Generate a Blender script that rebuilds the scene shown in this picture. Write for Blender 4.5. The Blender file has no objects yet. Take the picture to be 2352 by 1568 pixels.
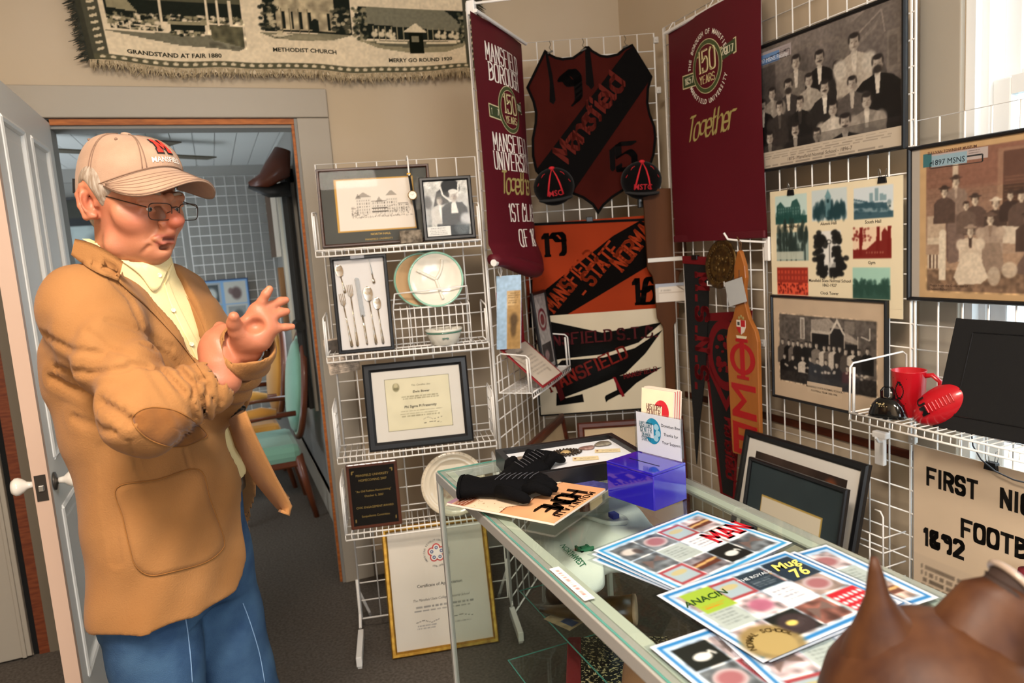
import bpy, bmesh, math, random
import numpy as np
from mathutils import Vector, Matrix
from mathutils.bvhtree import BVHTree
R = math.radians
sc = bpy.context.scene
COL = sc.collection
rnd = random.Random(7)
# ------------------------------------------------------------------ camera
CH, CP, CR, CF, TH = 1.5488, 0.1327, -0.0710, 1665.24, 0.3813
def _rz(x, y, z): return Vector((x*math.cos(TH)+y*math.sin(TH), -x*math.sin(TH)+y*math.cos(TH), z))
_f = (0, math.cos(CP), -math.sin(CP)); _u = (0, math.sin(CP), math.cos(CP)); _x = (1, 0, 0)
CAMX = _rz(*[math.cos(CR)*a+math.sin(CR)*b for a, b in zip(_x, _u)])
CAMU = _rz(*[-math.sin(CR)*a+math.cos(CR)*b for a, b in zip(_x, _u)])
CAMF = _rz(*_f)
CAMO = Vector((0, 0, CH))
cd = bpy.data.cameras.new('camera'); cam = bpy.data.objects.new('camera', cd); COL.objects.link(cam)
mw = Matrix((CAMX, CAMU, -CAMF)).transposed().to_4x4(); mw.translation = CAMO
cam.matrix_world = mw
cd.sensor_width = 36; cd.lens = CF/2352*36; cd.clip_start = .02
cd.dof.use_dof = True; cd.dof.focus_distance = 1.72; cd.dof.aperture_fstop = 4.5
sc.camera = cam
def at(px, py, D):                       # a point seen at px,py standing D metres in front of the camera
    return CAMO+(CAMX*((px-1176)/CF)+CAMU*((784-py)/CF)+CAMF)*D
# ------------------------------------------------------------------ world, daylight, lamps, exposure
sc.view_settings.view_transform = 'Standard'; sc.view_settings.look = 'None'
sc.view_settings.gamma = 1; sc.view_settings.use_curve_mapping = False
sc.view_settings.exposure = 0.05
sc.cycles.transparent_max_bounces = 32; sc.cycles.max_bounces = 10
wd = bpy.data.worlds.new('sky'); sc.world = wd; wd.use_nodes = True
bg = wd.node_tree.nodes['Background']; bg.inputs[0].default_value = (.83, .92, 1, 1); bg.inputs[1].default_value = 6.5
def area(name, loc, target, size, power, col, portal=False, size_y=None):
    l = bpy.data.lights.new(name, 'AREA'); l.energy = power; l.color = col; l.size = size
    if size_y: l.shape = 'RECTANGLE'; l.size_y = size_y
    if portal: l.cycles.is_portal = True
    o = bpy.data.objects.new(name, l); COL.objects.link(o); o.location = loc
    o.rotation_euler = (Vector(target)-Vector(loc)).to_track_quat('-Z', 'Y').to_euler()
    return o
area('ceiling_lamp_light', (-.35, .10, 2.93), (-.2, .9, 0), .6, 108, (1, .86, .72))
area('ceiling_lamp_light', (.35, -.9, 2.93), (.5, -.5, 0), .6, 50, (1, .86, .72))
area('window_daylight', (2.17, .95, 1.35), (0, .95, 1.2), 1.3, 1, (1, 1, 1), True, 1.9)
area('window_daylight', (.5, -2.47, 1.4), (.5, 0, 1.4), 1.6, 1, (1, 1, 1), True, 1.8)
area('window_daylight', (1.27, 5.2, 1.45), (0, 5.2, 1.4), 1.1, 1, (1, 1, 1), True, 1.7)
# ------------------------------------------------------------------ colours and materials
def lin(c):
    c = np.asarray(c, float); return np.where(c <= .04045, c/12.92, ((c+.055)/1.055)**2.4)
def hx(h):
    h = h.lstrip('#'); h = h if len(h) == 6 else ''.join(c+c for c in h); return tuple(int(h[i:i+2], 16)/255 for i in (0, 2, 4))
def rgba(h): return tuple(lin(hx(h) if isinstance(h, str) else h))+(1,)
MATS = {}
def mat(name, col, rough=.6, metal=0, var=None, vs=8, vd=3, bump=0, bs=200, spec=.4, stretch=None, sheen=0, coat=0, sss=0):
    """principled surface; var = second colour mixed in by noise of scale vs, bump = fine noise relief"""
    if name in MATS: return MATS[name]
    m = bpy.data.materials.new(name); m.use_nodes = True; nt = m.node_tree; b = nt.nodes['Principled BSDF']
    b.inputs['Base Color'].default_value = rgba(col); b.inputs['Roughness'].default_value = rough
    b.inputs['Metallic'].default_value = metal; b.inputs['Specular IOR Level'].default_value = spec
    if sheen: b.inputs['Sheen Weight'].default_value = sheen
    if coat: b.inputs['Coat Weight'].default_value = coat; b.inputs['Coat Roughness'].default_value = .08
    if sss:
        b.inputs['Subsurface Weight'].default_value = sss; b.inputs['Subsurface Radius'].default_value = (.012, .004, .002); b.inputs['Subsurface Scale'].default_value = .6
    tc = nt.nodes.new('ShaderNodeTexCoord'); src = tc.outputs['Object']
    if stretch:
        mp = nt.nodes.new('ShaderNodeMapping'); mp.inputs['Scale'].default_value = stretch; nt.links.new(src, mp.inputs[0]); src = mp.outputs[0]
    if var:
        n = nt.nodes.new('ShaderNodeTexNoise'); n.inputs['Scale'].default_value = vs; n.inputs['Detail'].default_value = vd
        nt.links.new(src, n.inputs['Vector'])
        mx = nt.nodes.new('ShaderNodeMix'); mx.data_type = 'RGBA'
        mx.inputs['A'].default_value = rgba(col); mx.inputs['B'].default_value = rgba(var)
        rp = nt.nodes.new('ShaderNodeMapRange'); rp.inputs[1].default_value = .35; rp.inputs[2].default_value = .65
        nt.links.new(n.outputs['Fac'], rp.inputs[0]); nt.links.new(rp.outputs[0], mx.inputs['Factor'])
        nt.links.new(mx.outputs['Result'], b.inputs['Base Color'])
    if bump:
        n2 = nt.nodes.new('ShaderNodeTexNoise'); n2.inputs['Scale'].default_value = bs; n2.inputs['Detail'].default_value = 3
        nt.links.new(src, n2.inputs['Vector'])
        bp = nt.nodes.new('ShaderNodeBump'); bp.inputs['Strength'].default_value = bump; bp.inputs['Distance'].default_value = .002
        nt.links.new(n2.outputs['Fac'], bp.inputs['Height']); nt.links.new(bp.outputs[0], b.inputs['Normal'])
    MATS[name] = m
    return m
def colmat(name, rough=.6, spec=.3, bump=0, bs=300, coat=0, sss=0):
    """surface whose printed or dyed colours come from the mesh's colour attribute"""
    if name in MATS: return MATS[name]
    m = mat(name, '#808080', rough, spec=spec, bump=bump, bs=bs, coat=coat, sss=sss); nt = m.node_tree
    a = nt.nodes.new('ShaderNodeAttribute'); a.attribute_name = 'Col'
    nt.links.new(a.outputs['Color'], nt.nodes['Principled BSDF'].inputs['Base Color'])
    return m
def glassmat(name, tint='#ffffff', refl=1.0, clear=1.0):
    if name in MATS: return MATS[name]
    m = bpy.data.materials.new(name); m.use_nodes = True; nt = m.node_tree; nt.nodes.clear()
    o = nt.nodes.new('ShaderNodeOutputMaterial'); mx = nt.nodes.new('ShaderNodeMixShader')
    t = nt.nodes.new('ShaderNodeBsdfTransparent'); t.inputs[0].default_value = rgba(tint)
    g = nt.nodes.new('ShaderNodeBsdfGlossy'); g.inputs['Roughness'].default_value = .02
    fr = nt.nodes.new('ShaderNodeFresnel'); fr.inputs[0].default_value = 1.48
    ml = nt.nodes.new('ShaderNodeMath'); ml.operation = 'MULTIPLY'; ml.inputs[1].default_value = refl
    geo = nt.nodes.new('ShaderNodeNewGeometry'); inv = nt.nodes.new('ShaderNodeMath'); inv.operation = 'SUBTRACT'; inv.inputs[0].default_value = 1; m2 = nt.nodes.new('ShaderNodeMath'); m2.operation = 'MULTIPLY'
    nt.links.new(geo.outputs['Backfacing'], inv.inputs[1]); nt.links.new(fr.outputs[0], ml.inputs[0]); nt.links.new(ml.outputs[0], m2.inputs[0]); nt.links.new(inv.outputs[0], m2.inputs[1]); nt.links.new(m2.outputs[0], mx.inputs[0])
    nt.links.new(t.outputs[0], mx.inputs[1]); nt.links.new(g.outputs[0], mx.inputs[2]); nt.links.new(mx.outputs[0], o.inputs[0])
    MATS[name] = m
    return m
PAINT = mat('grey_green_trim_paint', '#a39a8c', .5, bump=.12, bs=40)
WALL = mat('beige_wall_paint', '#c2b19a', .8, var='#bba98f', vs=1.5, bump=.08, bs=120)
WHITE = mat('white_coated_wire', '#e9e6e2', .35)
BLACKF = mat('black_frame_lacquer', '#141416', .35, bump=.1, bs=80)
WALN = mat('dark_walnut', '#4a2a1c', .4, var='#33190f', vs=14, stretch=(1, 1, 9))
MAHOG = mat('mahogany', '#542514', .4, var='#3f190d', vs=12, stretch=(1, 1, 6))
GOLD = mat('gold_leaf', '#c8993e', .35, .75, var='#a5762a', vs=40)
PRINT = colmat('printed_paper', .55)
GLOSSP = colmat('glossy_print', .22, .45)
CLOTH = colmat('dyed_felt', .95, .05, .4, 500)
FGLASS = glassmat('picture_glass', '#fafafa', .07)
CGLASS = glassmat('case_glass', '#f7fbf9', .85)
ACRYL = glassmat('clear_acrylic', '#f4f6f8', 1.2)
BLACKP = mat('black_plastic', '#101012', .3)
STEEL = mat('bright_steel', '#b9b9b6', .25, .9)
BRASS = mat('brass', '#a8843c', .35, .9)
ALU = mat('aluminium_trim', '#cfcdc8', .35, .6)
PAPER = mat('cream_paper', '#e6dcc4', .8)
# ------------------------------------------------------------------ mesh building
class MB:
    def __init__(s): s.v = []; s.f = []; s.c = []; s.T = None
    def add(s, vs, fs, col=None):
        n = len(s.v)
        if s.T is not None: vs = [s.T @ Vector(p) for p in vs]
        s.v += [tuple(p) for p in vs]; s.f += [tuple(n+i for i in f) for f in fs]
        s.c += [rgba(col) if col is not None else (.5, .5, .5, 1)]*len(vs)
        return s
    def box(s, x0, x1, y0, y1, z0, z1, col=None, bev=0):
        b = min(bev, (x1-x0)*.45, (y1-y0)*.45, (z1-z0)*.45)
        if b <= 0:
            return s.add([(x, y, z) for x in (x0, x1) for y in (y0, y1) for z in (z0, z1)],
                         [(0, 1, 3, 2), (4, 6, 7, 5), (0, 4, 5, 1), (2, 3, 7, 6), (0, 2, 6, 4), (1, 5, 7, 3)], col)
        bm = bmesh.new(); bmesh.ops.create_cube(bm, size=1)
        for q in bm.verts: q.co = Vector(((x0+x1)/2+q.co.x*(x1-x0), (y0+y1)/2+q.co.y*(y1-y0), (z0+z1)/2+q.co.z*(z1-z0)))
        bmesh.ops.bevel(bm, geom=bm.edges[:], offset=b, segments=2, affect='EDGES', profile=.5)
        bm.verts.index_update()
        s.add([q.co.copy() for q in bm.verts], [[q.index for q in f.verts] for f in bm.faces], col); bm.free(); return s
    def tube(s, pts, r, n=8, col=None, closed=False, cap=True, flat=1):
        P = [Vector(p) for p in pts]; m = len(P); rr = r if hasattr(r, '__len__') else [r]*m
        vs = []; up = None
        for i, p in enumerate(P):
            a = P[i-1] if (i or closed) else p; b = P[(i+1) % m] if (i < m-1 or closed) else p
            t = (b-a)
            if t.length < 1e-9: t = Vector((0, 0, 1))
            t.normalize()
            if up is None: up = t.orthogonal().normalized()
            up = (up-t*up.dot(t))
            up = up.normalized() if up.length > 1e-6 else t.orthogonal().normalized()
            w = t.cross(up)
            for k in range(n):
                q = 2*math.pi*k/n
                vs.append(p+(up*math.cos(q)+w*math.sin(q)*flat)*rr[i])
        fs = []
        for i in range(m if closed else m-1):
            j = (i+1) % m
            for k in range(n): fs.append((i*n+k, i*n+(k+1) % n, j*n+(k+1) % n, j*n+k))
        if cap and not closed: fs += [tuple(range(n-1, -1, -1)), tuple((m-1)*n+k for k in range(n))]
        return s.add(vs, fs, col)
    def lathe(s, prof, n=32, col=None, T=None, cap=True):
        vs = []; m = len(prof)
        for r, z in prof:
            for k in range(n):
                q = 2*math.pi*k/n; vs.append(Vector((r*math.cos(q), r*math.sin(q), z)))
        if T is not None: vs = [T @ p for p in vs]
        fs = [(i*n+k, i*n+(k+1) % n, (i+1)*n+(k+1) % n, (i+1)*n+k) for i in range(m-1) for k in range(n)]
        if cap: fs += [tuple(range(n-1, -1, -1)), tuple((m-1)*n+k for k in range(n))]
        return s.add(vs, fs, col)
    def prism(s, poly, y0, y1, col=None):
        """(x,z) outline, thickness along y, y0 the front"""
        n = len(poly); vs = [(x, y0, z) for x, z in poly]+[(x, y1, z) for x, z in poly]
        return s.add(vs, [tuple(range(n)), tuple(range(2*n-1, n-1, -1))]+[(i, n+i, n+(i+1) % n, (i+1) % n) for i in range(n)], col)
    def slab(s, poly, z0, z1, col=None):
        n = len(poly); vs = [(x, y, z1) for x, y in poly]+[(x, y, z0) for x, y in poly]
        return s.add(vs, [tuple(range(n)), tuple(range(2*n-1, n-1, -1))]+[(i, n+i, n+(i+1) % n, (i+1) % n) for i in range(n)], col)
    def loft(s, rings, col=None, cap=True, closed=True):
        n = len(rings[0]); vs = [p for r in rings for p in r]
        fs = [(i*n+k, i*n+(k+1) % n, (i+1)*n+(k+1) % n, (i+1)*n+k) for i in range(len(rings)-1) for k in range(n if closed else n-1)]
        if cap and closed: fs += [tuple(range(n-1, -1, -1)), tuple((len(rings)-1)*n+k for k in range(n))]
        return s.add(vs, fs, col)
    def ball(s, c, r, n=14, col=None, T=None):
        rx, ry, rz = r if hasattr(r, '__len__') else (r, r, r); m = n//2+1
        vs = []; fs = []
        for i in range(m+1):
            a = math.pi*i/m
            for k in range(n):
                q = 2*math.pi*k/n; p = Vector((rx*math.sin(a)*math.cos(q), ry*math.sin(a)*math.sin(q), rz*math.cos(a)))
                vs.append((T @ p if T is not None else p)+Vector(c))
        for i in range(m):
            for k in range(n): fs.append((i*n+k, (i+1)*n+k, (i+1)*n+(k+1) % n, i*n+(k+1) % n))
        return s.add(vs, fs, col)
    def build(s, name, m, parent=None, smooth=False, bev=0, sub=0, warp=None, solid=0):
        me = bpy.data.meshes.new(name)
        v = np.array(s.v, np.float32).reshape(-1, 3)
        if warp is not None: v = warp(v)
        me.from_pydata(v.tolist(), [], s.f); me.validate()
        if m is not None: me.materials.append(m)
        if m is not None and any(n.type == 'ATTRIBUTE' for n in m.node_tree.nodes) and len(me.vertices) == len(s.c):
            a = me.color_attributes.new('Col', 'FLOAT_COLOR', 'POINT'); a.data.foreach_set('color', np.array(s.c, np.float32).ravel())
        bm = bmesh.new(); bm.from_mesh(me); bmesh.ops.recalc_face_normals(bm, faces=bm.faces); bm.to_mesh(me); bm.free()
        o = bpy.data.objects.new(name, me); COL.objects.link(o)
        if parent is not None: o.parent = parent
        if smooth: me.polygons.foreach_set('use_smooth', [True]*len(me.polygons))
        if solid: q = o.modifiers.new('thickness', 'SOLIDIFY'); q.thickness = solid; q.offset = 0
        if bev: q = o.modifiers.new('bevel', 'BEVEL'); q.width = bev; q.segments = 2; q.limit_method = 'ANGLE'
        if sub: q = o.modifiers.new('sub', 'SUBSURF'); q.levels = q.render_levels = sub
        return o
def tag(o, label=None, cat=None, group=None, kind=None):
    for k, v in (('label', label), ('category', cat), ('group', group), ('kind', kind)):
        if v: o[k] = v
    return o
def thing(name, label, cat, loc=(0, 0, 0), rz=0, group=None, rot=None, M=None):
    o = bpy.data.objects.new(name, None); COL.objects.link(o); o.empty_display_size = .05
    if M is not None: o.matrix_world = M
    else: o.location = loc; o.rotation_euler = rot if rot else (0, 0, rz)
    return tag(o, label, cat, group)
def struct(name, mb, m, **k): return tag(mb.build(name, m, **k), kind='structure')
# display panels: origin, heading, top height (metres, room axes)
PANELS = dict(P1=(.4016, 2.8704, -.2247, 1.8988), P2=(.9946, 2.6861, .8489, 2.449), P3=(1.4061, 3.1547, -.3975, 2.451),
              P4=(1.966, 2.828, -1.598, 2.45), P5=(1.9486, 2.202, -1.5482, 2.44), P6=(1.9735, 1.5858, -1.5753, 1.8263),
              WA=(0, 3.4125, 0, 3), WB=(2.0915, 3.4125, -math.pi/2, 3))
def on(pl, s, z, off=0):
    x, y, h, t = PANELS[pl]
    return (x+s*math.cos(h)-off*math.sin(h), y+s*math.sin(h)+off*math.cos(h), z), h
# ------------------------------------------------------------------ printed art: a fine coloured grid plus crisp lettering
_TX = {}
def text_poly(t, bold=0, shear=0):
    k = (t, bold, shear)
    if k not in _TX:
        cu = bpy.data.curves.new('t', 'FONT'); cu.body = t; cu.size = 1; cu.offset = bold; cu.shear = shear; cu.resolution_u = 2; cu.align_x = 'CENTER'
        o = bpy.data.objects.new('t', cu); me = bpy.data.meshes.new_from_object(o)
        v = np.array([p.co[:2] for p in me.vertices], float).reshape(-1, 2); f = [tuple(p.vertices) for p in me.polygons]
        bpy.data.objects.remove(o); bpy.data.curves.remove(cu); bpy.data.meshes.remove(me)
        _TX[k] = (v, f)
    return _TX[k]
# pen-stroke letters on a 4 x 6 grid: strokes are digit pairs, '~' smooths a stroke
SF = dict(A='002640 1232', B='0006 ~062645341303 ~033443411000', C='~4534261603010010304142', D='0006 ~062645414130200', E='460600 40 0333 0040', F='460600 0333',
          G='~4526160503011030414243 2343', H='0006 4046 0343', I='2026', J='~36311000102', K='0006 4603 1440', L='060040', M='0006224640', N='00064046',
          O='~2616050110304145362616', P='0006 ~0626454434232303', Q='~26160501103041453626 2240', R='0006 ~062645443303 2340', S='~45362616050413334241301001', T='0646 2026',
          U='~06011030414146', V='062046', W='0610243046', X='0046 0640', Y='062346 2320', Z='06460040')
SF.update({'1': '152620', '5': '460603 ~0324344342413020100001', '2': '~050626364544430100 0040', '3': '~0516263645443323 ~23334342413020100001', '4': '36024242 3630', '7': '0646 462010', '8': '~26160504132231424130201001021324353626', '9': '~4444241505162636454441301', '6': '~45362615010020304143341303', '0': '~1605011030414536 16', '2': '~0516364544001 0040'})
SF['-'] = '1333'; SF['.'] = '1020'; SF['~'] = '~03143233'
SF.update(a='~044433 4440 ~43231202102042', n='0004 ~0324344340', s='~443414032332414030100', f='~4636252010 0434', i='2420 2526', e='02424334140301103041', l='161020', d='4640 ~4434140301103041',
          o='~24140301103041433424', g='~4434140301103041 ~44404', t='1510 ~101030 0434', h='0600 ~0324344340', r='0004 ~03143444')
SF['s'] = '~4434140323333241301001'; SF['g'] = '~443414030211314244 444'; SF['t'] = '1611203041 0434'
def strokes(ch):
    out = []
    for st in SF.get(ch, '').split():
        sm = st[0] == '~'; st = st.lstrip('~')
        p = [(int(st[i]), int(st[i+1])) for i in range(0, len(st)-1, 2)]
        if len(p) == 1: continue
        if sm and len(p) > 2:
            q = [p[0]]+p+[p[-1]]; r = []
            for i in range(1, len(q)-2):
                for t in (0, .33, .66):
                    a, b, c, d = [np.array(q[i+k], float) for k in (-1, 0, 1, 2)]
                    r.append(tuple(.5*((2*b)+(-a+c)*t+(2*a-5*b+4*c-d)*t*t+(-a+3*b-3*c+d)*t**3)))
            p = r+[p[-1]]
        out.append(p)
    return out
def hull(pts):
    pts = sorted(set((round(a, 5), round(b, 5)) for a, b in pts))
    def half(ps):
        h = []
        for p in ps:
            while len(h) > 1 and (h[-1][0]-h[-2][0])*(p[1]-h[-2][1])-(h[-1][1]-h[-2][1])*(p[0]-h[-2][0]) <= 0: h.pop()
            h.append(p)
        return h
    a, b = half(pts), half(pts[::-1]); return a[:-1]+b[:-1]
def pen_poly(t, w=.16, th=.05, ang=0, asp=.62, serif=0, space=.3, shear=0):
    """lettering drawn with a broad pen; unit cap height; returns verts, faces centred on x"""
    V = []; F = []; x = 0; c, s = math.cos(ang), math.sin(ang)
    nib = [(a*w/2*c-b*th/2*s, a*w/2*s+b*th/2*c) for a in (-1, 1) for b in (-1, 1)]
    for ch in t:
        if ch == ' ': x += asp*.6; continue
        k = 1.18 if ch in 'MW' else .8 if ch in 'ft' else 1; sx = asp*k/4
        adv, ox = {'I': (1.2, -1.4), '1': (1.6, -.7), '.': (1, -.8), 'i': (1.2, -1.4), 'l': (1.8, -1), '-': (3, -.5)}.get(ch, (4, 0)); k = k*adv/4
        for p in strokes(ch):
            q = [(x+(a+ox)*sx, b/6) for a, b in p]
            for (a, b), (d, e) in zip(q, q[1:]):
                h = hull([(a+i, b+j) for i, j in nib]+[(d+i, e+j) for i, j in nib])
                F.append(tuple(range(len(V), len(V)+len(h)))); V += h
            if serif:
                for (a, b), (d, e) in ((q[0], q[1]), (q[-1], q[-2])):
                    if (b < .02 or b > .98) and abs(e-b) > .12:
                        F.append(tuple(range(len(V), len(V)+4))); z = th/2
                        V += [(a-w/2-serif, b-z), (a+w/2+serif, b-z), (a+w/2+serif, b+z), (a-w/2-serif, b+z)]
        x += asp*k+space*asp
    V = np.array(V, float).reshape(-1, 2); V[:, 0] -= (x-space*asp)/2
    V[:, 0] += shear*V[:, 1]
    return V, F
class Art:
    """print of w x h metres; u,v run 0..1 from the lower left; colours are display hex"""
    def __init__(s, w, h, bg, res=.0025):
        s.w, s.h = w, h; s.nx = max(2, int(w/res)); s.ny = max(2, int(h/res)); s.a = np.zeros((s.ny, s.nx, 3)); s.a[:] = hx(bg)
        s.ov = []; s.rng = np.random.default_rng(int(w*1e4+h*1e3)); s.lay = 1
        s.U, s.V = np.meshgrid(np.linspace(0, 1, s.nx), np.linspace(0, 1, s.ny))
    def _win(s, u0, v0, u1, v1):
        i0 = max(0, int(v0*(s.ny-1))-1); i1 = min(s.ny, int(v1*(s.ny-1))+3); j0 = max(0, int(u0*(s.nx-1))-1); j1 = min(s.nx, int(u1*(s.nx-1))+3)
        return (slice(i0, max(i0, i1)), slice(j0, max(j0, j1)))
    def put(s, W, m, c, a=1):
        c = np.array(hx(c)) if isinstance(c, str) else np.asarray(c); k = (np.clip(m, 0, 1)*a)[..., None]; s.a[W] = s.a[W]*(1-k)+c*k; return s
    def rect(s, u0, v0, u1, v1, c, a=1):
        W = s._win(u0, v0, u1, v1); U, V = s.U[W], s.V[W]; return s.put(W, ((U >= u0) & (U <= u1) & (V >= v0) & (V <= v1)).astype(float), c, a)
    def ell(s, u, v, ru, rv, c, a=1, soft=.15):
        W = s._win(u-ru*1.3, v-rv*1.3, u+ru*1.3, v+rv*1.3); d = np.hypot((s.U[W]-u)/ru, (s.V[W]-v)/rv); return s.put(W, (1+soft/2-d)/soft, c, a)
    def poly(s, pts, c, a=1):
        p = np.array(pts, float); W = s._win(p[:, 0].min(), p[:, 1].min(), p[:, 0].max(), p[:, 1].max()); U, V = s.U[W], s.V[W]; m = np.zeros(U.shape, bool)
        for (x0, y0), (x1, y1) in zip(p, np.roll(p, -1, 0)):
            if y0 != y1: m ^= ((V >= min(y0, y1)) & (V < max(y0, y1))) & (U < x0+(V-y0)*(x1-x0)/(y1-y0))
        return s.put(W, m.astype(float), c, a)
    def line(s, pts, w, c, a=1):
        k = s.w/s.h
        for (x0, y0), (x1, y1) in zip(pts, pts[1:]):
            dx, dy = (x1-x0)*k, y1-y0; l = math.hypot(dx, dy) or 1; nx, ny = -dy/l*w/2/k, dx/l*w/2
            s.poly([(x0+nx, y0+ny), (x1+nx, y1+ny), (x1-nx, y1-ny), (x0-nx, y0-ny)], c, a)
        return s
    def noise(s, amp, n=40, box=(0, 0, 1, 1), c=None, mul=True):
        W = s._win(*box); h, w = s.a[W].shape[:2]
        if not h or not w: return s
        gy, gx = max(2, int(n*s.h/s.w*(box[3]-box[1]))+2), max(2, int(n*(box[2]-box[0]))+2)
        g = s.rng.random((gy, gx))-.5; yy = np.linspace(0, gy-1.001, h); xx = np.linspace(0, gx-1.001, w); iy, ix = yy.astype(int), xx.astype(int); fy, fx = (yy-iy)[:, None], (xx-ix)[None]
        q = (g[iy][:, ix]*(1-fy)*(1-fx)+g[iy+1][:, ix]*fy*(1-fx)+g[iy][:, ix+1]*(1-fy)*fx+g[iy+1][:, ix+1]*fy*fx)[..., None]
        s.a[W] = np.clip(s.a[W]*(1+q*amp) if mul else s.a[W]+q*amp, 0, 1); return s
    def grad(s, c0, c1, box=(0, 0, 1, 1), a=1, hor=False):
        W = s._win(*box); t = ((s.U[W]-box[0])/(box[2]-box[0]) if hor else (s.V[W]-box[1])/(box[3]-box[1]))[..., None].clip(0, 1)
        s.a[W] = s.a[W]*(1-a)+(np.array(hx(c0))*(1-t)+np.array(hx(c1))*t)*a; return s
    def blur(s, n=1):
        for _ in range(n):
            for ax in (0, 1):
                p = np.pad(s.a, [(1, 1) if k == ax else (0, 0) for k in range(3)], 'edge'); n0 = s.a.shape[ax]
                s.a = (np.take(p, range(n0), ax)+2*np.take(p, range(1, n0+1), ax)+np.take(p, range(2, n0+2), ax))/4
        return s
    def scrib(s, u0, v0, u1, v1, n, c, a=.7, fill=.8, h=.45):
        """n lines of small unreadable print"""
        dv = (v1-v0)/n; r = random.Random(int(u0*997+v0*331))
        for i in range(n):
            u = u0+(u1-u0)*r.uniform(0, .06); e = u1-(u1-u0)*r.uniform(0, (1-fill))
            while u < e:
                w = (u1-u0)*r.uniform(.03, .12); s.rect(u, v1-dv*(i+.5+h/2), min(e, u+w), v1-dv*(i+.5-h/2), c, a*r.uniform(.6, 1)); u += w+(u1-u0)*.02
        return s
    def over(s, V, F, c, lay=None): s.ov.append((np.asarray(V, float), F, c, lay or s.lay)); return s
    def shape(s, pts, c, lay=None):   # crisp flat shape in metres from the lower left
        return s.over(pts, [tuple(range(len(pts)))], c, lay)
    def text(s, t, u, v, size, c, rot=0, sx=1, bold=0, shear=0, pen=None, lay=None, serif=None):
        V, F = pen_poly(t, **pen) if pen is not None else text_poly(t, bold, shear)
        if not len(V): return s
        V = V*np.array([size*sx, size]); ca, sa = math.cos(rot), math.sin(rot)
        V = V @ np.array([[ca, sa], [-sa, ca]])+np.array([u*s.w, v*s.h]); return s.over(V, F, c, (lay or s.lay+1))
    def arc(s, t, u, v, rad, a0, a1, size, c, inside=False, bold=.01, sx=1, ry=1):
        n = len(t)
        for i, ch in enumerate(t):
            if ch == ' ': continue
            a = R(a0+(a1-a0)*i/max(1, n-1)); rot = a-math.pi/2 if not inside else a+math.pi/2
            V, F = text_poly(ch, bold); V = V*np.array([size*sx, size])
            if inside: V = V-np.array([0, 0])
            ca, sa = math.cos(rot), math.sin(rot); V = V @ np.array([[ca, sa], [-sa, ca]])+np.array([u*s.w+rad*math.cos(a), v*s.h+rad*ry*math.sin(a)]); s.over(V, F, c, s.lay+1)
        return s
    def build(s, name, m=None, parent=None, y=0, x0=None, z0=0, warp=None, eps=.00035, flat=False, thick=0):
        """stands in the x-z plane facing -y, centred on x (or lies in x-y facing +z when flat)"""
        X0 = -s.w/2 if x0 is None else x0
        vx = np.stack([s.U.ravel()*s.w, s.V.ravel()*s.h, np.zeros(s.nx*s.ny)], 1); idx = np.arange(s.nx*s.ny).reshape(s.ny, s.nx)
        q = np.stack([idx[:-1, :-1], idx[:-1, 1:], idx[1:, 1:], idx[1:, :-1]], -1).reshape(-1, 4)
        loops = [q.ravel()]; cnt = [np.full(len(q), 4)]; cols = [lin(s.a.reshape(-1, 3))]; vs = [vx]; n = len(vx)
        for V, F, c, lay in s.ov:
            vs.append(np.column_stack([V, np.full(len(V), lay*eps)])); cols.append(np.tile(lin(hx(c)), (len(V), 1)))
            loops.append(np.concatenate([np.array(f) for f in F])+n); cnt.append(np.array([len(f) for f in F])); n += len(V)
        v = np.concatenate(vs); L = np.concatenate(loops); Cn = np.concatenate(cnt)
        v = np.column_stack([v[:, 0]+X0, v[:, 1]+z0, v[:, 2]+y]) if flat else np.column_stack([v[:, 0]+X0, y-v[:, 2], v[:, 1]+z0])
        if warp is not None: v = warp(v)
        me = bpy.data.meshes.new(name); me.vertices.add(len(v)); me.vertices.foreach_set('co', v.astype(np.float32).ravel())
        me.loops.add(len(L)); me.loops.foreach_set('vertex_index', L.astype(np.int32)); me.polygons.add(len(Cn))
        me.polygons.foreach_set('loop_start', (np.cumsum(Cn)-Cn).astype(np.int32)); me.update(calc_edges=True); me.validate()
        a = me.color_attributes.new('Col', 'FLOAT_COLOR', 'POINT'); cc = np.column_stack([np.concatenate(cols), np.ones(len(v))])
        a.data.foreach_set('color', cc.astype(np.float32).ravel()); me.materials.append(m or PRINT)
        if warp is not None: me.polygons.foreach_set('use_smooth', np.ones(len(me.polygons), bool))
        o = bpy.data.objects.new(name, me); COL.objects.link(o)
        if parent is not None: o.parent = parent
        if thick: k = o.modifiers.new('thickness', 'SOLIDIFY'); k.thickness = thick; k.offset = -1
        return o
# ------------------------------------------------------------------ the room
CARPET = mat('charcoal_carpet', '#665f58', .95, var='#524c46', vs=90, bump=.8, bs=700, spec=.1)
COOLW = mat('cool_grey_wall_paint', '#8a8883', .7, bump=.08, bs=60)
DOORP = mat('pale_door_paint', '#e2e2df', .42, bump=.06, bs=30)
ORANGE = mat('bare_orange_wood_edge', '#b5682a', .6, var='#94501c', vs=18, stretch=(1, 1, 6))
WHITEP = mat('white_window_paint', '#e4e6e6', .4)
WY, WX, XL, YB = 3.4125, 2.0915, -1.25, -2.4
b = MB(); b.box(XL-.2, WX+.2, YB-.2, 8.2, -.06, 0); struct('floor', b, CARPET)
b = MB(); b.box(XL-.2, WX+.2, YB-.2, WY+.06, 3.0, 3.06); struct('ceiling', b, mat('ceiling_paint', '#d6d0c4', .8))
b = MB()                                    # back wall with the doorway
b.box(XL-.1, -.56, WY, WY+.13, 0, 3); b.box(.445, WX+.1, WY, WY+.13, 0, 3); b.box(-.56, .445, WY, WY+.13, 2.195, 3)
struct('wall_back', b, WALL)
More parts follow.
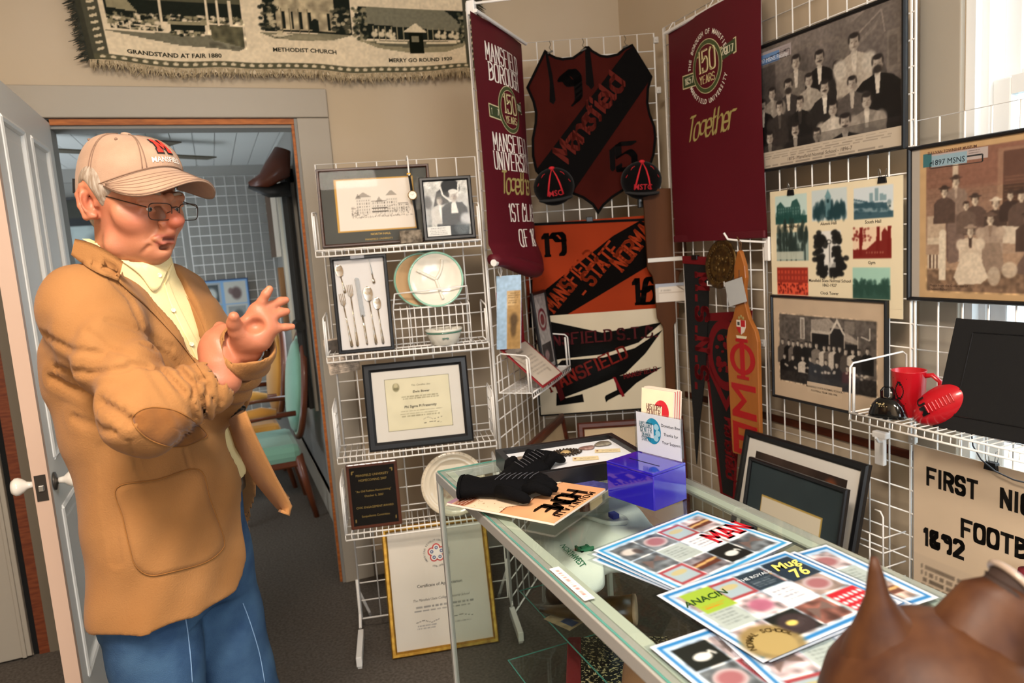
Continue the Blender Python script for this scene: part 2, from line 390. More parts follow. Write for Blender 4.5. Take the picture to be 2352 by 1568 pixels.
wy0, wy1, wz0, wz1 = .50, 1.52, .52, 2.75    # window opening in the right wall
b = MB(); b.box(WX, WX+.14, wy1, WY, 0, 3); b.box(WX, WX+.14, YB, wy0, 0, 3); b.box(WX, WX+.14, wy0, wy1, 0, wz0); b.box(WX, WX+.14, wy0, wy1, wz1, 3)
struct('wall_right', b, WALL)
b = MB(); b.box(XL-.12, XL, YB, WY, 0, 3); struct('wall_left', b, WALL)
b = MB(); b.box(XL-.1, -.35, YB-.13, YB, 0, 3); b.box(1.35, WX+.1, YB-.13, YB, 0, 3); b.box(-.35, 1.35, YB-.13, YB, 0, .5); b.box(-.35, 1.35, YB-.13, YB, 2.4, 3)
struct('wall_front', b, WALL)
# door casing and jambs
b = MB(); b.box(.416, .555, WY-.022, WY, 0, 2.166, bev=.004); b.box(-.69, .555, WY-.024, WY, 2.168, 2.292, bev=.004); b.box(-.665, -.555, WY-.022, WY, 0, 2.166, bev=.004)
struct('trim_1', b, PAINT)
b = MB(); b.box(.404, .445, WY-.012, WY+.13, 0, 2.164); b.box(-.56, .445, WY+.012, WY+.13, 2.13, 2.195); b.box(-.56, -.532, WY+.012, WY+.13, 0, 2.164)
struct('trim_2', b, COOLW)
b = MB(); b.box(.393, .405, WY+.004, WY+.022, 0, 2.145); b.box(-.53, .405, WY-.004, WY+.014, 2.143, 2.166)
struct('trim_3', b, ORANGE)
# second, narrow doorway to the left: casing, bare edge, painted dark gap and grey leaf
b = MB(); b.box(-.812, -.69, WY-.016, WY, 0, 2.16); struct('trim_4', b, mat('shaded_trim_paint', '#6b6152', .6))  # casing behind the open door, its shadow put into the olive colour
b = MB(); b.box(-.850, -.812, WY-.012, WY, 0, 2.16); struct('trim_5', b, mat('red_brown_wood_edge', '#7a3d1c', .6, var='#60290f', vs=18, stretch=(1, 1, 6)))
b = MB(); b.box(-.872, -.850, WY-.004, WY, 0, 2.16); struct('gap_shade_strip', b, mat('painted_gap_shade', '#0c0b0a', .9))  # flat black strip painted for the darkness of the open gap
t = thing('closet_door', 'grey panelled closet door left of the open door', 'door', (-1.10, WY-.03, 0))
b = MB(); b.box(-.14, .228, 0, .028, .01, 2.14, bev=.004); b.build('door_slab', PAINT, t)
b = MB(); b.box(.196, .212, -.010, .002, .01, 2.14, bev=.004); b.build('panel_moulding', PAINT, t)
b = MB(); b.box(WX-.012, WX, 1.64, 2.95, .742, .772, bev=.003); struct('trim_7', b, MAHOG)
b = MB(); b.box(WX-.015, WX, 1.64, WY, 0, .12); b.box(.56, WX, WY-.015, WY, 0, .12); struct('baseboard_back', b, PAINT)
# the window: casing, reveal, two sashes, sill
b = MB(); b.box(WX-.02, WX, wy1, wy1+.135, .40, 3, bev=.004); b.box(WX-.02, WX, wy0-.135, wy0, .40, 3, bev=.004); b.box(WX-.022, WX, wy0, wy1, wz1, wz1+.14)
struct('trim_8', b, PAINT)
wn = thing('window_1', 'tall white sash window on the right wall', 'window', (WX, (wy0+wy1)/2, wz0)); wn['kind'] = 'structure'
hw = (wy1-wy0)/2; hh = wz1-wz0
b = MB(); b.box(.0, .14, hw-.03, hw-.001, 0, hh); b.box(.0, .14, -hw+.001, -hw+.03, 0, hh); b.box(-.03, .14, -hw-.05, hw+.05, -.03, .0, bev=.005); b.box(0, .14, -hw, hw, hh-.03, hh)
b.box(.03, .05, hw-.05, hw-.03, 0, hh); b.box(.03, .05, -hw+.03, -hw+.05, 0, hh)
b.build('window_frame', WHITEP, wn)
def sash(z0, z1, x):
    q = MB(); w = hw-.05
    q.box(x, x+.035, w-.055, w, z0, z1, bev=.006); q.box(x, x+.035, -w, -w+.055, z0, z1, bev=.006); q.box(x, x+.035, -w+.055, w-.055, z0, z0+.06); q.box(x, x+.035, -w+.055, w-.055, z1-.05, z1)
    q.box(x+.005, x+.03, -.012, .012, z0+.06, z1-.05); o = q.build('sash', WHITEP, wn)
    g = MB(); g.box(x+.015, x+.019, -w+.05, w-.05, z0+.05, z1-.05); g.build('pane', glassmat('window_glass', '#f6fbfc', .6), o)
sash(.0, 1.40, .045); sash(1.36, hh-.03, .09)
# outside: ground and the brick house across the way
b = MB(); b.box(WX+.3, 30, -14, 16, -1.2, -1.1); struct('ground_outside', b, mat('street_grey', '#8a8a86', .9))
BRICK = bpy.data.materials.new('brick'); BRICK.use_nodes = True; nt = BRICK.node_tree
bt = nt.nodes.new('ShaderNodeTexBrick'); bt.inputs['Color1'].default_value = rgba('#a5624f'); bt.inputs['Color2'].default_value = rgba('#8f5141'); bt.inputs['Mortar'].default_value = rgba('#b9a99b')
bt.inputs['Scale'].default_value = 4; tc = nt.nodes.new('ShaderNodeTexCoord'); mp = nt.nodes.new('ShaderNodeMapping'); mp.inputs['Rotation'].default_value = (R(90), 0, R(90))
nt.links.new(tc.outputs['Object'], mp.inputs[0]); nt.links.new(mp.outputs[0], bt.inputs[0]); nt.links.new(bt.outputs[0], nt.nodes['Principled BSDF'].inputs['Base Color'])
h = thing('brick_house', 'red brick house seen small through the lower window sash', 'building', (11, -4.0, -1.1))
b = MB(); b.box(0, 4, -3, 3.2, 0, 2.5); b.build('house_wall', BRICK, h)
b = MB(); b.prism([(-.3, 2.5), (4.3, 2.5), (2, 3.3)], -3.2, 3.4); b.build('roof', mat('slate', '#5d5f63', .8), h)
# ------------------------------------------------------------------ the open door
d = thing('open_door', 'pale painted panelled door swung open beside the man', 'door', (-.55, 2.955, 0))
b = MB(); hw_, x0 = .455, .02
b.box(-.02, .012, -.455, .455, .012, 2.15)
def rail(y0, y1, z0, z1): b.box(.0, .02, y0, y1, z0, z1)
for y0, y1 in ((-.455, -.34), (.34, .455)): rail(y0, y1, .012, 2.15)
for z0, z1 in ((.012, .25), (.82, .99), (2.03, 2.15)): rail(-.34, .34, z0, z1)
for z0, z1 in ((.25, .82), (.99, 2.03)): rail(-.055, .055, z0, z1)
b.build('door_slab', DOORP, d)
b = MB()
for ya, yb in ((-.34, -.055), (.055, .34)):
    for za, zb in ((.25, .82), (.99, 2.03)):
        for (y0, z0), (y1, z1) in (((ya, za), (yb, za)), ((yb, za), (yb, zb)), ((yb, zb), (ya, zb)), ((ya, zb), (ya, za))):
            b.tube([(.014, y0, z0), (.014, y1, z1)], .013, 8)
        b.box(.008, .016, ya+.05, yb-.05, za+.05, zb-.05, bev=.004)
b.build('panel_moulding', DOORP, d, smooth=False)
b = MB(); b.box(-.022, .0205, -.4565, -.43, .012, 2.15); b.build('lock_edge', mat('raw_pinkish_door_edge', '#c9ab97', .5, bump=.05, bs=40), d)
PORC = mat('white_porcelain', '#efe9df', .12, coat=.6)
def knob(sx):
    T = Matrix.Translation((sx*.022, -.395, .925)) @ Matrix.Rotation(sx*math.pi/2, 4, 'Y')
    k = MB(); k.lathe([(.009, .01), (.010, .02), (.012, .028), (.021, .038), (.0275, .05), (.0275, .058), (.02, .068), (.006, .071)], 24, T=T); o = k.build('door_knob', PORC, d, smooth=True)
    k = MB(); k.lathe([(.028, 0), (.028, .004), (.022, .006), (.01, .008), (.008, .018)], 24, T=T); k.build('rosette', mat('aged_iron', '#5c5752', .4, .8), o, smooth=True)
knob(1); knob(-1)
b = MB(); b.box(-.016, .014, -.459, -.456, .885, .965); p = b.build('latch_plate', mat('dark_latch_iron', '#48423c', .4, .8), d)
b = MB(); b.box(-.008, .008, -.466, -.458, .915, .935, bev=.003); b.build('latch_bolt', STEEL, p)
# ------------------------------------------------------------------ white wire display panels
def panel(pl, label, rows, cols=8, feet=False, double=None, clip=()):
    x, y, hd, top = PANELS[pl]; c = .0762; W = cols*c; Hh = rows*c; z0 = top-Hh
    t = thing('grid_panel', label, 'display grid', (x, y, 0), hd, 'white wire display panels')
    b = MB()
    for i in range(1, cols): b.tube([(i*c, 0, z0), (i*c, 0, top)], .0027, 6)
    for j in range(1, rows): b.tube([(0, .004, top-j*c), (W, .004, top-j*c)], .0025, 6)
    b.build('wire_mesh', WHITE, t, smooth=True)
    b = MB()
    b.tube([(0, 0, z0), (0, 0, top), (W, 0, top), (W, 0, z0), (0, 0, z0)], .0036, 8)
    for e in double or ():
        xx = -.014 if e == 0 else W+.014
        b.tube([(xx, 0, z0), (xx, 0, top)], .0036, 8)
        for j in range(rows+1): b.tube([(xx, 0, top-j*c), (0 if e == 0 else W, 0, top-j*c)], .0025, 6)
    b.build('edge_rods', WHITE, t, smooth=True)
    if feet:
        for sx in (-.006, W+.006):
            f = MB(); f.tube([(sx, 0, z0+.17), (sx, -.015, z0+.03), (sx, -.06, .062)], .006, 8)
            f.box(sx-.011, sx+.011, -.262, -.05, .012, .052, bev=.003); f.box(sx-.008, sx+.008, -.25, -.23, 0, .014)
            f.tube([(sx, .0, z0+.13), (sx+(.03 if sx < .1 else -.03), .09, .05), (sx+(.03 if sx < .1 else -.03), .14, .01)], .006, 8); f.build('leg', WHITE, t)
    for (px, pz) in clip:
        f = MB(); f.box(px-.012, px+.012, -.010, .006, pz-.014, pz+.014, bev=.003); f.tube([(px, -.014, pz), (px, .01, pz)], .004, 10); f.build('joining_clip', mat('grey_clip_plastic', '#bdbab5', .4), t)
    return t
panel('P1', 'low white wire panel with four shelves beside the doorway', 24, feet=True)
panel('P2', 'narrow-looking white wire panel behind the left maroon banner', 32, double=(0,), clip=((0, 2.43),))
panel('P3', 'white wire panel across the corner behind the shield pennant', 32, clip=((.62, 2.20), (.618, 2.42)))
panel('P4', 'white wire panel behind the maroon banner reading Together', 32, double=(0,), clip=((.59, 2.42), (.60, 1.1)))
panel('P5', 'white wire panel carrying the 1897 faculty photograph', 32, double=(1,), clip=((.62, .86),))
panel('P6', 'white wire panel standing in front of the window', 24, double=(0,))
# ------------------------------------------------------------------ wire shelves
def shelf(label, z, pl='P1', s0=-.014, s1=.586, dep=.19, eh=.135, front=0, basket=False, nr=26, name='wire_shelf', group='white wire shelves on the low panel'):
    loc, hd = on(pl, 0, z); t = thing(name, label, 'wire shelf', loc, hd, group)
    b = MB()
    b.tube([(s0, -dep, 0), (s1, -dep, 0)], .0032, 8); b.tube([(s0, -dep-.002, -.022), (s1, -dep-.002, -.022)], .0032, 8)
    b.tube([(s0, -.012, 0), (s1, -.012, 0)], .003, 8); b.tube([(s0, -dep*.5, -.004), (s1, -dep*.5, -.004)], .0026, 6)
    for i in range(nr+1):
        x = s0+(s1-s0)*i/nr; b.tube([(x, -dep-.002, -.022), (x, -dep, 0), (x, -.012, 0)], .0018, 5)
    b.build('shelf_tray', WHITE, t, smooth=True)
    for sx, q in ((s0, 1), (s1, -1)):
        e = MB(); e.tube([(sx, -dep, 0), (sx, -dep+.004, eh-.012), (sx, -dep+.016, eh), (sx, -.03, eh+.01), (sx, -.014, eh), (sx, -.012, 0), (sx, -dep, 0)], .003, 8)
        e.tube([(sx+.004*q, -dep+.012, 0), (sx+.004*q, -dep+.015, eh*.92)], .0042, 8)
        if basket:
            for k in range(1, 4): e.tube([(sx, -dep, eh*k/4), (sx, -.013, eh*k/4)], .002, 6)
            for k in range(1, 5): e.tube([(sx, -dep+dep*k/5, 0), (sx, -dep+dep*k/5, eh)], .002, 6)
        e.build('end_guard', WHITE, t, smooth=True)
    return t
shelf('topmost wire shelf under the framed hall drawing', 1.5745)
shelf('second wire shelf holding cutlery case and dinner plates', 1.190, eh=.14)
shelf('third wire shelf under the black framed certificate', .808, eh=.185, basket=True)
shelf('lowest wire shelf under the engraved plaque', .508, eh=.20, basket=True)
# ------------------------------------------------------------------ pictures
def frame_ring(b, w, h, fw, d, dome=.3, y0=0):
    """mitred frame standing on z=0, front at y=-d"""
    def ring(i, y): return [(-w/2+i, y, i), (w/2-i, y, i), (w/2-i, y, h-i), (-w/2+i, y, h-i)]
    b.loft([ring(0, y0), ring(0, -d*(1-dome)), ring(fw*.22, -d), ring(fw*.7, -d), ring(fw, -d*.72), ring(fw, y0)], cap=False)
    b.box(-w/2+fw*.5, w/2-fw*.5, y0-.006, y0, fw*.5, h-fw*.5)
def place(pl, s, z, off, lean=0, roll=0, turn=0):
    loc, hd = on(pl, s, z, off)
    return Matrix.Translation(loc) @ Matrix.Rotation(hd+turn, 4, 'Z') @ Matrix.Rotation(roll, 4, 'Y') @ Matrix.Rotation(-lean, 4, 'X')
def picture(name, label, cat, M, w, h, fw, fd, fm, art=None, mount=None, mw_=(0, 0, 0, 0), glass=True, group=None, artm=None, dome=.3):
    t = thing(name, label, cat, M=M, group=group)
    b = MB(); frame_ring(b, w, h, fw, fd, dome); b.build('frame', fm, t)
    if mount:
        l, r_, bo, tp = mw_; b = MB(); b.box(-w/2+fw*.8, w/2-fw*.8, -.012, -.007, fw*.8, h-fw*.8); b.build('mount', mount, t)
    else: l = r_ = bo = tp = 0
    if art:
        iw, ih = w-2*fw-l-r_, h-2*fw-bo-tp; a = art(iw, ih); a.build('print', artm or PRINT, t, y=-.0126 if mount else -.0075, x0=-w/2+fw+l, z0=fw+bo)
    if glass:
        g = MB(); g.box(-w/2+fw*.8, w/2-fw*.8, -fd*.70-.002, -fd*.70, fw*.8, h-fw*.8); g.build('glass', FGLASS, t)
    return t
def hallsketch(a, u0, v0, u1, v1, c='#4a4238', al=.75, seed=3):
    """pen drawing of a long brick college hall"""
    r = random.Random(seed); W = u1-u0; H = v1-v0
    def x(u): return u0+W*u
    def y(v): return v0+H*v
    for (p, q, t) in ((.08, .34, .85), (.34, .60, .62), (.58, .78, .72), (.78, .95, .5)):
        a.rect(x(p), y(.12), x(q), y(t), '#d8cfc2', .55)
        for k in range(int((q-p)*26)):
            for j in range(int(t*7)):
                uu = x(p+.015+k/26); vv = y(.17+j*.115)
                if vv < y(t-.06): a.rect(uu, vv, uu+W*.016, vv+H*.065, c, al*r.uniform(.3, .9))
        a.line([(x(p), y(t)), (x(q), y(t))], .006, c, al)
    for p, t, w in ((.21, 1.0, .13), (.47, .8, .06), (.68, 1.03, .1), (.12, .95, .05)):
        a.poly([(x(p-w), y(t-.2)), (x(p), y(t)), (x(p+w), y(t-.2))], c, al*.55)
    a.rect(x(.34), y(.33), x(.60), y(.37), c, al); a.rect(x(.34), y(.20), x(.60), y(.24), c, al)
    for _ in range(160):
        p = r.choice((r.uniform(0, .12), r.uniform(.62, 1), r.uniform(0, 1))); q = r.uniform(0, .45 if p > .6 or p < .12 else .16)
        a.ell(x(p), y(q), W*.012, H*.03, c, al*r.uniform(.1, .5))
    for _ in range(40):
        p = r.uniform(0, 1); a.line([(x(p), y(.02)), (x(p+.03), y(r.uniform(.02, .12)))], .004, c, al*.5)
def fig(a, u, v, s, coat, shirt=None, skin='#b8ac9d', hair='#2c2826', hat=None, puff=None, beard=0, seat=1.0, face=True, k=1.0):
    """a sitter in a group photograph: u,v head centre, s head height as a share of the print"""
    q = s*a.h/a.w; c = s
    a.poly([(u-q*1.25*k, v-c*1.25), (u-q*.85*k, v-c*.82), (u-q*.2, v-c*.55), (u+q*.2, v-c*.55), (u+q*.85*k, v-c*.82), (u+q*1.25*k, v-c*1.25), (u+q*1.3*k, v-c*2.6*seat), (u-q*1.3*k, v-c*2.6*seat)], coat)
    if puff:
        for e in (-1, 1): a.ell(u+e*q*1.05, v-c*1.35, q*.5, c*.6, puff, .9, .4)
    if shirt: a.poly([(u-q*.22, v-c*.5), (u+q*.22, v-c*.5), (u+q*.12, v-c*1.7), (u-q*.1, v-c*1.7)], shirt)
    a.rect(u-q*.16, v-c*.65, u+q*.16, v-c*.3, skin, .9)
    a.ell(u, v, q*.38, c*.5, skin, 1, .2); a.ell(u+q*.2, v-c*.05, q*.24, c*.42, '#5b5048', .35, .6)
    a.ell(u, v+c*.40, q*.36, c*.16, hair, 1, .4); a.ell(u-q*.36, v+c*.16, q*.07, c*.22, hair, .8, .5); a.ell(u+q*.36, v+c*.16, q*.07, c*.22, hair, .8, .5)
    if face:
        for e in (-1, 1): a.ell(u+e*q*.16, v+c*.02, q*.07, c*.035, '#3a302b', .6, .7)
        a.ell(u+q*.03, v-c*.12, q*.06, c*.1, '#6d5d52', .45, .7); a.ell(u, v-c*.27, q*.12, c*.028, '#4a342e', .5, .7)
    if beard: a.ell(u, v-c*(.2 if beard == 1 else .3), q*(.22 if beard == 1 else .33), c*(.05 if beard == 1 else .24), '#2e2825', .95, .5)
    if hat: a.ell(u, v+c*.42, q*.72, c*.13, hat, 1, .3); a.ell(u, v+c*.55, q*.36, c*.2, hat, 1, .3)
# ------------------------------------------------------------------ on the low panel's shelves
def art_north(w, h):
    a = Art(w, h, '#46463f'); a.noise(.10, 6)
    g = (.126, .155, .871, .893); a.rect(*g, '#c9993f'); a.rect(g[0]+.017, g[1]+.024, g[2]-.017, g[3]-.024, '#e9ddce'); hallsketch(a, .27, .34, .83, .70)
    a.text('NORTH HALL', .52, .096, .0105, '#caa755', sx=1.15, bold=.02); a.text('MANSFIELD UNIVERSITY', .50, .028, .0095, '#caa755', sx=1.0)
    a.rect(.38, .078, .72, .084, '#b58f45'); return a
picture('framed_drawing', 'pen drawing of a brick hall in dark mat with gold edge on top shelf', 'framed drawing', place('P1', .213, 1.582, -.085, lean=.12), .418, .293, .012, .018, WALN, art_north)
def art_mascot(w, h):
    a = Art(w, h, '#b9bab6', .0015); a.grad('#8f9494', '#d9d7d0'); a.noise(.35, 14)
    a.poly([(.18, .52), (.28, .80), (.50, .93), (.55, .60)], '#3b3d3e', .9); a.ell(.6, .87, .22, .17, '#1f2124'); a.line([(.36, .98), (.42, .74), (.60, .62), (.76, .70), (.80, .96)], .03, '#e7e4dc')
    a.ell(.06, .62, .10, .12, '#4a4c4d', .8, .5)
    fig(a, .33, .64, .13, '#c9c7c0', '#e8e5de', '#cfc9be', '#77726c', k=1.0, seat=1.5); a.poly([(.24, .50), (.46, .50), (.48, .12), (.22, .12)], '#c4c2ba'); a.poly([(.30, .5), (.38, .5), (.36, .2)], '#efece6'); a.rect(.24, .0, .46, .22, '#55585b')
    a.poly([(.55, .60), (.86, .60), (.97, .36), (.95, 0), (.50, 0), (.5, .3)], '#3f4448'); fig(a, .66, .71, .17, '#3f4448', '#eceae3', '#c2bab0', '#dad7cf', k=1.1, seat=1.2, beard=0)
    a.ell(.66, .80, .11, .045, '#e4e1d9'); a.poly([(.60, .58), (.71, .58), (.75, .40), (.58, .40)], '#e9e6de'); a.ell(.9, .28, .12, .12, '#cfd2d2', .9, .5); a.ell(.8, .12, .16, .12, '#6b7479', .8, .5)
    a.noise(.25, 60); a.blur(1); a.rect(.0, .0, .53, .175, '#e9e7e1'); a.scrib(.05, .02, .48, .16, 5, '#6a6a6a', .6, .75); return a
picture('framed_photo', 'small black framed snapshot of two costumed people, right on top shelf', 'framed photo', place('P1', .476, 1.582, -.125, lean=.14), .196, .238, .016, .016, BLACKF, art_mascot)
t = thing('wristwatch', 'gold faced wristwatch on black strap hung over the framed drawing', 'watch', M=place('P1', .347, 1.63, -.112))
b = MB(); b.tube([(-.003, 0, .205), (.001, 0, .16), (.002, -.001, .13)], .007, 8, flat=.25); b.tube([(.004, 0, .118), (.009, 0, .07), (.012, 0, .0)], [.0078, .0062, .0048], 8, flat=.25); b.build('strap', mat('black_leather', '#15120f', .5), t)
b = MB(); b.T = Matrix.Translation((.003, -.006, .126)) @ Matrix.Rotation(math.pi/2, 4, 'X'); b.lathe([(.0165, -.004), (.0175, 0), (.0165, .004)], 28); c = b.build('watch_case', GOLD, t, smooth=True)
a = Art(.028, .028, '#e9e2c8', .002); a.ov = []; b = MB(); b.T = Matrix.Translation((.003, -.0105, .126)) @ Matrix.Rotation(math.pi/2, 4, 'X'); b.lathe([(.0145, 0), (.0145, .0006)], 28, '#e9e4d0')
for k in range(12):
    q = k*math.pi/6; b.tube([(.011*math.cos(q), .011*math.sin(q), .0012), (.0135*math.cos(q), .0135*math.sin(q), .0012)], .0005, 4, '#4b3a1c')
b.tube([(0, 0, .0014), (.005, .006, .0014)], .0006, 4, '#4b3a1c'); b.tube([(0, 0, .0014), (-.007, .004, .0014)], .0005, 4, '#a03018'); b.build('dial', GLOSSP, t)
b = MB(); b.tube([(-.004, .11, .268), (-.004, .02, .272), (-.003, .004, .262), (-.003, 0, .20), (-.003, -.012, .20)], .0028, 6); b.build('hook', WHITE, t)
b = MB(); b.box(-.011, .003, -.004, .004, .20, .208, bev=.001); b.build('buckle', GOLD, t)
t = thing('stone_relic', 'rough grey stone chunk on top shelf before the drawing', 'stone', M=place('P1', .33, 1.5775, -.155))
bm = bmesh.new(); bmesh.ops.create_cube(bm, size=1); bmesh.ops.subdivide_edges(bm, edges=bm.edges[:], cuts=5, use_grid_fill=True)
for q in bm.verts:
    p = q.co.copy(); m_ = max(abs(p.x), abs(p.y), abs(p.z)); p = p*(.82+.18*(.5/max(p.length, .01))*m_*1.2); q.co = Vector((p.x*.088, p.y*.045, p.z*.05+.026))+Vector((math.sin(p.y*9+p.z*5), math.sin(p.x*8), math.sin(p.x*11+p.y*7)*.6))*.0016
me = bpy.data.meshes.new('stone_relic'); bm.to_mesh(me); bm.free(); me.materials.append(mat('weathered_stone', '#8f8271', .9, var='#4d4439', vs=45, bump=.8, bs=120)); o = bpy.data.objects.new('stone', me); COL.objects.link(o); o.parent = t
# cutlery display case
M0 = place('P1', .131, 1.1915, -.15, lean=.06, roll=-.0)
t = thing('cutlery_case', 'black shadow box of silver cutlery on the second shelf', 'display case', M=M0)
b = MB(); frame_ring(b, .205, .357, .0135, .022, .1); b.build('frame', BLACKF, t)
b = MB(); b.box(-.09, .09, -.0085, -.0065, .012, .345); b.build('white_lining', mat('white_lining', '#e2dedb', .8, bump=.1, bs=60), t)
b = MB(); b.box(-.09, .09, -.020, -.0185, .012, .345); b.build('glass', FGLASS, t)
b = MB(); b.box(-.028, .022, -.0245, -.022, .3455, .3565); b.build('title_plate', mat('grey_plate', '#7d7d80', .4, .5), t)
SILV = mat('tarnished_silver_gilt', '#c4ab86', .22, .95, var='#d8d2c8', vs=60)
def cut_item(kind, label, x0, z0, x1, z1, L=None):
    """head end x0,z0, handle end x1,z1 in metres on the lining"""
    dx, dz = x1-x0, z1-z0; Lr = math.hypot(dx, dz); ang = math.atan2(-dx, -dz)
    o = thing(kind, label, 'cutlery', M=M0 @ Matrix.Translation((x0, -.0125, z0)) @ Matrix.Rotation(ang, 4, 'Y'), group='silver cutlery in the shadow box')
    # local: head at origin, handle runs down -z
    h_ = MB(); hl = .055 if kind != 'table_knife' else Lr*.48
    if kind in ('spoon', 'big_spoon'):
        rw, rl = (.0150, .024) if kind == 'spoon' else (.0180, .029); q = MB()
        rings = []
        for i in range(9):
            f = i/8; zz = rl-2*rl*f; wd = rw*math.sqrt(max(.0, 1-(2*f-1)**2))*(1.08-.25*f)+.0008
            rings.append([(wd*math.cos(k*math.pi/8), .0045*(1 if math.sin(k*math.pi/8) >= 0 else -.2)*math.sin(k*math.pi/8)*math.sin(math.pi*min(1, f+.05)), zz) for k in range(16)])
        q.loft(rings); q.build('bowl', SILV, o, smooth=True); z_s = -rl+.001
    elif kind == 'fork':
        q = MB()
        for k in range(4): q.tube([(-.009+.006*k, 0, .024), (-.009+.006*k, 0, -.004)], [.001, .0016], 6)
        q.prism([(-.0105, -.003), (.0105, -.003), (.0098, -.014), (.002, -.022), (-.002, -.022), (-.0098, -.014)], -.0012, .0012); q.build('tines', SILV, o); z_s = -.021
    elif kind == 'table_knife':
        q = MB(); q.prism([(-.008, .022), (-.004, .026), (.004, .026), (.0085, .020), (.0085, -Lr*.52), (-.008, -Lr*.52)], -.001, .001); q.build('blade', STEEL, o); z_s = -Lr*.5
    else:
        q = MB(); q.tube([(0, 0, .01), (0, 0, -.045), (0, 0, -Lr*.6)], [.0008, .0042, .0028], 8, flat=.4); q.build('blade', STEEL, o); z_s = -Lr*.58
    n = MB(); n.tube([(0, 0, z_s), (0, 0, z_s*.55-Lr*.45), (0, 0, -Lr*.8), (0, 0, -Lr*.97), (0, 0, -Lr)], [.0034, .003, .006, .0078, .004] if kind != 'table_knife' else [.005, .005, .0052, .0055, .004], 8, flat=.45); n.build('handle', SILV, o, smooth=True)
cut_item('spoon', 'small spoon alone at the upper left of cutlery case', -.072, .305, -.058, .223)
cut_item('fruit_pick', 'slim pointed silver pick at upper right of cutlery case', .040, .332, .050, .250)
cut_item('fork', 'shorter leftmost fork in the cutlery case', -.070, .198, -.052, .022)
cut_item('fork', 'taller fork beside the knife in cutlery case', -.040, .228, -.031, .022)
cut_item('table_knife', 'broad bladed knife in middle of cutlery case', -.011, .250, .004, .026)
cut_item('big_spoon', 'large tablespoon between knife and small spoon', .024, .212, .037, .024)
cut_item('spoon', 'small spoon at the lower right of cutlery case', .053, .175, .063, .024)
# dinner plates standing on a little wire rack
def plate(name, label, M, r, body, rim, n=48, divided=False, sub=None, depth=.014):
    t = thing(name, label, 'plate', M=M, group=None)
    pm = colmat('glazed_china', .15, .5, coat=.4)
    b = MB(); T = Matrix.Rotation(math.pi/2, 4, 'X')
    b.lathe([(r*.5, -.004), (r*.62, 0), (r, depth), (r*.985, depth+.003)], n, body, T, cap=False); b.lathe([(.0005, -.004), (r*.5, -.004)], n, body, T, cap=False); b.lathe([(r*.985, depth+.003), (r*.985, depth+.0031), (r*.915, depth+.0015), (r*.915, depth+.0014)], n, rim, T, cap=False)
    b.lathe([(r*.915, depth+.0014), (r*.80, depth-.003), (r*.70, .004), (r*.3, .003), (.0005, .003)], n, body, T, cap=False)
    b.build('plate_body', pm, t, smooth=True)
    if divided:
        b = MB()
        for q in (150, 285, 45): 
            pts = [(r*.05*k*math.cos(R(q+k*(1.6 if q == 45 else 0)))*1.0, -.0065-(.004 if k > 12 else 0), r*.05*k*math.sin(R(q+k*(1.6 if q == 45 else 0)))) for k in range(0, 16)]
            b.tube(pts, .006, 8, body)
        b.build('divider_ridge', pm, t, smooth=True)
    return t
plate('dinner_plate', 'tan plate with green rim standing behind the divided plate', place('P1', .357, 1.437, -.055, lean=.10), .106, '#c6a47a', '#7fae95')
plate('dinner_plate', 'darkest green edged plate, hindmost of the three on the rack', place('P1', .385, 1.447, -.03, lean=.06), .106, '#5e6b60', '#4f6f60')
plate('divided_plate', 'white divided plate with green rim standing in front', place('P1', .411, 1.436, -.095, lean=.12), .107, '#e6dfd0', '#8dc0a8', divided=True)
t = thing('plate_rack', 'small white wire rack holding plates on the second shelf', 'rack', M=place('P1', .385, 1.1905, -.12))
b = MB(); w2 = .144
for z in (.0, .036, .072, .108, .145): b.tube([(-w2, 0, z), (w2, 0, z)], .0022 if 0 < z < .14 else .0032, 6)
for k in range(12): b.tube([(-w2+2*w2*k/11, 0, 0), (-w2+2*w2*k/11, 0, .145)], .002, 6)
b.build('rack_front', WHITE, t, smooth=True)
b = MB()
for e in (-1, 1): b.tube([(e*w2, 0, 0), (e*w2, .10, 0), (e*w2, .10, .16), (e*w2, 0, .145)], .003, 6)
b.tube([(-w2, .1, .16), (w2, .1, .16)], .003, 6)
for k in range(12): b.tube([(-w2+2*w2*k/11, 0, .145), (-w2+2*w2*k/11, .1, .15)], .002, 6)
b.tube([(-w2+.01, -.004, .205), (w2-.004, -.012, .215), (w2-.002, -.006, .16)], .0028, 6); b.tube([(-w2+.01, -.004, .205), (-w2, 0, .145)], .0028, 6); b.build('rack_arms', WHITE, t, smooth=True)
t = thing('gravy_bowl', 'shallow white bowl with green band on the second shelf', 'bowl', M=place('P1', .422, 1.193, -.155))
b = MB(); b.lathe([(.042, 0), (.046, .002), (.060, .03), (.069, .054), (.071, .060), (.068, .059), (.056, .03), (.04, .008), (.001, .006)], 40, '#dcd8cb', cap=False); b.lathe([(.0665, .0455), (.0700, .0515), (.0705, .0520), (.0668, .0450)], 40, '#3f6a58', cap=False)
b.build('bowl_body', colmat('glazed_china', .15, .5, coat=.4), t, smooth=True)
b = MB(); b.T = Matrix.Translation((.0, -.0605, .028)) @ Matrix.Rotation(-.42, 4, 'X')
for q in ((-.008, 0), (0, .002), (.008, 0), (-.004, .005), (.004, .005)): b.ball((q[0], 0, q[1]), (.0045, .0012, .004), 8)
b.build('crest', mat('crest_green', '#31594a', .4), t)
b = MB(); t = thing('newspaper_clipping', 'newspaper clipping hanging below the second shelf at left', 'clipping', M=place('P1', .035, 1.10, -.02, roll=-.1))
a = Art(.12, .14, '#b9a998'); a.scrib(.05, .03, .95, .5, 9, '#5b5048', .6); a.rect(.1, .55, .55, .95, '#57504a'); a.noise(.5, 12); a.build('paper_sheet', PRINT, t)
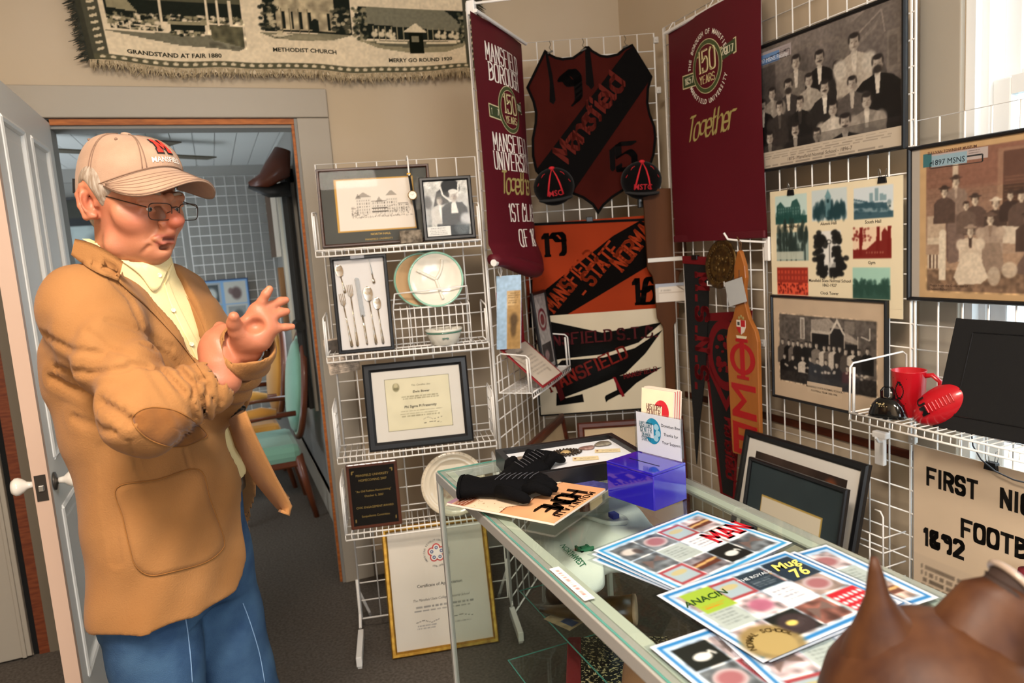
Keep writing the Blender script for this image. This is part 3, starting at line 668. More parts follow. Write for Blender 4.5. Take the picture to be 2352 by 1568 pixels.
# certificate
def art_cert(w, h):
    a = Art(w, h, '#e4dcc6'); a.rect(0, 0, 1, 1, '#2a2a26'); a.rect(.006, .009, .994, .991, '#ddd5b4'); a.rect(.02, .03, .98, .97, '#e0d8b8'); a.noise(.05, 8)
    a.ell(.17, .83, .055, .085, '#8d8664', .8); a.ell(.17, .86, .028, .06, '#c9bf98', .8); a.ell(.17, .80, .04, .03, '#6d6748', .7)
    a.text('This Certifies that', .55, .83, .010, '#6b654c', shear=.3); a.text('Elwin Bower', .55, .70, .0125, '#3c3829', bold=.02, shear=.1); a.scrib(.24, .57, .86, .66, 2, '#827b5f', .7, .9)
    a.text('Phi Sigma Pi Fraternity', .52, .42, .0135, '#2f2b1f', bold=.02, shear=.12); a.scrib(.18, .24, .86, .38, 3, '#827b5f', .7, .9); a.line([(.55, .18), (.62, .21), (.70, .16), (.86, .2)], .007, '#4b463a'); a.line([(.55, .10), (.7, .12), (.82, .09)], .007, '#4b463a'); return a
picture('framed_certificate', 'fraternity certificate with white mat in wide black frame, third shelf', 'certificate', place('P1', .303, .8085, -.155, lean=.15), .398, .331, .032, .022, BLACKF, art_cert, mat('white_mat_board', '#ddd8cf', .9), (.046, .042, .036, .032))
# engraved plaque
t = thing('award_plaque', 'walnut plaque with black engraved plate on the lowest shelf', 'plaque', M=place('P1', .104, .5085, -.14, lean=.07))
b = MB(); b.box(-.097, .097, -.018, 0, 0, .254, bev=.005); b.build('board', mat('plaque_wood', '#4e2616', .3, coat=.3), t)
a = Art(.170, .226, '#0c0b0b', .003)
for i, (tx, v, sz) in enumerate((('MANSFIELD UNIVERSITY', .84, .0125), ('HOMECOMING 2007', .755, .0125), ('"An Old Fashion Homecoming"', .57, .0115), ('October 6, 2007', .485, .0115), ('CIVIC ENGAGEMENT AWARD', .29, .0115), ('Susquehanna Committee', .14, .0115))):
    a.text(tx, .5, v, sz, '#8a7440', sx=.92)
for e, f in ((.05, .93), (.95, .93), (.05, .06), (.95, .06)): a.line([(e, f), (e+(.05 if e < .5 else -.05), f)], .008, '#8a7440'); a.line([(e, f), (e, f+(.05 if f < .5 else -.05))], .008, '#8a7440')
a.build('engraved_plate', colmat('engraved_brass', .15, .5), t, y=-.0185, z0=.014)
# big commemorative plate
t = thing('commemorative_plate', 'large cream plate with ridged rim and brown scene, lowest shelf', 'plate', M=place('P1', .412, .632, -.11, lean=.14))
b = MB(); T = Matrix.Rotation(math.pi/2, 4, 'X'); r = .128; b.lathe([(r*.5, -.003), (r*.65, 0), (r, .014), (r*.985, .018), (r*.93, .0165), (r*.91, .0185), (r*.88, .0155), (r*.78, .011), (r*.76, .0125), (r*.73, .010), (r*.66, .005), (.001, .004)], 56, '#d9cdb8', T, cap=False)
b.build('plate_body', colmat('glazed_china', .15, .5, coat=.4), t, smooth=True)
b = MB()
for k in range(44):
    q = k*2*math.pi/44; b.tube([(.94*r*math.cos(q), -.0175, .94*r*math.sin(q)), (.985*r*math.cos(q), -.0178, .985*r*math.sin(q))], .0016, 5, '#cabda5')
b.build('fluted_edge', colmat('glazed_china', .15, .5, coat=.4), t)
a = Art(.15, .15, '#d9cdb8', .002); a.ell(.5, .42, .42, .30, '#a5826c', .6, .5)
for k in range(60): a.ell(a.rng.uniform(.12, .88), a.rng.uniform(.15, .7), .04, .04, ('#8a5f4f', '#6d6a5a', '#b99a86', '#94745f')[k % 4], .5, .6)
a.rect(.3, .35, .7, .55, '#8c6252', .6); a.ell(.5, .8, .03, .03, '#4b3d33', .6)
V = []; n = 40
W = a._win(0, 0, 1, 1); m = np.hypot(a.U-.5, a.V-.5) > .47; a.a[m] = hx('#d9cdb8'); a.build('printed_scene', GLOSSP, t, y=-.0062, z0=-.075, warp=lambda v: v*np.where(True, 1, 1))
# gold framed bicentennial certificate leaning at the panel's foot
def art_bicent(w, h):
    a = Art(w, h, '#d9d2c6'); a.noise(.03, 5); cx, cy, r0 = .5, .775, .034
    a.arc('AMERICAN REVOLUTION BICENTENNIAL', cx, cy, .046, 215, -35, .0105, '#4a4a4c', sx=.9); a.arc('1776-1976', cx, cy, .055, 248, 292, .0105, '#4a4a4c', inside=True)
    for k in range(5):
        q = R(90+72*k); p = (cx*w+.020*math.cos(q), cy*h+.020*math.sin(q))
        for rr, c_, ly in ((.0165, '#c43a3a', 1), (.0115, '#e6e1d8', 2), (.0065, '#2f4a86', 4)):
            a.shape([(p[0]+rr*math.cos(R(10*i)), p[1]+rr*math.sin(R(10*i))) for i in range(36)], c_, ly)
        a.shape([(p[0]+.0028*math.cos(R(15*i)), p[1]+.0028*math.sin(R(15*i))) for i in range(24)], '#e6e1d8', 5)
    a.shape([(cx*w+(.012 if i % 2 else .021)*math.cos(R(54+36*i)), cy*h+(.012 if i % 2 else .021)*math.sin(R(54+36*i))) for i in range(10)], '#e6e1d8', 6)
    a.text('Certificate of Appreciation', .5, .50, .0165, '#2a2a2c', bold=.01); a.text('The Mansfield State College Memorial School', .5, .385, .0135, '#3a3a3c', shear=.35, sx=.9)
    a.scrib(.2, .29, .86, .35, 2, '#5a5a5c', .6, .9); a.line([(.22, .21), (.3, .225), (.38, .20), (.46, .22)], .004, '#3a3a3c'); a.line([(.6, .22), (.7, .23), (.82, .21)], .004, '#3a3a3c'); a.scrib(.22, .15, .46, .19, 2, '#77777a', .6); a.scrib(.62, .165, .8, .19, 1, '#77777a', .6); return a
hd = PANELS['P1'][2]
picture('gold_framed_certificate', 'gold framed bicentennial certificate leaning on the panel at floor level', 'certificate', Matrix.Translation((.670, 2.5885, .002)) @ Matrix.Rotation(hd+.015, 4, 'Z') @ Matrix.Rotation(-.30, 4, 'X'), .418, .492, .021, .020, GOLD, art_bicent)
t = thing('wire_bin', 'white wire bin standing on the floor behind the gold frame', 'wire bin', M=Matrix.Translation((.56, 2.76, 0)) @ Matrix.Rotation(hd, 4, 'Z'))
b = MB()
for k in range(9): b.tube([(-.06, -.05, .01+.035*k), (-.06, .10, .05+.04*k), (.2, .10, .05+.04*k)], .0022, 6)
for k in range(5): b.tube([(-.06, -.05+.0375*k, .01+.01*k), (-.06, -.05+.0375*k, .29+.02*k)], .0022, 6)
b.build('wire_sides', WHITE, t, smooth=True)
# ------------------------------------------------------------------ cloth banners, felt pennants
def inset(poly, d):
    n = len(poly); A_ = sum(poly[i][0]*poly[(i+1) % n][1]-poly[(i+1) % n][0]*poly[i][1] for i in range(n)); sg = 1 if A_ > 0 else -1; out = []
    for i in range(n):
        p, c_, q = [np.array(poly[(i+k) % n], float) for k in (-1, 0, 1)]
        e1, e2 = (c_-p)/np.linalg.norm(c_-p), (q-c_)/np.linalg.norm(q-c_); n1, n2 = np.array([-e1[1], e1[0]])*sg, np.array([-e2[1], e2[0]])*sg
        m = n1+n2; l = np.linalg.norm(m); m = m/l if l > 1e-6 else n1; out.append(tuple(c_+m*d/max(.45, m @ n1)))
    return out
SER = dict(w=.15, th=.05, asp=.50, serif=.045, space=.48)
SLAB = dict(w=.17, th=.13, asp=.58, serif=.05, space=.5)
BLK = dict(w=.25, th=.05, ang=.75, asp=.50, space=.22)
GOTH = dict(w=.19, th=.17, asp=.55, space=.42)
SCR = dict(w=.13, th=.035, ang=.7, asp=.42, space=.05, shear=.22)
def emblem(a, cx, cy, r, sx=1, arcs=True):
    """anniversary ring: green ring, gold 150, two ribbon ends"""
    E = lambda rr, c, ly, n=48: a.shape([(cx+rr*sx*math.cos(2*math.pi*i/n), cy+rr*math.sin(2*math.pi*i/n)) for i in range(n)], c, ly)
    for e, t in ((-1, '1857'), (1, '2007')):
        x0, x1 = sorted((cx+e*r*.9*sx, cx+e*r*1.85*sx)); dz = -.30*r if e < 0 else .22*r
        for g, c, ly in ((.0045, '#cfc59a', 1), (0, '#39452b', 2)):
            a.shape([(x0-g, cy+dz-.28*r-g+(.12*r if e < 0 else -.0)), (x1+g, cy+dz-.22*r-g+(-.0 if e < 0 else .1*r)), (x1+g, cy+dz+.26*r+g+(0 if e < 0 else .1*r)), (x0-g, cy+dz+.20*r+g+(.12*r if e < 0 else 0))], c, ly)
        a.text(t, (x0+x1)/2/a.w, (cy+dz-.1*r+.03*r)/a.h, .26*r, '#e6dfc2', sx=sx*1.0, pen=SER, lay=3)
    E(r*1.05, '#cfc59a', 3); E(r*1.02, '#46512f', 4); E(r*.86, '#cfc59a', 5); E(r*.84, a.bgc, 6)
    a.text('150', cx/a.w, (cy-.16*r)/a.h, .80*r, '#e8dcae', sx=sx*.80, pen=dict(w=.17, th=.09, asp=.56, serif=.04, space=.48), lay=7)
    a.text('150', (cx-.004)/a.w, (cy-.15*r)/a.h, .80*r, '#6b5a2a', sx=sx*.80, pen=dict(w=.08, th=.03, asp=.56, serif=.02, space=.48), lay=8)
    a.text('YEARS', cx/a.w, (cy-.62*r)/a.h, .30*r, '#d8cb96', sx=sx, pen=SER, lay=7)
    if arcs: a.arc('THE BOROUGH OF MANSFIELD', cx/a.w, cy/a.h, r*1.24, 172, 8, r*.27, '#e9e2d4', bold=.015, sx=.85*sx); a.arc('MANSFIELD UNIVERSITY', cx/a.w, cy/a.h, r*1.45, 207, 333, r*.27, '#e9e2d4', inside=True, bold=.015, sx=.85*sx)
MAROON = '#560e1b'
SATIN = colmat('maroon_satin', .55, .3, .1, 900)
# left banner, bulging from the side panel
a = Art(.53, .94, MAROON, .008); a.bgc = MAROON; W_ = '#eee6dc'
for t_, zc, sz in (('MANSFIELD', 2.252, .066), ('BOROUGH', 2.180, .066), ('MANSFIELD', 1.918, .066), ('UNIVERSITY', 1.846, .066)): a.text(t_, .50, (zc-1.46)/.94, sz, W_, sx=.78 if len(t_) > 8 else .88, pen=SER)
emblem(a, .262, .625, .088, 1.0, arcs=False)
a.text('Together', .52, (1.755-1.46)/.94, .085, '#a3965c', sx=.95, pen=SCR); a.text('1ST CLASS', .60, (1.645-1.46)/.94, .068, W_, sx=.72, pen=SER); a.text('OF 18', .60, (1.545-1.46)/.94, .066, W_, sx=.85, pen=SER)
def warpL(v):
    x, y, z = v[:, 0].copy(), v[:, 1].copy(), v[:, 2].copy(); u = x/.53
    f = 1-.8*z/.94; y = y-.055*np.sin(np.pi*np.clip(u, 0, 1)**1.3)*f-.008*np.sin(u*9+z*4)*f-.02*u
    k = np.clip((.10-z)/.10, 0, 1); y = y-.025*np.sin(k*np.pi*.5); z = z+.0*k+.02*np.cos(u*5)*k
    return np.column_stack([x, y, z])
t = thing('cloth_banner', 'narrow looking maroon anniversary banner hanging at left of the shield', 'banner', M=place('P2', -.095, 1.455, -.045), group=None)
a.build('banner_cloth', SATIN, t, x0=0, warp=warpL, eps=.0006)
b = MB(); b.tube([(.0, -.02, .938), (.53, -.04, .938)], .007, 8); b.build('hanging_rod', WHITE, t)
b = MB()
pts = [(x, -.012-.055*math.sin(math.pi*(x/.53)**1.3)-.02*x, .012+.03*math.cos(x*9)) for x in np.linspace(0, .53, 14)]; b.tube(pts, [.022+.014*math.sin(math.pi*i/13) for i in range(14)], 12, MAROON, flat=.9); b.build('rolled_hem', SATIN, t, smooth=True)
b = MB(); b.tube([(-.004, -.02, .03), (.016, -.022, .03)], .013, 12); b.build('rod_end_cap', WHITE, t)
t = thing('panel_hook', 'long white wire hook on top corner of left banner panel', 'hook', M=place('P2', 0, 2.44, -.01))
b = MB(); b.tube([(0, 0, -.03), (0, -.01, .01), (0, -.16, .0), (0, -.195, .028)], .0045, 8); b.box(-.014, .014, -.02, .012, -.03, .02, bev=.004); b.build('hook_wire', WHITE, t)
# blue ribbon card, red folder, little framed print and the shelf carrying them
t = thing('ribbon_card', 'pale blue card with brown clipping hung by string below left banner', 'card', M=place('P2', .002, 1.140, -.065, turn=-math.pi/2+.15))
a = Art(.098, .29, '#9fbcd6', .004); a.rect(.42, .0, .98, .80, '#b08d5a'); a.rect(.42, .55, .72, .80, '#c7a777'); a.rect(.45, .02, .95, .6, '#a27f4e', .7); a.ell(.7, .4, .16, .09, '#4f3d28', .9, .7); a.ell(.68, .27, .12, .1, '#4f3d28', .8, .7); a.scrib(.46, .62, .94, .78, 5, '#5e4a2f', .6); a.noise(.15, 12)
a.build('card_sheet', PRINT, t, warp=lambda v: np.column_stack([v[:, 0]+.02*np.sin(v[:, 2]*5), v[:, 1]-.012*np.sin(v[:, 2]*11), v[:, 2]]))
b = MB(); b.tube([(-.012, .0, .285), (-.02, -.004, .31), (-.012, 0, .335), (-.004, -.004, .31), (-.012, 0, .285)], .0016, 6); b.build('string', WHITE, t)
def art_smallp(w, h):
    a = Art(w, h, '#a9a29f', .003); a.rect(.08, .03, .95, .97, '#c3bdb9'); a.ell(.5, .66, .33, .15, '#7c2330'); a.ell(.5, .66, .25, .11, '#c3bdb9'); a.ell(.5, .66, .17, .075, '#7c2330'); a.rect(.12, .06, .9, .34, '#4a4443'); a.ell(.45, .18, .17, .07, '#b99', .8, .5); a.noise(.3, 15); return a
picture('small_framed_print', 'small black framed print with red seal on the corner shelf', 'framed print', place('P2', .47, .962, -.085, lean=.1), .21, .37, .014, .014, BLACKF, art_smallp)
t = thing('diploma_folder', 'open red diploma folder propped on the corner wire shelf', 'folder', M=place('P2', .165, .965, -.02))
b = MB(); b.box(-.15, .15, -.008, -.003, .165, .40); b.build('red_cover', mat('red_leatherette', '#8f1622', .45), t)
th_ = math.atan2(.165, -.15)
b = MB(); b.T = Matrix.Translation((0, -.006, .166)) @ Matrix.Rotation(-.82, 4, 'X'); b.box(-.15, .15, -.004, .0, -.225, 0, bev=.001); b.build('red_cover', mat('red_leatherette', '#8f1622', .45), t)
a = Art(.27, .205, '#d5c9b8', .004); a.text('Mansfield', .4, .8, .02, '#6a5f52', shear=.2); a.scrib(.15, .2, .85, .72, 6, '#8a8073', .5, .85); a.ell(.75, .2, .05, .06, '#a09482', .6)
o = a.build('diploma_sheet', PRINT, t, z0=-.215, y=-.0045); o.matrix_local = Matrix.Translation((0, -.006, .166)) @ Matrix.Rotation(-.82, 4, 'X')
shelf('corner wire shelf holding red diploma folder below left banner', .962, pl='P2', s0=.0, s1=.60, dep=.15, eh=.15, group=None, nr=22)
# shield
OUT = [(0.11, 2.411), (0.136, 2.39), (0.16, 2.376), (0.19, 2.368), (0.235, 2.37), (0.269, 2.39), (0.293, 2.411), (0.311, 2.411), (0.327, 2.393), (0.361, 2.371), (0.391, 2.364), (0.436, 2.37), (0.468, 2.393), (0.508, 2.407), (0.592, 2.258), (0.574, 2.205), (0.568, 2.147), (0.575, 2.097), (0.595, 2.037), (0.598, 1.987), (0.587, 1.913), (0.564, 1.854), (0.514, 1.789), (0.439, 1.758), (0.384, 1.729), (0.342, 1.696), (0.312, 1.658), (0.285, 1.703), (0.244, 1.736), (0.205, 1.755), (0.127, 1.794), (0.069, 1.831), (0.032, 1.876), (0.021, 1.945), (0.025, 2.023), (0.043, 2.092), (0.048, 2.137), (0.039, 2.188), (0.015, 2.251)]
BF = mat('black_felt', '#0b0909', .95, bump=.5, bs=400, spec=.05, sheen=.1)
MF = mat('dark_maroon_felt', '#37110d', .95, var='#401510', vs=5, bump=.5, bs=400, spec=.05)
t = thing('shield_pennant', 'big black and maroon felt shield dated 1915 hanging across the corner', 'pennant', M=place('P3', 0, 0, -.02))
b = MB(); b.prism(OUT, -.004, 0); b.build('felt_backing', BF, t)
b = MB(); b.prism(inset(OUT, .0125), -.006, -.004); b.build('felt_field', MF, t)
b = MB(); b.prism([(0.478, 2.378), (0.512, 2.395), (0.582, 2.262), (0.572, 2.235), (0.205, 1.775), (0.127, 1.805), (0.06, 1.85), (0.04, 1.885)], -.008, -.006); b.build('diagonal_band', BF, t)
def letters(name, txt, s, z, size, m, parent, rot=0, sx=1, pen=None, y=-.0095, d=.0015, shear=0, bold=0):
    V, F = pen_poly(txt, **pen) if pen else text_poly(txt, bold, shear); V = V*np.array([size*sx, size]); ca, sa = math.cos(rot), math.sin(rot); V = V @ np.array([[ca, sa], [-sa, ca]])+np.array([s, z])
    b = MB(); n = len(V); b.add([(p[0], y, p[1]) for p in V]+[(p[0], y+d, p[1]) for p in V], [tuple(f) for f in F]+[tuple(i+n for i in f[::-1]) for f in F]+[(f[i], f[i]+n, f[(i+1) % len(f)]+n, f[(i+1) % len(f)]) for f in F for i in range(len(f))]); return b.build(name, m, parent)
letters('lettering', 'Mansfield', .325, 2.070, .088, mat('maroon_letter_felt', '#57201a', .95, bump=.5, bs=400, spec=.05), t, rot=.865, sx=1.0, pen=dict(w=.26, th=.05, ang=.70, asp=.52, space=.20))
b = MB(); b.prism([(.112, 2.39), (.122, 2.395), (.138, 2.30), (.146, 2.185), (.135, 2.168), (.118, 2.18), (.124, 2.27)], -.0085, -.006); b.build('numeral_stroke', BF, t)
b = MB(); b.prism([(.292, 2.40), (.314, 2.40), (.325, 2.235), (.310, 2.22), (.300, 2.235), (.288, 2.245)], -.0085, -.006)
b.build('numeral_stroke', BF, t)
b = MB(); b.prism([(.378, 1.945), (.405, 1.965), (.402, 1.86), (.388, 1.848), (.378, 1.86)], -.0085, -.006); b.build('numeral_stroke', BF, t)
letters('numeral', '9', .214, 2.165, .135, BF, t, pen=dict(w=.30, th=.06, ang=.6, asp=.55)); letters('numeral', '5', .455, 1.855, .115, BF, t, pen=dict(w=.26, th=.06, ang=.5, asp=.62))
for x in (.135, .285, .475):
    b = MB(); b.tube([(x, .016, 2.45), (x+.004, -.004, 2.43), (x-.004, -.006, 2.415), (x+.006, -.006, 2.40)], .0016, 5); b.tube([(x-.012, -.008, 2.392), (x+.012, -.008, 2.40)], .004, 6); b.build('hanging_wire', mat('dull_wire', '#5f5a52', .5, .6), t)
# two felt beanies
def beanie(label, s, z, txt, tilt):
    t = thing('beanie_cap', label, 'cap', M=place('P3', s, z, -.03, roll=tilt), group=None)
    b = MB(); b.ball((0, -.035, 0), (.094, .052, .086), 24); b.build('crown', BF, t, smooth=True)
    b = MB(); b.T = Matrix.Translation((0, -.06, -.055)) @ Matrix.Rotation(.35, 4, 'X'); b.slab([(.078*math.cos(q), -.05*math.sin(q)) for q in np.linspace(0, math.pi, 18)], -.003, .003); b.build('brim', BF, t)
    RF = mat('bright_red_cord', '#c8202a', .8, bump=.3, bs=300)
    def pt(x, z): return (x, -.035-.0535*math.sqrt(max(0, 1-(x/.094)**2-(z/.086)**2)), z)
    b = MB()
    for e in (-1, 1): b.tube([pt(0, .078), pt(e*.014, .045), pt(e*.024, .01), pt(e*.035, -.042)], [.0025, .003, .0038, .0045], 8); b.tube([pt(0, .078), pt(e*.045, .055), pt(e*.075, .01)], .0012, 6)
    b.ball((0, -.05, .082), (.014, .012, .008), 12); b.build('red_piping', RF, t, smooth=True)
    V, F = text_poly(txt, .012); V = V*np.array([.033, .034]); b = MB(); b.add([(p[0], pt(p[0], p[1]-.045)[1]-.0025, p[1]-.045) for p in V], F); b.build('lettering', mat('red_letter_felt', '#a51c26', .9), t)
beanie('black beanie with red MSC letters on the shield, left', .112, 1.797, 'MSC', -.08)
beanie('black beanie with red MSTC letters on the shield, right', .512, 1.797, 'MSTC', .05)
# orange 1916 pennant
OR = '#8e3319'
t = thing('felt_banner', 'orange and black felt banner dated 1916 hanging below the shield', 'banner', M=place('P3', -.045, 1.150, -.022))
a = Art(.64, .488, OR, .004); a.noise(.16, 5); a.bgc = OR; K = '#0d0a09'
a.over([(0, 0), (.04, .488), (.052, .488), (.014, 0)], [(0, 1, 2, 3)], K); a.over([(.04, .488), (.64, .470), (.64, .462), (.04, .478)], [(0, 1, 2, 3)], K); a.over([(.0, .0), (.64, .03), (.64, .038), (.0, .012)], [(0, 1, 2, 3)], K)
a.over([(.015, .125), (.42, .405), (.56, .472), (.64, .468), (.64, .285), (.33, .125), (.12, .018), (.0, .0)], [tuple(range(8))], K)
WRD = dict(w=.19, th=.14, asp=.56, serif=.05, space=.42)
for w_, x, z, sx, sz in (('MANSFIELD', .19, 1.335, .70, .070), ('STATE', .338, 1.405, .78, .072), ('NORMAL', .505, 1.49, .78, .076), ('-', .252, 1.275, .8, .07), ('-', .42, 1.56, .8, .07), ('-', .055, 1.35, 1, .07)): a.text(w_, (x+.045)/.64, (z-1.15)/.488, sz, OR, rot=.82, sx=sx, pen=WRD)
NUM = dict(w=.26, th=.12, asp=.6, serif=.05, space=.35)
a.text('19', (.096+.045)/.64, (1.484-1.15)/.488, .10, K, sx=.92, pen=NUM); a.text('16', (.51+.045)/.64, (1.229-1.15)/.488, .115, K, sx=.82, pen=NUM)
a.build('felt_cloth', CLOTH, t, x0=0, warp=lambda v: np.column_stack([v[:, 0], v[:, 1], v[:, 2]]))
b = MB(); b.tube([(.045, -.004, .485), (.63, -.004, .468)], .006, 8); b.build('sewn_hem', BF, t)
b = MB(); b.box(.02, .05, -.01, .004, .475, .492, bev=.002); b.build('hanging_clip', BLACKP, t); b = MB(); b.box(.30, .33, -.01, .004, .478, .50, bev=.002); b.build('hanging_clip', BLACKP, t)
# white board of pennants behind clear film
t = thing('pennant_display', 'cream board with three black pennants under clear film, below orange banner', 'framed pennants', M=place('P3', -.02, .722, -.024))
b = MB(); b.box(0, .62, -.006, 0, 0, .48, bev=.001); b.build('backing_board', mat('cream_board', '#d9ccb2', .8), t)
a = Art(.61, .47, '#d9ccb2', .006); a.noise(.05, 6); K = '#11100f'; RD = '#4a1618'
def S(*p): return [(x+.02-.005, z-.722-.005) for x, z in p]
a.shape(S((.018, 1.185), (.09, 1.165), (.30, 1.105), (.44, 1.118), (.588, 1.135), (.47, 1.045), (.30, 1.0), (.10, .992), (.04, .985)), K); a.shape(S((.008, 1.186), (.03, 1.186), (.055, .985), (.030, .985)), RD, 2)
a.shape(S((.045, .935), (.10, .985), (.30, .985), (.45, 1.02), (.588, 1.10), (.50, .99), (.40, .90), (.27, .855), (.09, .80), (.06, .86)), K); a.shape(S((.04, .94), (.07, .94), (.105, .80), (.082, .785)), RD, 2); a.shape(S((.065, .83), (.11, .80), (.19, .815), (.195, .775), (.06, .765)), K)
a.shape(S((.345, .885), (.45, .905), (.578, .92), (.45, .85), (.385, .795), (.36, .80)), K); a.shape(S((.338, .886), (.352, .886), (.392, .79), (.378, .787)), '#7a1a20', 2); a.shape(S((.30, .80), (.36, .825), (.365, .80), (.31, .775), (.30, .765), (.295, .79)), K)
a.text('MANSFIELD S.T.C.', .46, .715, .052, '#542023', rot=.02, sx=.98, pen=SLAB); a.text('MANSFIELD', .40, .385, .058, '#7c241d', rot=.37, sx=.95, pen=SLAB); a.text('MANSFIELD', .80, .345, .022, '#6a1d20', rot=.17, pen=SLAB)
a.build('felt_pennants', CLOTH, t, x0=.005, z0=.005, y=-.0066)
b = MB(); b.box(0, .62, -.0105, -.0095, 0, .48); b.build('clear_film', FGLASS, t)
b = MB(); b.tube([(0, -.006, 0), (.62, -.006, 0)], .004, 6); b.tube([(0, -.006, 0), (0, -.006, .48)], .0045, 6); b.build('black_edging', BLACKP, t)
# tall wooden paddle in front of the corner
PINE = mat('honey_wood', '#8a5326', .4, var='#6b3b17', vs=10, stretch=(1, 1, .12), coat=.15)
OAK = mat('dark_oak_paddle', '#553117', .6, var='#42240f', vs=9, stretch=(1, 1, .1), spec=.15)
t = thing('wooden_paddle', 'long dark wooden paddle standing between shield and right banner', 'paddle', M=place('P3', .605, 0, -.075))
P = [(-.092, 1.735), (-.078, 1.755), (.078, 1.75), (.090, 1.738), (.098, 1.44), (.095, 1.40), (.06, 1.36), (.055, 1.34), (.052, 1.20), (.05, 1.16), (.022, 1.12), (.020, .70), (-.025, .70), (-.025, 1.12), (-.052, 1.16), (-.06, 1.33), (-.066, 1.36), (-.088, 1.395), (-.086, 1.44)]
b = MB(); b.prism(P, -.012, .006); b.build('paddle_blade', OAK, t, bev=.003)
b = MB(); b.box(-.084, .088, -.0135, -.0125, 1.422, 1.440); b.build('label_strip', mat('white_label', '#d9d6d0', .5), t)
a = Art(.145, .085, '#bdb3a8', .004); a.rect(.0, .80, 1, 1, '#9aa3b5', .8); a.rect(.1, .0, 1, .82, '#d6ccc0'); a.line([(.1, .5), (1, .5)], .02, '#b8a99b'); a.line([(.55, 0), (.55, .82)], .02, '#b8a99b'); a.scrib(.14, .55, .5, .7, 1, '#8d8378', .5)
a.build('paper_card', PRINT, t, x0=-.055, z0=1.235, y=-.0145)
t = thing('camera_box', 'small black box clipped behind the paddle beside the right beanie', 'box', M=place('P3', .53, 1.675, -.012))
b = MB(); b.box(-.032, .02, -.03, .0, 0, .05, bev=.003); b.build('box_body', BLACKP, t); b = MB(); b.box(-.026, -.016, -.032, -.030, .028, .040); b.build('indicator', mat('pale_indicator', '#cfd8e2', .3), t)
# framed pictures on the floor behind the case
def art_pale(w, h):
    a = Art(w, h, '#c3aa86', .008); a.noise(.1, 5); a.ell(.5, .35, .3, .12, '#a67c4e', .6, .8); a.scrib(.3, .1, .7, .3, 3, '#8a7455', .5); return a
picture('mahogany_frame', 'mahogany framed certificate leaning on the corner panel, behind the tray', 'framed picture', place('P3', .40, .002, -.22, lean=.18), .50, .70, .032, .02, MAHOG, art_pale)
picture('mahogany_frame', 'mahogany framed picture leaning on the side panel under corner shelf', 'framed picture', place('P2', .33, .002, -.20, lean=.15), .52, .74, .036, .02, MAHOG, art_pale)
# ------------------------------------------------------------------ right banner, pennants, medallion, fraternity paddle
a = Art(.60, .90, MAROON, .008); a.bgc = MAROON; emblem(a, .29, .69, .098)
a.text('Together', .48, .47, .095, '#a3965c', sx=1.02, rot=.02, pen=dict(w=.11, th=.03, ang=.7, asp=.36, space=.16, shear=.3))
t = thing('cloth_banner', 'broad maroon anniversary banner ending in the word Together, right of the shield', 'banner', M=place('P4', .07, 1.506, -.035))
a.build('banner_cloth', SATIN, t, x0=0, warp=lambda v: np.column_stack([v[:, 0], v[:, 1]-.012*np.sin(v[:, 0]*5.2)-.006*np.sin(v[:, 0]*9+v[:, 2]*5), v[:, 2]+.012*(v[:, 0]-.3)*(v[:, 2]/.9)]), eps=.0006)
b = MB(); b.tube([(-.01, -.004, .90), (.60, -.008, .905)], .008, 8); b.build('hanging_rod', WHITE, t)
b = MB(); b.box(.0, .60, -.012, .0, .0, .03, bev=.005); b.build('sewn_hem', mat('maroon_hem', MAROON, .6), t)
for x in (.02, .3, .58): b = MB(); b.tube([(x, -.006, .905), (x+.01, .012, .935), (x-.006, .02, .94)], .002, 6); b.build('tie', WHITE, t)
def pennant(name, label, M, poly, edge=None, parts=(), back=None):
    t = thing(name, label, 'pennant', M=M); b = MB(); b.prism(poly, -.004, 0); b.build('felt_backing', BF if back is None else back, t)
    return t
RFELT = mat('dull_red_felt', '#6e1c20', .95, bump=.5, bs=400, spec=.05)
t = pennant('felt_pennant', 'long narrow black pennant with red letters M.S.N.S. hanging down', place('P4', .215, 0, -.03), [(-.092, 1.437), (.090, 1.432), (.082, 1.25), (.045, .95), (-.015, .70), (-.035, .58), (-.05, .50), (-.058, .58), (-.06, .70), (-.078, 1.0), (-.085, 1.25)])
b = MB(); b.prism([(-.096, 1.445), (.094, 1.440), (.092, 1.405), (-.094, 1.412)], -.0065, -.004); b.build('header_band', RFELT, t)
for i, (ch, z) in enumerate((('M', 1.335), ('.', 1.265), ('S', 1.195), ('.', 1.128), ('N', 1.062), ('.', .995), ('S', .935), ('.', .872))):
    letters('lettering', ch, .002-.012*i*.35, z, .085, RFELT, t, rot=-math.pi/2, sx=.92, pen=dict(w=.24, th=.20, asp=.62, serif=.05, space=.3), y=-.006)
b = MB(); b.tube([(-.005, -.012, 1.44), (-.012, -.012, 1.475), (.006, -.012, 1.475), (.0, -.012, 1.44)], .0012, 5); b.box(-.02, .02, -.012, .004, 1.428, 1.448, bev=.002); b.build('binder_clip', BLACKP, t)
t = pennant('felt_pennant', 'red bordered black pennant with oval face emblem behind the paddle', place('P4', .40, 0, -.022), [(-.155, 1.195), (.165, 1.228), (.16, 1.14), (.09, .95), (.02, .40), (-.075, .40), (-.15, .95)], back=RFELT)
b = MB(); b.prism([(-.14, 1.165), (.15, 1.185), (.14, 1.12), (.075, .95), (.01, .42), (-.055, .42), (-.13, .95)], -.006, -.004); b.build('felt_field', BF, t)
def ringp(cx, cz, rx, rz, n=28, a0=0): return [(cx+rx*math.cos(2*math.pi*i/n), cz+rz*math.sin(2*math.pi*i/n)) for i in range(n)]
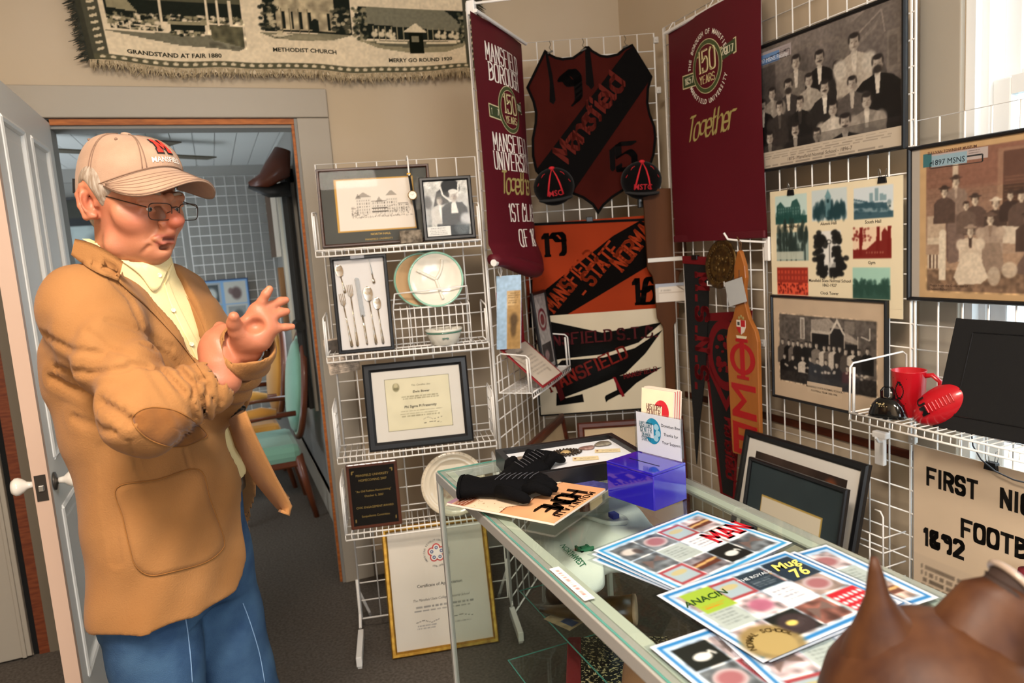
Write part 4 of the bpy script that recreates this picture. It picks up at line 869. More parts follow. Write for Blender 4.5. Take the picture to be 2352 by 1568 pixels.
b = MB(); b.prism(ringp(-.005, 1.03, .122, .150), -.0075, -.006); b.prism([(-.125, .99), (-.01, .835), (.11, 1.0), (.10, .95), (-.01, .79), (-.12, .94)], -.0075, -.006); b.build('red_oval', RFELT, t)
b = MB(); b.prism(ringp(-.005, 1.03, .085, .112), -.009, -.0075); b.build('black_oval', BF, t)
b = MB(); r_ = random.Random(5)
for k in range(26): b.prism(ringp(-.005+r_.uniform(-.05, .05), 1.03+r_.uniform(-.075, .08), r_.uniform(.008, .02), r_.uniform(.005, .015), 9), -.0105-.0001*k, -.009)
b.build('woven_emblem', RFELT, t)
letters('lettering', 'Mansfield', -.022, .63, .062, RFELT, t, rot=-math.pi/2, sx=.92, pen=dict(w=.26, th=.06, ang=.7, asp=.5, space=.15), y=-.0075)
t = thing('bronze_medallion', 'round tarnished bronze medallion plaque propped on wire hooks', 'medallion', M=place('P4', .415, 1.410, -.05, lean=.12))
BRZ = mat('tarnished_bronze', '#6e552c', .45, .7, var='#453420', vs=60, bump=.5, bs=90); T = Matrix.Rotation(math.pi/2, 4, 'X')
b = MB(); b.lathe([(.06, -.002), (.098, 0), (.100, .005), (.092, .008), (.088, .006), (.066, .004), (.063, .008), (.058, .006), (.02, .006), (.001, .007)], 48, T=T); b.build('disc', BRZ, t, smooth=True)
b = MB()
for k in range(40):
    q = 2*math.pi*k/40; b.box(.076*math.cos(q)-.003, .076*math.cos(q)+.003, -.008, -.004, .076*math.sin(q)-.004, .076*math.sin(q)+.004, bev=.001)
for k in range(14): b.ball((r_.uniform(-.035, .035), -.006, r_.uniform(-.035, .035)), (r_.uniform(.005, .012), .004, r_.uniform(.005, .012)), 8)
b.build('relief', BRZ, t, smooth=True)
for e in (-1, 1): b = MB(); b.tube([(e*.055, .05, -.09), (e*.055, -.02, -.088), (e*.055, -.022, -.07)], .0026, 6); b.build('wire_hook', WHITE, t)
t = thing('panel_hook', 'white wire hook holding the fraternity paddle by its cord', 'hook', M=place('P4', .588, 1.49, -.01))
b = MB(); b.tube([(-.07, -.10, .045), (-.06, -.09, .02), (-.02, -.07, .012), (.06, -.01, .0)], .0042, 8); b.box(.05, .075, -.012, .0, -.07, .02, bev=.003); b.build('hook_wire', WHITE, t)
LIGHTW = mat('varnished_maple', '#a8662c', .32, var='#8d5120', vs=9, stretch=(1, 1, .12), coat=.3)
t = thing('fraternity_paddle', 'varnished wooden paddle with red Greek letters and crest', 'paddle', M=place('P4', .598, .662, -.085, roll=-.012))
P = [(-.085, .0), (-.08, -.008), (.075, .0), (.082, .008), (.090, .46), (.078, .50), (.045, .545), (.026, .60), (.024, .66), (.034, .70), (.030, .745), (.008, .80), (.0, .805), (-.008, .80), (-.030, .745), (-.034, .70), (-.024, .66), (-.028, .60), (-.05, .545), (-.082, .50), (-.095, .455)]
b = MB(); b.prism(P, -.014, .004); b.build('paddle_blade', LIGHTW, t, bev=.003)
PR = mat('red_letter_paint', '#a3121a', .4)
b = MB()
def bar(x0, x1, z0, z1): b.box(x0, x1, -.0155, -.014, z0, z1)
# phi, sigma, pi turned on their side down the blade
V, F = [], []
o_ = ringp(0, .385, .075, .062, 40); i_ = ringp(0, .385, .048, .045, 40); n = 40
b.add([(x, -.0152, z) for x, z in o_+i_], [(k, (k+1) % n, n+(k+1) % n, n+k) for k in range(n)])
b.box(-.012, .014, -.0160, -.0145, .315, .455); b.box(-.034, .036, -.0165, -.0145, .452, .464); b.box(-.034, .036, -.0165, -.0145, .306, .318)
sg = [(-.072, .285), (.072, .285), (.072, .262), (-.030, .262), (.018, .222), (-.028, .178), (.072, .176), (.072, .150), (-.072, .150), (-.072, .172), (-.012, .222), (-.072, .266)]
b.prism(sg, -.0155, -.014)
pi_ = [(-.072, .130), (.072, .126), (.072, .085), (.052, .085), (.052, .106), (-.040, .108), (-.040, .078), (.014, .077), (.014, .090), (.030, .090), (.030, .044), (.014, .044), (.014, .057), (-.040, .058), (-.040, .022), (.052, .020), (.052, .042), (.072, .042), (.072, .0), (-.072, .002)]
b.prism(pi_, -.0155, -.014); b.build('greek_letters', PR, t)
a = Art(.062, .075, '#a8662c', .003); a.ov = []; b = MB()
sh = [(-.026, .022), (.026, .022), (.026, -.005), (.016, -.024), (0, -.034), (-.016, -.024), (-.026, -.005)]
b.prism([(x, z+.515) for x, z in sh], -.016, -.014, '#d9d0c4'); b.prism([(0, .537), (.026, .537), (.026, .512), (0, .512)], -.0165, -.016, '#b02228'); b.prism([(-.026, .511), (0, .511), (0, .482), (-.015, .491), (-.026, .508)], -.0165, -.016, '#b02228'); b.prism([(-.02, .517), (-.006, .517), (-.006, .53), (-.02, .53)], -.0166, -.016, '#4a4a48')
b.prism([(-.03, .476), (.03, .476), (.026, .466), (-.026, .466)], -.0165, -.014, '#d9cfae')
for e in (-1, 0, 1): b.ball((e*.012, -.0145, .545+.006*(e == 0)), (.006, .003, .007), 8, '#8a7a4a')
b.build('crest', colmat('painted_crest', .4), t)
b = MB(); b.tube([(0, -.006, .80), (-.004, -.006, .83), (.002, -.02, .855), (.008, -.006, .83), (.002, -.006, .80)], .002, 6); b.tube([(0, -.0145, .69), (.001, -.0145, .73)], .0025, 6); b.build('hanging_cord', mat('brown_cord', '#5a3a1e', .8), t)
t = thing('card_tag', 'small blank white tag in clear sleeve tied across the paddle neck', 'tag', M=place('P4', .578, 1.305, -.112, roll=-.25, turn=.1))
b = MB(); b.box(-.045, .052, -.001, .0, -.045, .05, bev=.0004); b.build('paper_tag', mat('white_label', '#d9d6d0', .5), t); b = MB(); b.box(-.08, .056, -.0025, -.0018, -.05, .055); b.build('clear_sleeve', ACRYL, t)
# ------------------------------------------------------------------ photographs on the facing panel
def art_faculty(w, h):
    a = Art(w, h, '#544e4b', .0019); a.grad('#2a2625', '#79706a'); a.noise(.5, 7); a.noise(.15, 60)
    a.poly([(.55, .86), (.80, 1), (1, 1), (1, .45), (.93, .45), (.85, .80), (.6, .82)], '#6f6660', .8); a.line([(.68, .80), (.88, .96), (.90, .80)], .012, '#9a8f86', .8); a.line([(.72, .76), (.86, .88)], .03, '#8d837b', .6); a.rect(.91, .52, .985, .80, '#857b72', .5); a.rect(.925, .56, .97, .76, '#5d554f', .7)
    a.line([(.2, .86), (.4, .90), (.62, .87)], .03, '#847a71', .5); a.ell(.64, .76, .05, .09, '#7d746b', .6, .4); a.rect(0, .62, .16, .84, '#3c3634', .6)
    L, D, M_ = '#aaa094', '#1b1817', '#5f5852'
    for u, v, s, c, sh, kw in ((.320, .797, .115, '#726a62', '#cfc5b8', dict(puff='#6b635c')), (.489, .77, .115, D, '#d9d0c2', dict(beard=1)), (.608, .657, .10, '#2b2725', '#8c8277', dict(puff='#2b2725')), (.716, .80, .125, '#b1a698', '#ccc2b4', dict(puff='#c4bbae')), (.857, .60, .12, D, '#cfc6b9', dict(beard=2, k=1.25, seat=1.6)),
                            (.259, .629, .115, '#3a3533', '#c9beb0', dict(beard=2)), (.412, .627, .105, '#a39a8e', '#b5ab9e', {}), (.522, .537, .115, '#2a2624', '#e0d8ca', dict(beard=1)), (.702, .511, .105, '#57504b', '#b8ada0', dict(puff='#57504b')),
                            (.130, .608, .10, '#8e857b', '#a39a8e', dict(puff='#968c81')), (.052, .53, .105, D, '#d6ccbd', dict(beard=1)), (.188, .482, .10, '#37312e', '#57504a', dict(puff='#3a3431')), (.344, .474, .10, '#1f1c1b', '#3a3431', dict(puff='#2a2624')),
                            (.576, .364, .11, '#c3b9ab', '#d3c9bb', dict(puff='#b9afa1')), (.792, .36, .11, '#8b8278', '#d1c7b9', dict(puff='#a1978b', k=1.2)), (.656, .242, .13, '#191716', '#d9cfc1', dict(beard=1, k=1.2)), (.463, .196, .10, '#5c544e', '#6b625b', dict(puff='#665e57')), (.306, .27, .11, '#201d1c', '#cbc1b3', dict(beard=1)), (.104, .25, .105, '#4e4742', '#b5ab9e', dict(puff='#605851'))):
        fig(a, u, v, s, c, sh, '#b9aea1', '#2b2523', seat=kw.pop('seat', 1.25), **kw)
    a.noise(.22, 90); a.blur(1); a.grad('#1a1716', '#3a3532', (0, .13, 1, .2), .35)
    a.rect(0, 0, 1, .135, '#c9bba8'); a.scrib(.03, .07, .97, .125, 3, '#6a6058', .45, .95); a.text('1875- Mansfield Normal School - 1896-7', .47, .035, .017, '#5d534b', shear=.1); a.scrib(.05, .005, .95, .03, 1, '#6a6058', .5, .9)
    a.rect(.008, .875, .285, .965, '#aaa0a0'); a.rect(.008, .865, .045, .955, '#7c1f28'); a.rect(.03, .865, .195, .945, '#6b8fc0'); a.text('1897 MSNS Faculty', .14, .878, .020, '#e8ecf2', sx=.95); a.scrib(.20, .905, .28, .955, 3, '#5a5052', .6)
    for p in (((.04, .905), (.275, .925)), ((.275, .925), (.275, .87)), ((.275, .87), (.04, .87))): a.line(p, .006, '#1c1a1a')
    return a
PHG = 'photographs and cards hung on the facing panel'
picture('framed_photo', 'large black framed 1897 faculty portrait, highest picture on its panel', 'framed photo', place('P5', .287, 1.748, -.006), .634, .452, .012, .018, BLACKF, art_faculty, group=None)
def art_scene(a, box, sky, dark, kind, seed=1):
    r = random.Random(seed); u0, v0, u1, v1 = box; a.rect(u0, v0, u1, v1, sky); U = lambda x: u0+(u1-u0)*x; Vv = lambda y: v0+(v1-v0)*y; W, H = u1-u0, v1-v0
    def trees(y, h, n, c=dark):
        for _ in range(n): a.ell(U(r.uniform(.05, .95)), Vv(max(.06, y*r.uniform(.3, 1))), W*.05, H*h*r.uniform(.5, 1)*.4, c, r.uniform(.4, .95), .4)
    if kind == 'hall':
        a.rect(u0, v0, u1, Vv(.25), dark, .9); a.poly([(U(.05), Vv(.1)), (U(.05), Vv(.65)), (U(.18), Vv(.8)), (U(.32), Vv(.6)), (U(.5), Vv(.6)), (U(.55), Vv(.78)), (U(.7), Vv(.85)), (U(.8), Vv(.6)), (U(.82), Vv(.15))], dark, .9)
        for j in range(4):
            for i in range(9): a.rect(U(.1+.078*i), Vv(.2+.1*j), U(.13+.078*i), Vv(.26+.1*j), sky, .35)
        trees(.3, .5, 25)
    elif kind == 'tower':
        trees(.5, .6, 60); a.rect(U(.40), Vv(.1), U(.55), Vv(.75), '#5b8088', .9); a.poly([(U(.38), Vv(.75)), (U(.475), Vv(1)), (U(.57), Vv(.75))], '#6d949b'); a.ell(U(.475), Vv(.62), W*.04, H*.06, dark); trees(.35, .5, 30)
    elif kind == 'hill':
        a.poly([(u0, v0), (u0, Vv(.66)), (U(.3), Vv(.56)), (U(.4), Vv(.5)), (u1, Vv(.45)), (u1, v0)], dark, .9); a.poly([(u0, Vv(.62)), (U(.35), Vv(.5)), (u0, Vv(.5))], '#93a8b0')
        for p, t_ in ((.42, .8), (.55, .92), (.68, .75), (.75, .7)): a.rect(U(p), Vv(.52), U(p+.09), Vv(t_), '#7f9aa2')
        a.line([(u0, Vv(.3)), (U(.9), Vv(.22))], .03, '#9fb3b8', .6); a.rect(U(.85), Vv(.2), u1, Vv(.48), '#d5d9d4'); a.rect(U(.9), Vv(.3), U(.94), Vv(.38), '#37474a')
        trees(.5, .25, 25)
    elif kind == 'street':
        for x_ in (.1, .3, .45, .6, .88): a.rect(U(x_), v0, U(x_+.04), v1, dark, .85)
        trees(1.3, .7, 50); a.rect(u0, Vv(.05), U(.85), Vv(.33), '#b7bdae', .9); a.rect(u0, Vv(.33), U(.85), Vv(.42), dark, .5)
    elif kind == 'clock':
        for x_ in (.1, .85): 
            for _ in range(60): a.ell(U(r.gauss(x_, .13)), Vv(r.uniform(0, 1)), W*.12, H*.06, dark, .9, .4)
        a.rect(U(.42), Vv(.1), U(.56), Vv(.8), '#d4d2cc'); a.rect(U(.47), Vv(.1), U(.50), Vv(.7), dark); a.ell(U(.47), Vv(.76), W*.1, H*.05, dark); a.ell(U(.47), Vv(.76), W*.07, H*.035, '#cfcdc6'); trees(.12, .4, 30); a.rect(U(.4), Vv(.18), U(.75), Vv(.3), '#c9c7c0', .7)
    elif kind == 'gym':
        a.poly([(u0, v0), (u0, Vv(.3)), (U(.35), Vv(.28)), (U(.6), Vv(.55)), (U(.75), Vv(.55)), (U(.75), Vv(.8)), (U(.83), Vv(.95)), (U(.92), Vv(.8)), (u1, Vv(.6)), (u1, v0)], dark, .95)
        for x_ in (.2, .65, .93): a.line([(U(x_), Vv(.1)), (U(x_+.02), v1)], .03, dark)
        for _ in range(40): a.ell(U(r.gauss(.2, .13)), Vv(r.gauss(.72, .14)), W*.03, H*.04, dark, .7, .5)
        for i in range(7): a.rect(U(.35+.07*i), Vv(.15), U(.38+.07*i), Vv(.22), sky, .4)
    elif kind == 'crowd':
        a.rect(u0, Vv(.45), u1, v1, dark, .55)
        for i in range(9): a.rect(U(.03+.11*i), Vv(.78), U(.09+.11*i), Vv(.88), sky, .6); a.rect(U(.03+.11*i), Vv(.55), U(.09+.11*i), Vv(.68), sky, .5)
        for _ in range(90): a.ell(U(r.uniform(.03, .97)), Vv(r.uniform(.03, .42)), W*.02, H*.05, r.choice((sky, dark, dark)), .8, .4)
    else:
        a.rect(u0, v0, u1, Vv(.45), dark, .9); trees(.55, .4, 60); a.poly([(U(.33), Vv(.45)), (U(.36), Vv(.62)), (U(.4), Vv(.45))], '#47655c')
def art_card(w, h):
    a = Art(w, h, '#e0d3b4', .0022); a.noise(.03, 5)
    for box, sky, dk, kd in (((.045, .705, .318, .952), '#bcd3ce', '#1d4742', 'hall'), ((.359, .708, .627, .965), '#c3cfd0', '#1c3a40', 'tower'), ((.675, .70, .94, .945), '#c9d3d8', '#2a4a56', 'hill'), ((.052, .378, .326, .63), '#8fa39c', '#22302c', 'street'), ((.41, .25, .582, .62), '#dedcd6', '#161614', 'clock'), ((.67, .388, .93, .635), '#e0c5a8', '#6f1712', 'gym'), ((.05, .075, .32, .318), '#d8553a', '#5a0f0c', 'crowd'), ((.665, .07, .92, .318), '#9cc4b4', '#24443a', 'wood')): art_scene(a, box, sky, dk, kd, len(kd)*7)
    a.blur(1)
    for t_, u, v in (('North Hall', .185, .667), ('Alumni Hall', .49, .672), ('South Hall', .81, .662), ('Gym', .80, .345), ('Mansfield State Normal School', .49, .195), ('1862-1927', .49, .158), ('Clock Tower', .49, .09)): a.text(t_, u, v, .0145, '#2c261e', bold=.01)
    return a
t = thing('picture_card', 'cream card of nine small tinted campus pictures held by binder clips', 'card', M=place('P5', .315, 1.265, -.012)); b = MB(); b.box(-.276, .276, 0, .0025, -.03, .408); b.build('card_sheet', mat('cream_card', '#e0d3b4', .8), t)
art_card(.552, .408).build('print', PRINT, t, y=-.0006)
def binder(loc_M, label, roll=0, k=1):
    t = thing('binder_clip', label, 'binder clip', M=loc_M, group=None); b = MB(); b.T = Matrix.Scale(k, 4)
    b.prism([(-.016, -.016), (.016, -.016), (.013, .004), (-.013, .004)], -.008, .008); b.build('clip_body', BLACKP, t, bev=.001)
    b = MB(); b.T = Matrix.Scale(k, 4)
    for e, y in ((-1, -.007), (1, .007)): b.tube([(e*.009, y*.9, .004), (e*.010, y*1.4, .018), (e*.006, y*1.8, .03), (e*.001, y*1.8, .027), (e*.002, y, .004)], .0009, 6)
    b.build('wire_lever', STEEL, t, smooth=True)
binder(place('P5', .143, 1.668, -.010), 'black binder clip at the left top of the campus picture card'); binder(place('P5', .521, 1.672, -.010), 'black binder clip at the right top of the campus picture card')
def art_team(w, h):
    a = Art(w, h, '#cbb49a', .0021); a.noise(.05, 14)
    b0 = (.06, .17, .935, .84); U = lambda x: b0[0]+(b0[2]-b0[0])*x; Vv = lambda y: b0[1]+(b0[3]-b0[1])*y
    a.rect(b0[0], b0[1], b0[2], b0[3], '#5d5650'); a.noise(.5, 50, b0); a.rect(b0[0], b0[1], b0[2], Vv(.22), '#2b2725'); a.noise(.9, 80, (b0[0], b0[1], b0[2], Vv(.22))); 
    a.poly([(U(.36), Vv(.95)), (U(.55), Vv(.99)), (U(.62), Vv(.9)), (U(.83), Vv(.72)), (U(.83), Vv(.66)), (U(.36), Vv(.8))], '#a89d91', .9); a.rect(U(.37), Vv(.45), U(.55), Vv(.78), '#1c1a19'); a.rect(U(.56), Vv(.45), U(.70), Vv(.85), '#242120'); a.rect(U(.71), Vv(.45), U(.83), Vv(.66), '#1e1b1a'); a.poly([(U(.55), Vv(.78)), (U(.63), Vv(1)), (U(.71), Vv(.78)), (U(.69), Vv(.78)), (U(.63), Vv(.93)), (U(.57), Vv(.78))], '#cfc5b8'); a.rect(U(.36), Vv(.76), U(.55), Vv(.80), '#bbb0a3')
    a.rect(U(.24), Vv(.66), U(.29), Vv(.97), '#cfc6ba'); a.rect(U(.25), Vv(.67), U(.28), Vv(.95), '#8b8177'); a.rect(U(.70), Vv(.8), U(.80), Vv(.97), '#8b8177', .7)
    for x in (.36, .55, .70, .83): a.rect(U(x-.006), Vv(.45), U(x+.006), Vv(.78), '#b5aa9d')
    a.line([(U(.94), Vv(.9)), (U(.94), Vv(.74)), (U(.86), Vv(.78))], .012, '#cfc5b8')
    xs = [(0.034, .586), (.107, .582), (.159, .574), (.211, .591), (.255, .565), (.306, .591), (.349, .59), (.416, .586), (.497, .568), (.547, .577), (.598, .579), (.655, .581), (.716, .553), (.782, .566), (.841, .57), (.919, .601)]
    cs = ('#57504a', '#151312', '#6a625b', '#1a1716', '#1d1a18', '#161413', '#1a1817', '#7f766d', '#c9bfb2', '#655d56', '#c3b9ac', '#2a2624', '#4e4741', '#cdc3b5', '#2d2926', '#171514')
    for (x, y), c in zip(xs, cs): fig(a, U(x), Vv(y), .052, c, None, '#c3b8aa', '#2a2523', seat=1.6, face=False)
    a.text('M', U(.782), Vv(.44), .012, '#1b1817', bold=.03)
    for (x, y), c in zip([(.054, .363), (.152, .365), (.265, .372), (.347, .38), (.426, .364), (.515, .367), (.625, .35), (.731, .326)], ('#191716', '#201d1b', '#c8beb1', '#1d1a19', '#1d1a19', '#2a2523', '#1f1b1a', '#47201f')): fig(a, U(x), Vv(y), .05, c, None, '#c9beb0', '#2a2523', seat=1.1, face=False)
    r = random.Random(4)
    for _ in range(26): a.ell(U(r.uniform(.02, .98)), Vv(r.uniform(.2, .27)), .012, .012, '#c9beb0', .8, .4)
    a.noise(.2, 120, b0); a.blur(1); a.rect(.33, .095, .65, .20, '#cfb99f'); a.text('MANSFIELD STATE NORMAL SCHOOL', .49, .148, .0095, '#3a322b', bold=.01); a.text('FOOTBALL TEAM 1905-1906', .49, .112, .0095, '#3a322b', bold=.01); return a
picture('framed_photo', 'black framed football team photo with wide buff mat, mid panel', 'framed photo', place('P5', .293, .901, -.014, roll=.004), .502, .392, .010, .016, BLACKF, art_team)
t = thing('panel_hook', 'white plastic hook clipped low on the facing panel near window', 'hook', M=place('P5', .513, .80, -.008))
b = MB(); b.box(-.018, .018, -.016, .0, -.05, .06, bev=.004); b.box(-.026, .026, -.018, .006, .04, .062, bev=.004); b.tube([(.01, -.012, .03), (.035, -.06, .045), (.06, -.10, .07)], .004, 8); b.build('hook_body', WHITE, t)
def art_event(w, h):
    a = Art(w, h, '#2a211c', .004); a.grad('#191412', '#3a2d26'); a.noise(.6, 6)
    for k in range(16): a.ell(.15+.045*k, .86-.006*k, .012, .05, '#7a5a3e', .6, .7)
    a.ell(.85, .92, .07, .06, '#8a4a2c', .8, .5); a.ell(.5, .9, .16, .12, '#4d3e35', .5, .9); return a
picture('framed_photo', 'big black framed dark photo with white mat leaning behind a drawing, floor', 'framed photo', place('P5', .285, .002, -.30, lean=.235, roll=-.0), .56, .80, .026, .022, BLACKF, art_event, mat('white_mat_board', '#ddd8cf', .9), (.045, .045, .05, .042))
def art_hall2(w, h):
    a = Art(w, h, '#2f3a3d', .003); a.noise(.15, 5); g = (.16, .30, .83, .86); a.rect(*g, '#b79a50'); a.rect(g[0]+.012, g[1]+.01, g[2]-.012, g[3]-.01, '#d8cdb6'); hallsketch(a, .22, .36, .80, .64, seed=8); return a
picture('framed_drawing', 'pen drawing of a hall in slate blue mat leaning low behind the case', 'framed drawing', place('P5', .375, .002, -.385, lean=.20), .43, .745, .014, .018, BLACKF, art_hall2)
t = thing('wire_bin', 'white wire basket on the panel foot right of the leaning frames', 'wire bin', M=place('P5', .55, .40, -.01))
b = MB()
for k in range(4): b.tube([(-.10, -.10, .05*k), (.05, -.10, .05*k), (.05, 0, .05*k)], .0028, 6)
for x in (-.1, -.05, 0, .05): b.tube([(x, 0, 0), (x, -.1, 0), (x, -.1, .15)], .0025, 6)
b.tube([(.05, -.1, .0), (.05, -.1, .22), (.04, -.1, .235), (.02, -.1, .235)], .003, 6); b.build('wire_sides', WHITE, t, smooth=True)
# ------------------------------------------------------------------ the panel in front of the window
def art_1897(w, h):
    a = Art(w, h, '#c4a277', .0021); a.noise(.06, 30); a.rect(0, 0, .045, 1, '#b3aa9f'); b0 = (.085, .045, .97, .95); a.rect(*b0, '#a98b72'); a.grad('#7d5c4a', '#8b6453', (b0[0], .30, b0[2], b0[3]), 1); a.grad('#b39a82', '#8a6a58', (b0[0], .30, b0[2], .72), .8)
    for k in range(34): a.line([(b0[0], .40+.016*k), (b0[2], .40+.016*k)], .003, '#6f5142', .35)
    a.rect(.43, .55, .60, .93, '#9d7d66'); a.rect(.455, .55, .575, .91, '#4f3a30'); [a.rect(.46, .57+.02*k, .57, .577+.02*k, '#6b5040') for k in range(10)]
    a.rect(b0[0], .045, b0[2], .19, '#7d6450'); a.noise(.5, 70, (b0[0], .045, b0[2], .2)); a.rect(.085, .40, .18, .55, '#c2ad94', .8); a.rect(.085, .36, .16, .40, '#cdbba2')
    for k in range(5): a.rect(.088+.018*k, .20, .098+.018*k, .29, '#d8c8b0'); a.rect(.098+.018*k, .20, .106+.018*k, .29, '#5b4335')
    a.rect(.15, .12, .185, .41, '#dccdb6'); a.ell(.168, .43, .018, .025, '#dccdb6')
    a.rect(.215, .72, .245, .88, '#cbb7a0'); SK, DK = '#d3c0a8', '#57443a'
    a.poly([(.155, .64), (.20, .70), (.25, .60), (.265, .25), (.19, .24), (.185, .50), (.15, .52)], '#66524a'); a.poly([(.19, .50), (.25, .64), (.275, .45), (.285, .25), (.2, .23)], '#7a655a')
    F_ = lambda u, v, s, c, sh=None, **k: fig(a, u, v, s, c, sh, SK, '#3c2c25', **k)
    F_(.233, .758, .062, '#8a7567', '#b09c8a', hat='#4a3a32', seat=1.3); F_(.175, .70, .06, '#57453c', None, hat='#3f312a', seat=1.3); F_(.327, .63, .06, '#5e4b42', None, hat='#463730', seat=1.4); F_(.285, .60, .052, '#6b584d', None, hat=None, seat=1.3); F_(.423, .597, .058, '#4c3c34', None, hat='#d6c6b0', seat=1.5); F_(.487, .64, .05, '#3f312b', None, hat='#4a3a32', seat=1.2); F_(.535, .63, .06, '#5c4a41', None, hat='#43352e', seat=1.5)
    a.poly([(.37, .44), (.46, .46), (.60, .44), (.60, .34), (.40, .36)], '#d8c8b2', .9); a.poly([(.56, .30), (.66, .35), (.66, .15), (.50, .17)], '#6a564b')
    F_(.565, .50, .055, '#4b3b33', None, hat='#40322b', seat=1.4); F_(.70, .62, .06, '#5c4a41', None, hat='#43352e', seat=1.5); F_(.80, .60, .06, '#806b5e', '#cbb8a2', seat=1.6); F_(.88, .50, .06, '#4b3b33', None, hat='#c8b7a1', seat=1.5); F_(.76, .42, .06, '#bba58f', None, seat=1.8)
    F_(.40, .505, .062, '#a48f7d', '#8a7464', hat='#6a564b', puff='#b5a08c', seat=1.3); a.poly([(.36, .36), (.445, .36), (.47, .20), (.43, .16), (.37, .17), (.345, .27)], '#907b6a')
    F_(.307, .435, .062, '#cbb8a2', '#4c3a32', hat='#a08b7a', puff='#d8c7b1', seat=1.2); a.poly([(.27, .30), (.345, .30), (.395, .14), (.36, .10), (.25, .09), (.225, .14)], '#d6c5ae'); a.ell(.49, .19, .035, .05, '#c9b7a0', .8); a.ell(.42, .15, .03, .06, '#bfae98', .8)
    a.noise(.16, 110, b0); a.blur(1); a.grad('#8d5f50', '#8d5f50', (.26, .72, .97, .95), .30)
    a.text('Photo from the Collection of', .20, .075, .010, '#4c3a30'); a.text('Chester Bailey', .145, .05, .010, '#4c3a30')
    a.rect(.063, .885, .385, .955, '#b7aaa6'); a.rect(.063, .875, .108, .965, '#3f6f74'); a.rect(.108, .872, .285, .945, '#92aebb'); a.text('1897 MSNS', .192, .882, .0215, '#23303a', sx=1.0); a.text('SULLIVAN TOWNSHIP MUSEUM', .21, .957, .0105, '#5b3b34', bold=.02); a.scrib(.29, .92, .35, .95, 2, '#5a4a48', .7)
    for p in (((.099, .864), (.36, .864)), ((.36, .864), (.36, .91)), ((.36, .91), (.285, .91)), ((.099, .864), (.099, .90)), ((.099, .90), (.112, .90))): a.line(p, .006, '#1c2326')
    return a
picture('framed_photo', 'large sepia 1897 group photo in black frame hung before the window', 'framed photo', place('P6', .30, 1.294, -.008), .625, .458, .012, .018, BLACKF, art_1897)
shelf('white wire shelf before the window holding red mug and football', .975, pl='P6', s0=-.02, s1=.585, dep=.25, eh=.15, group=None, nr=24)
shp = place('P6', 0, .9775, 0)
RM = mat('red_plastic', '#b51420', .28, coat=.3)
t = thing('mug', 'red mug with black bearded head print on window shelf', 'mug', M=place('P6', .105, .9785, -.155, turn=.35))
b = MB(); b.lathe([(.038, 0), (.040, .002), (.046, .13), (.047, .132), (.044, .131), (.038, .006), (.001, .006)], 40, cap=False); b.build('mug_body', RM, t, smooth=True)
b = MB(); b.tube([(.042, 0, .118), (.062, 0, .122), (.082, 0, .105), (.083, 0, .06), (.068, 0, .028), (.040, 0, .022)], .0075, 10, flat=.8); b.build('handle', RM, t, smooth=True)
b = MB()
def onmug(x, z, e=.0006):
    r0 = .040+.006*z/.13+e; q = x/r0; return (r0*math.sin(q-.25), -r0*math.cos(q-.25), z)
def mp(pts, c='#15110f'): b.add([onmug(x, z) for x, z in pts], [tuple(range(len(pts)))], c)
for k in range(9):
    zz = .052+.0058*k; wv = .013*math.sin(.5+k*.28); mp([(-wv, zz), (wv, zz), (wv*1.02, zz+.0062), (-wv*1.02, zz+.0062)])
for zz, w_ in ((.112, .022), (.040, .018), (.034, .014)): mp([(-w_, zz), (w_, zz), (w_, zz+.0025), (-w_, zz+.0025)])
b.build('print', colmat('mug_print', .4), t)
t = thing('cow_bell', 'black cowbell with gold emblem in front of the red mug', 'bell', M=place('P6', .085, .9785, -.215, turn=.3))
GB = mat('gloss_black_enamel', '#0b0b0c', .08, coat=.6)
b = MB()
rr = []
for z, w_, d_ in ((0, .052, .030), (.012, .050, .028), (.035, .042, .022), (.050, .030, .017), (.056, .018, .012)): rr.append([(w_*math.copysign(abs(math.cos(2*math.pi*k/28))**.6, math.cos(2*math.pi*k/28)), d_*math.copysign(abs(math.sin(2*math.pi*k/28))**.6, math.sin(2*math.pi*k/28)), z) for k in range(28)])
b.loft(rr); b.build('bell_body', GB, t, smooth=True)
b = MB(); pts = [(-.016, 0, .054), (-.016, 0, .075), (-.009, 0, .086), (.009, 0, .086), (.016, 0, .075), (.016, 0, .054)]
for p, q in zip(pts, pts[1:]):
    b.loft([[(p[0], -.007, p[2]), (p[0], .007, p[2]), (p[0]*1.15, .007, p[2]+.002), (p[0]*1.15, -.007, p[2]+.002)], [(q[0], -.007, q[2]), (q[0], .007, q[2]), (q[0]*1.15, .007, q[2]+.002), (q[0]*1.15, -.007, q[2]+.002)]])
b.build('handle', GB, t)
b = MB(); r_ = random.Random(2)
for k in range(30):
    x, z = r_.gauss(-.006, .009), r_.uniform(.008, .042); b.ball((x, -.0262+.007*(z/.05), z), (.0022, .0012, .0026), 6)
b.build('gold_emblem', mat('pale_gold_print', '#bfa877', .4, .4), t)
t = thing('toy_football', 'red toy football with black letters leaning beside the mug', 'football', M=place('P6', .232, 1.036, -.165) @ Matrix.Rotation(-.62, 4, 'Y') @ Matrix.Rotation(.35, 4, 'Z'))
b = MB(); T = Matrix.Rotation(math.pi/2, 4, 'Y'); b.lathe([(.0015, -.098), (.018, -.092), (.036, -.072), (.049, -.042), (.055, 0), (.049, .042), (.036, .072), (.018, .092), (.0015, .098)], 32, T=T); b.build('ball_body', RM, t, smooth=True, sub=1)
b = MB()
for k in range(8):
    x = -.035+.010*k; b.box(x-.002, x+.002, -.0555, -.052, -.012, .012, bev=.001)
b.build('laces', RM, t)
V, F = text_poly('MU', .03); b = MB(); V = V*np.array([.036, .034]); 
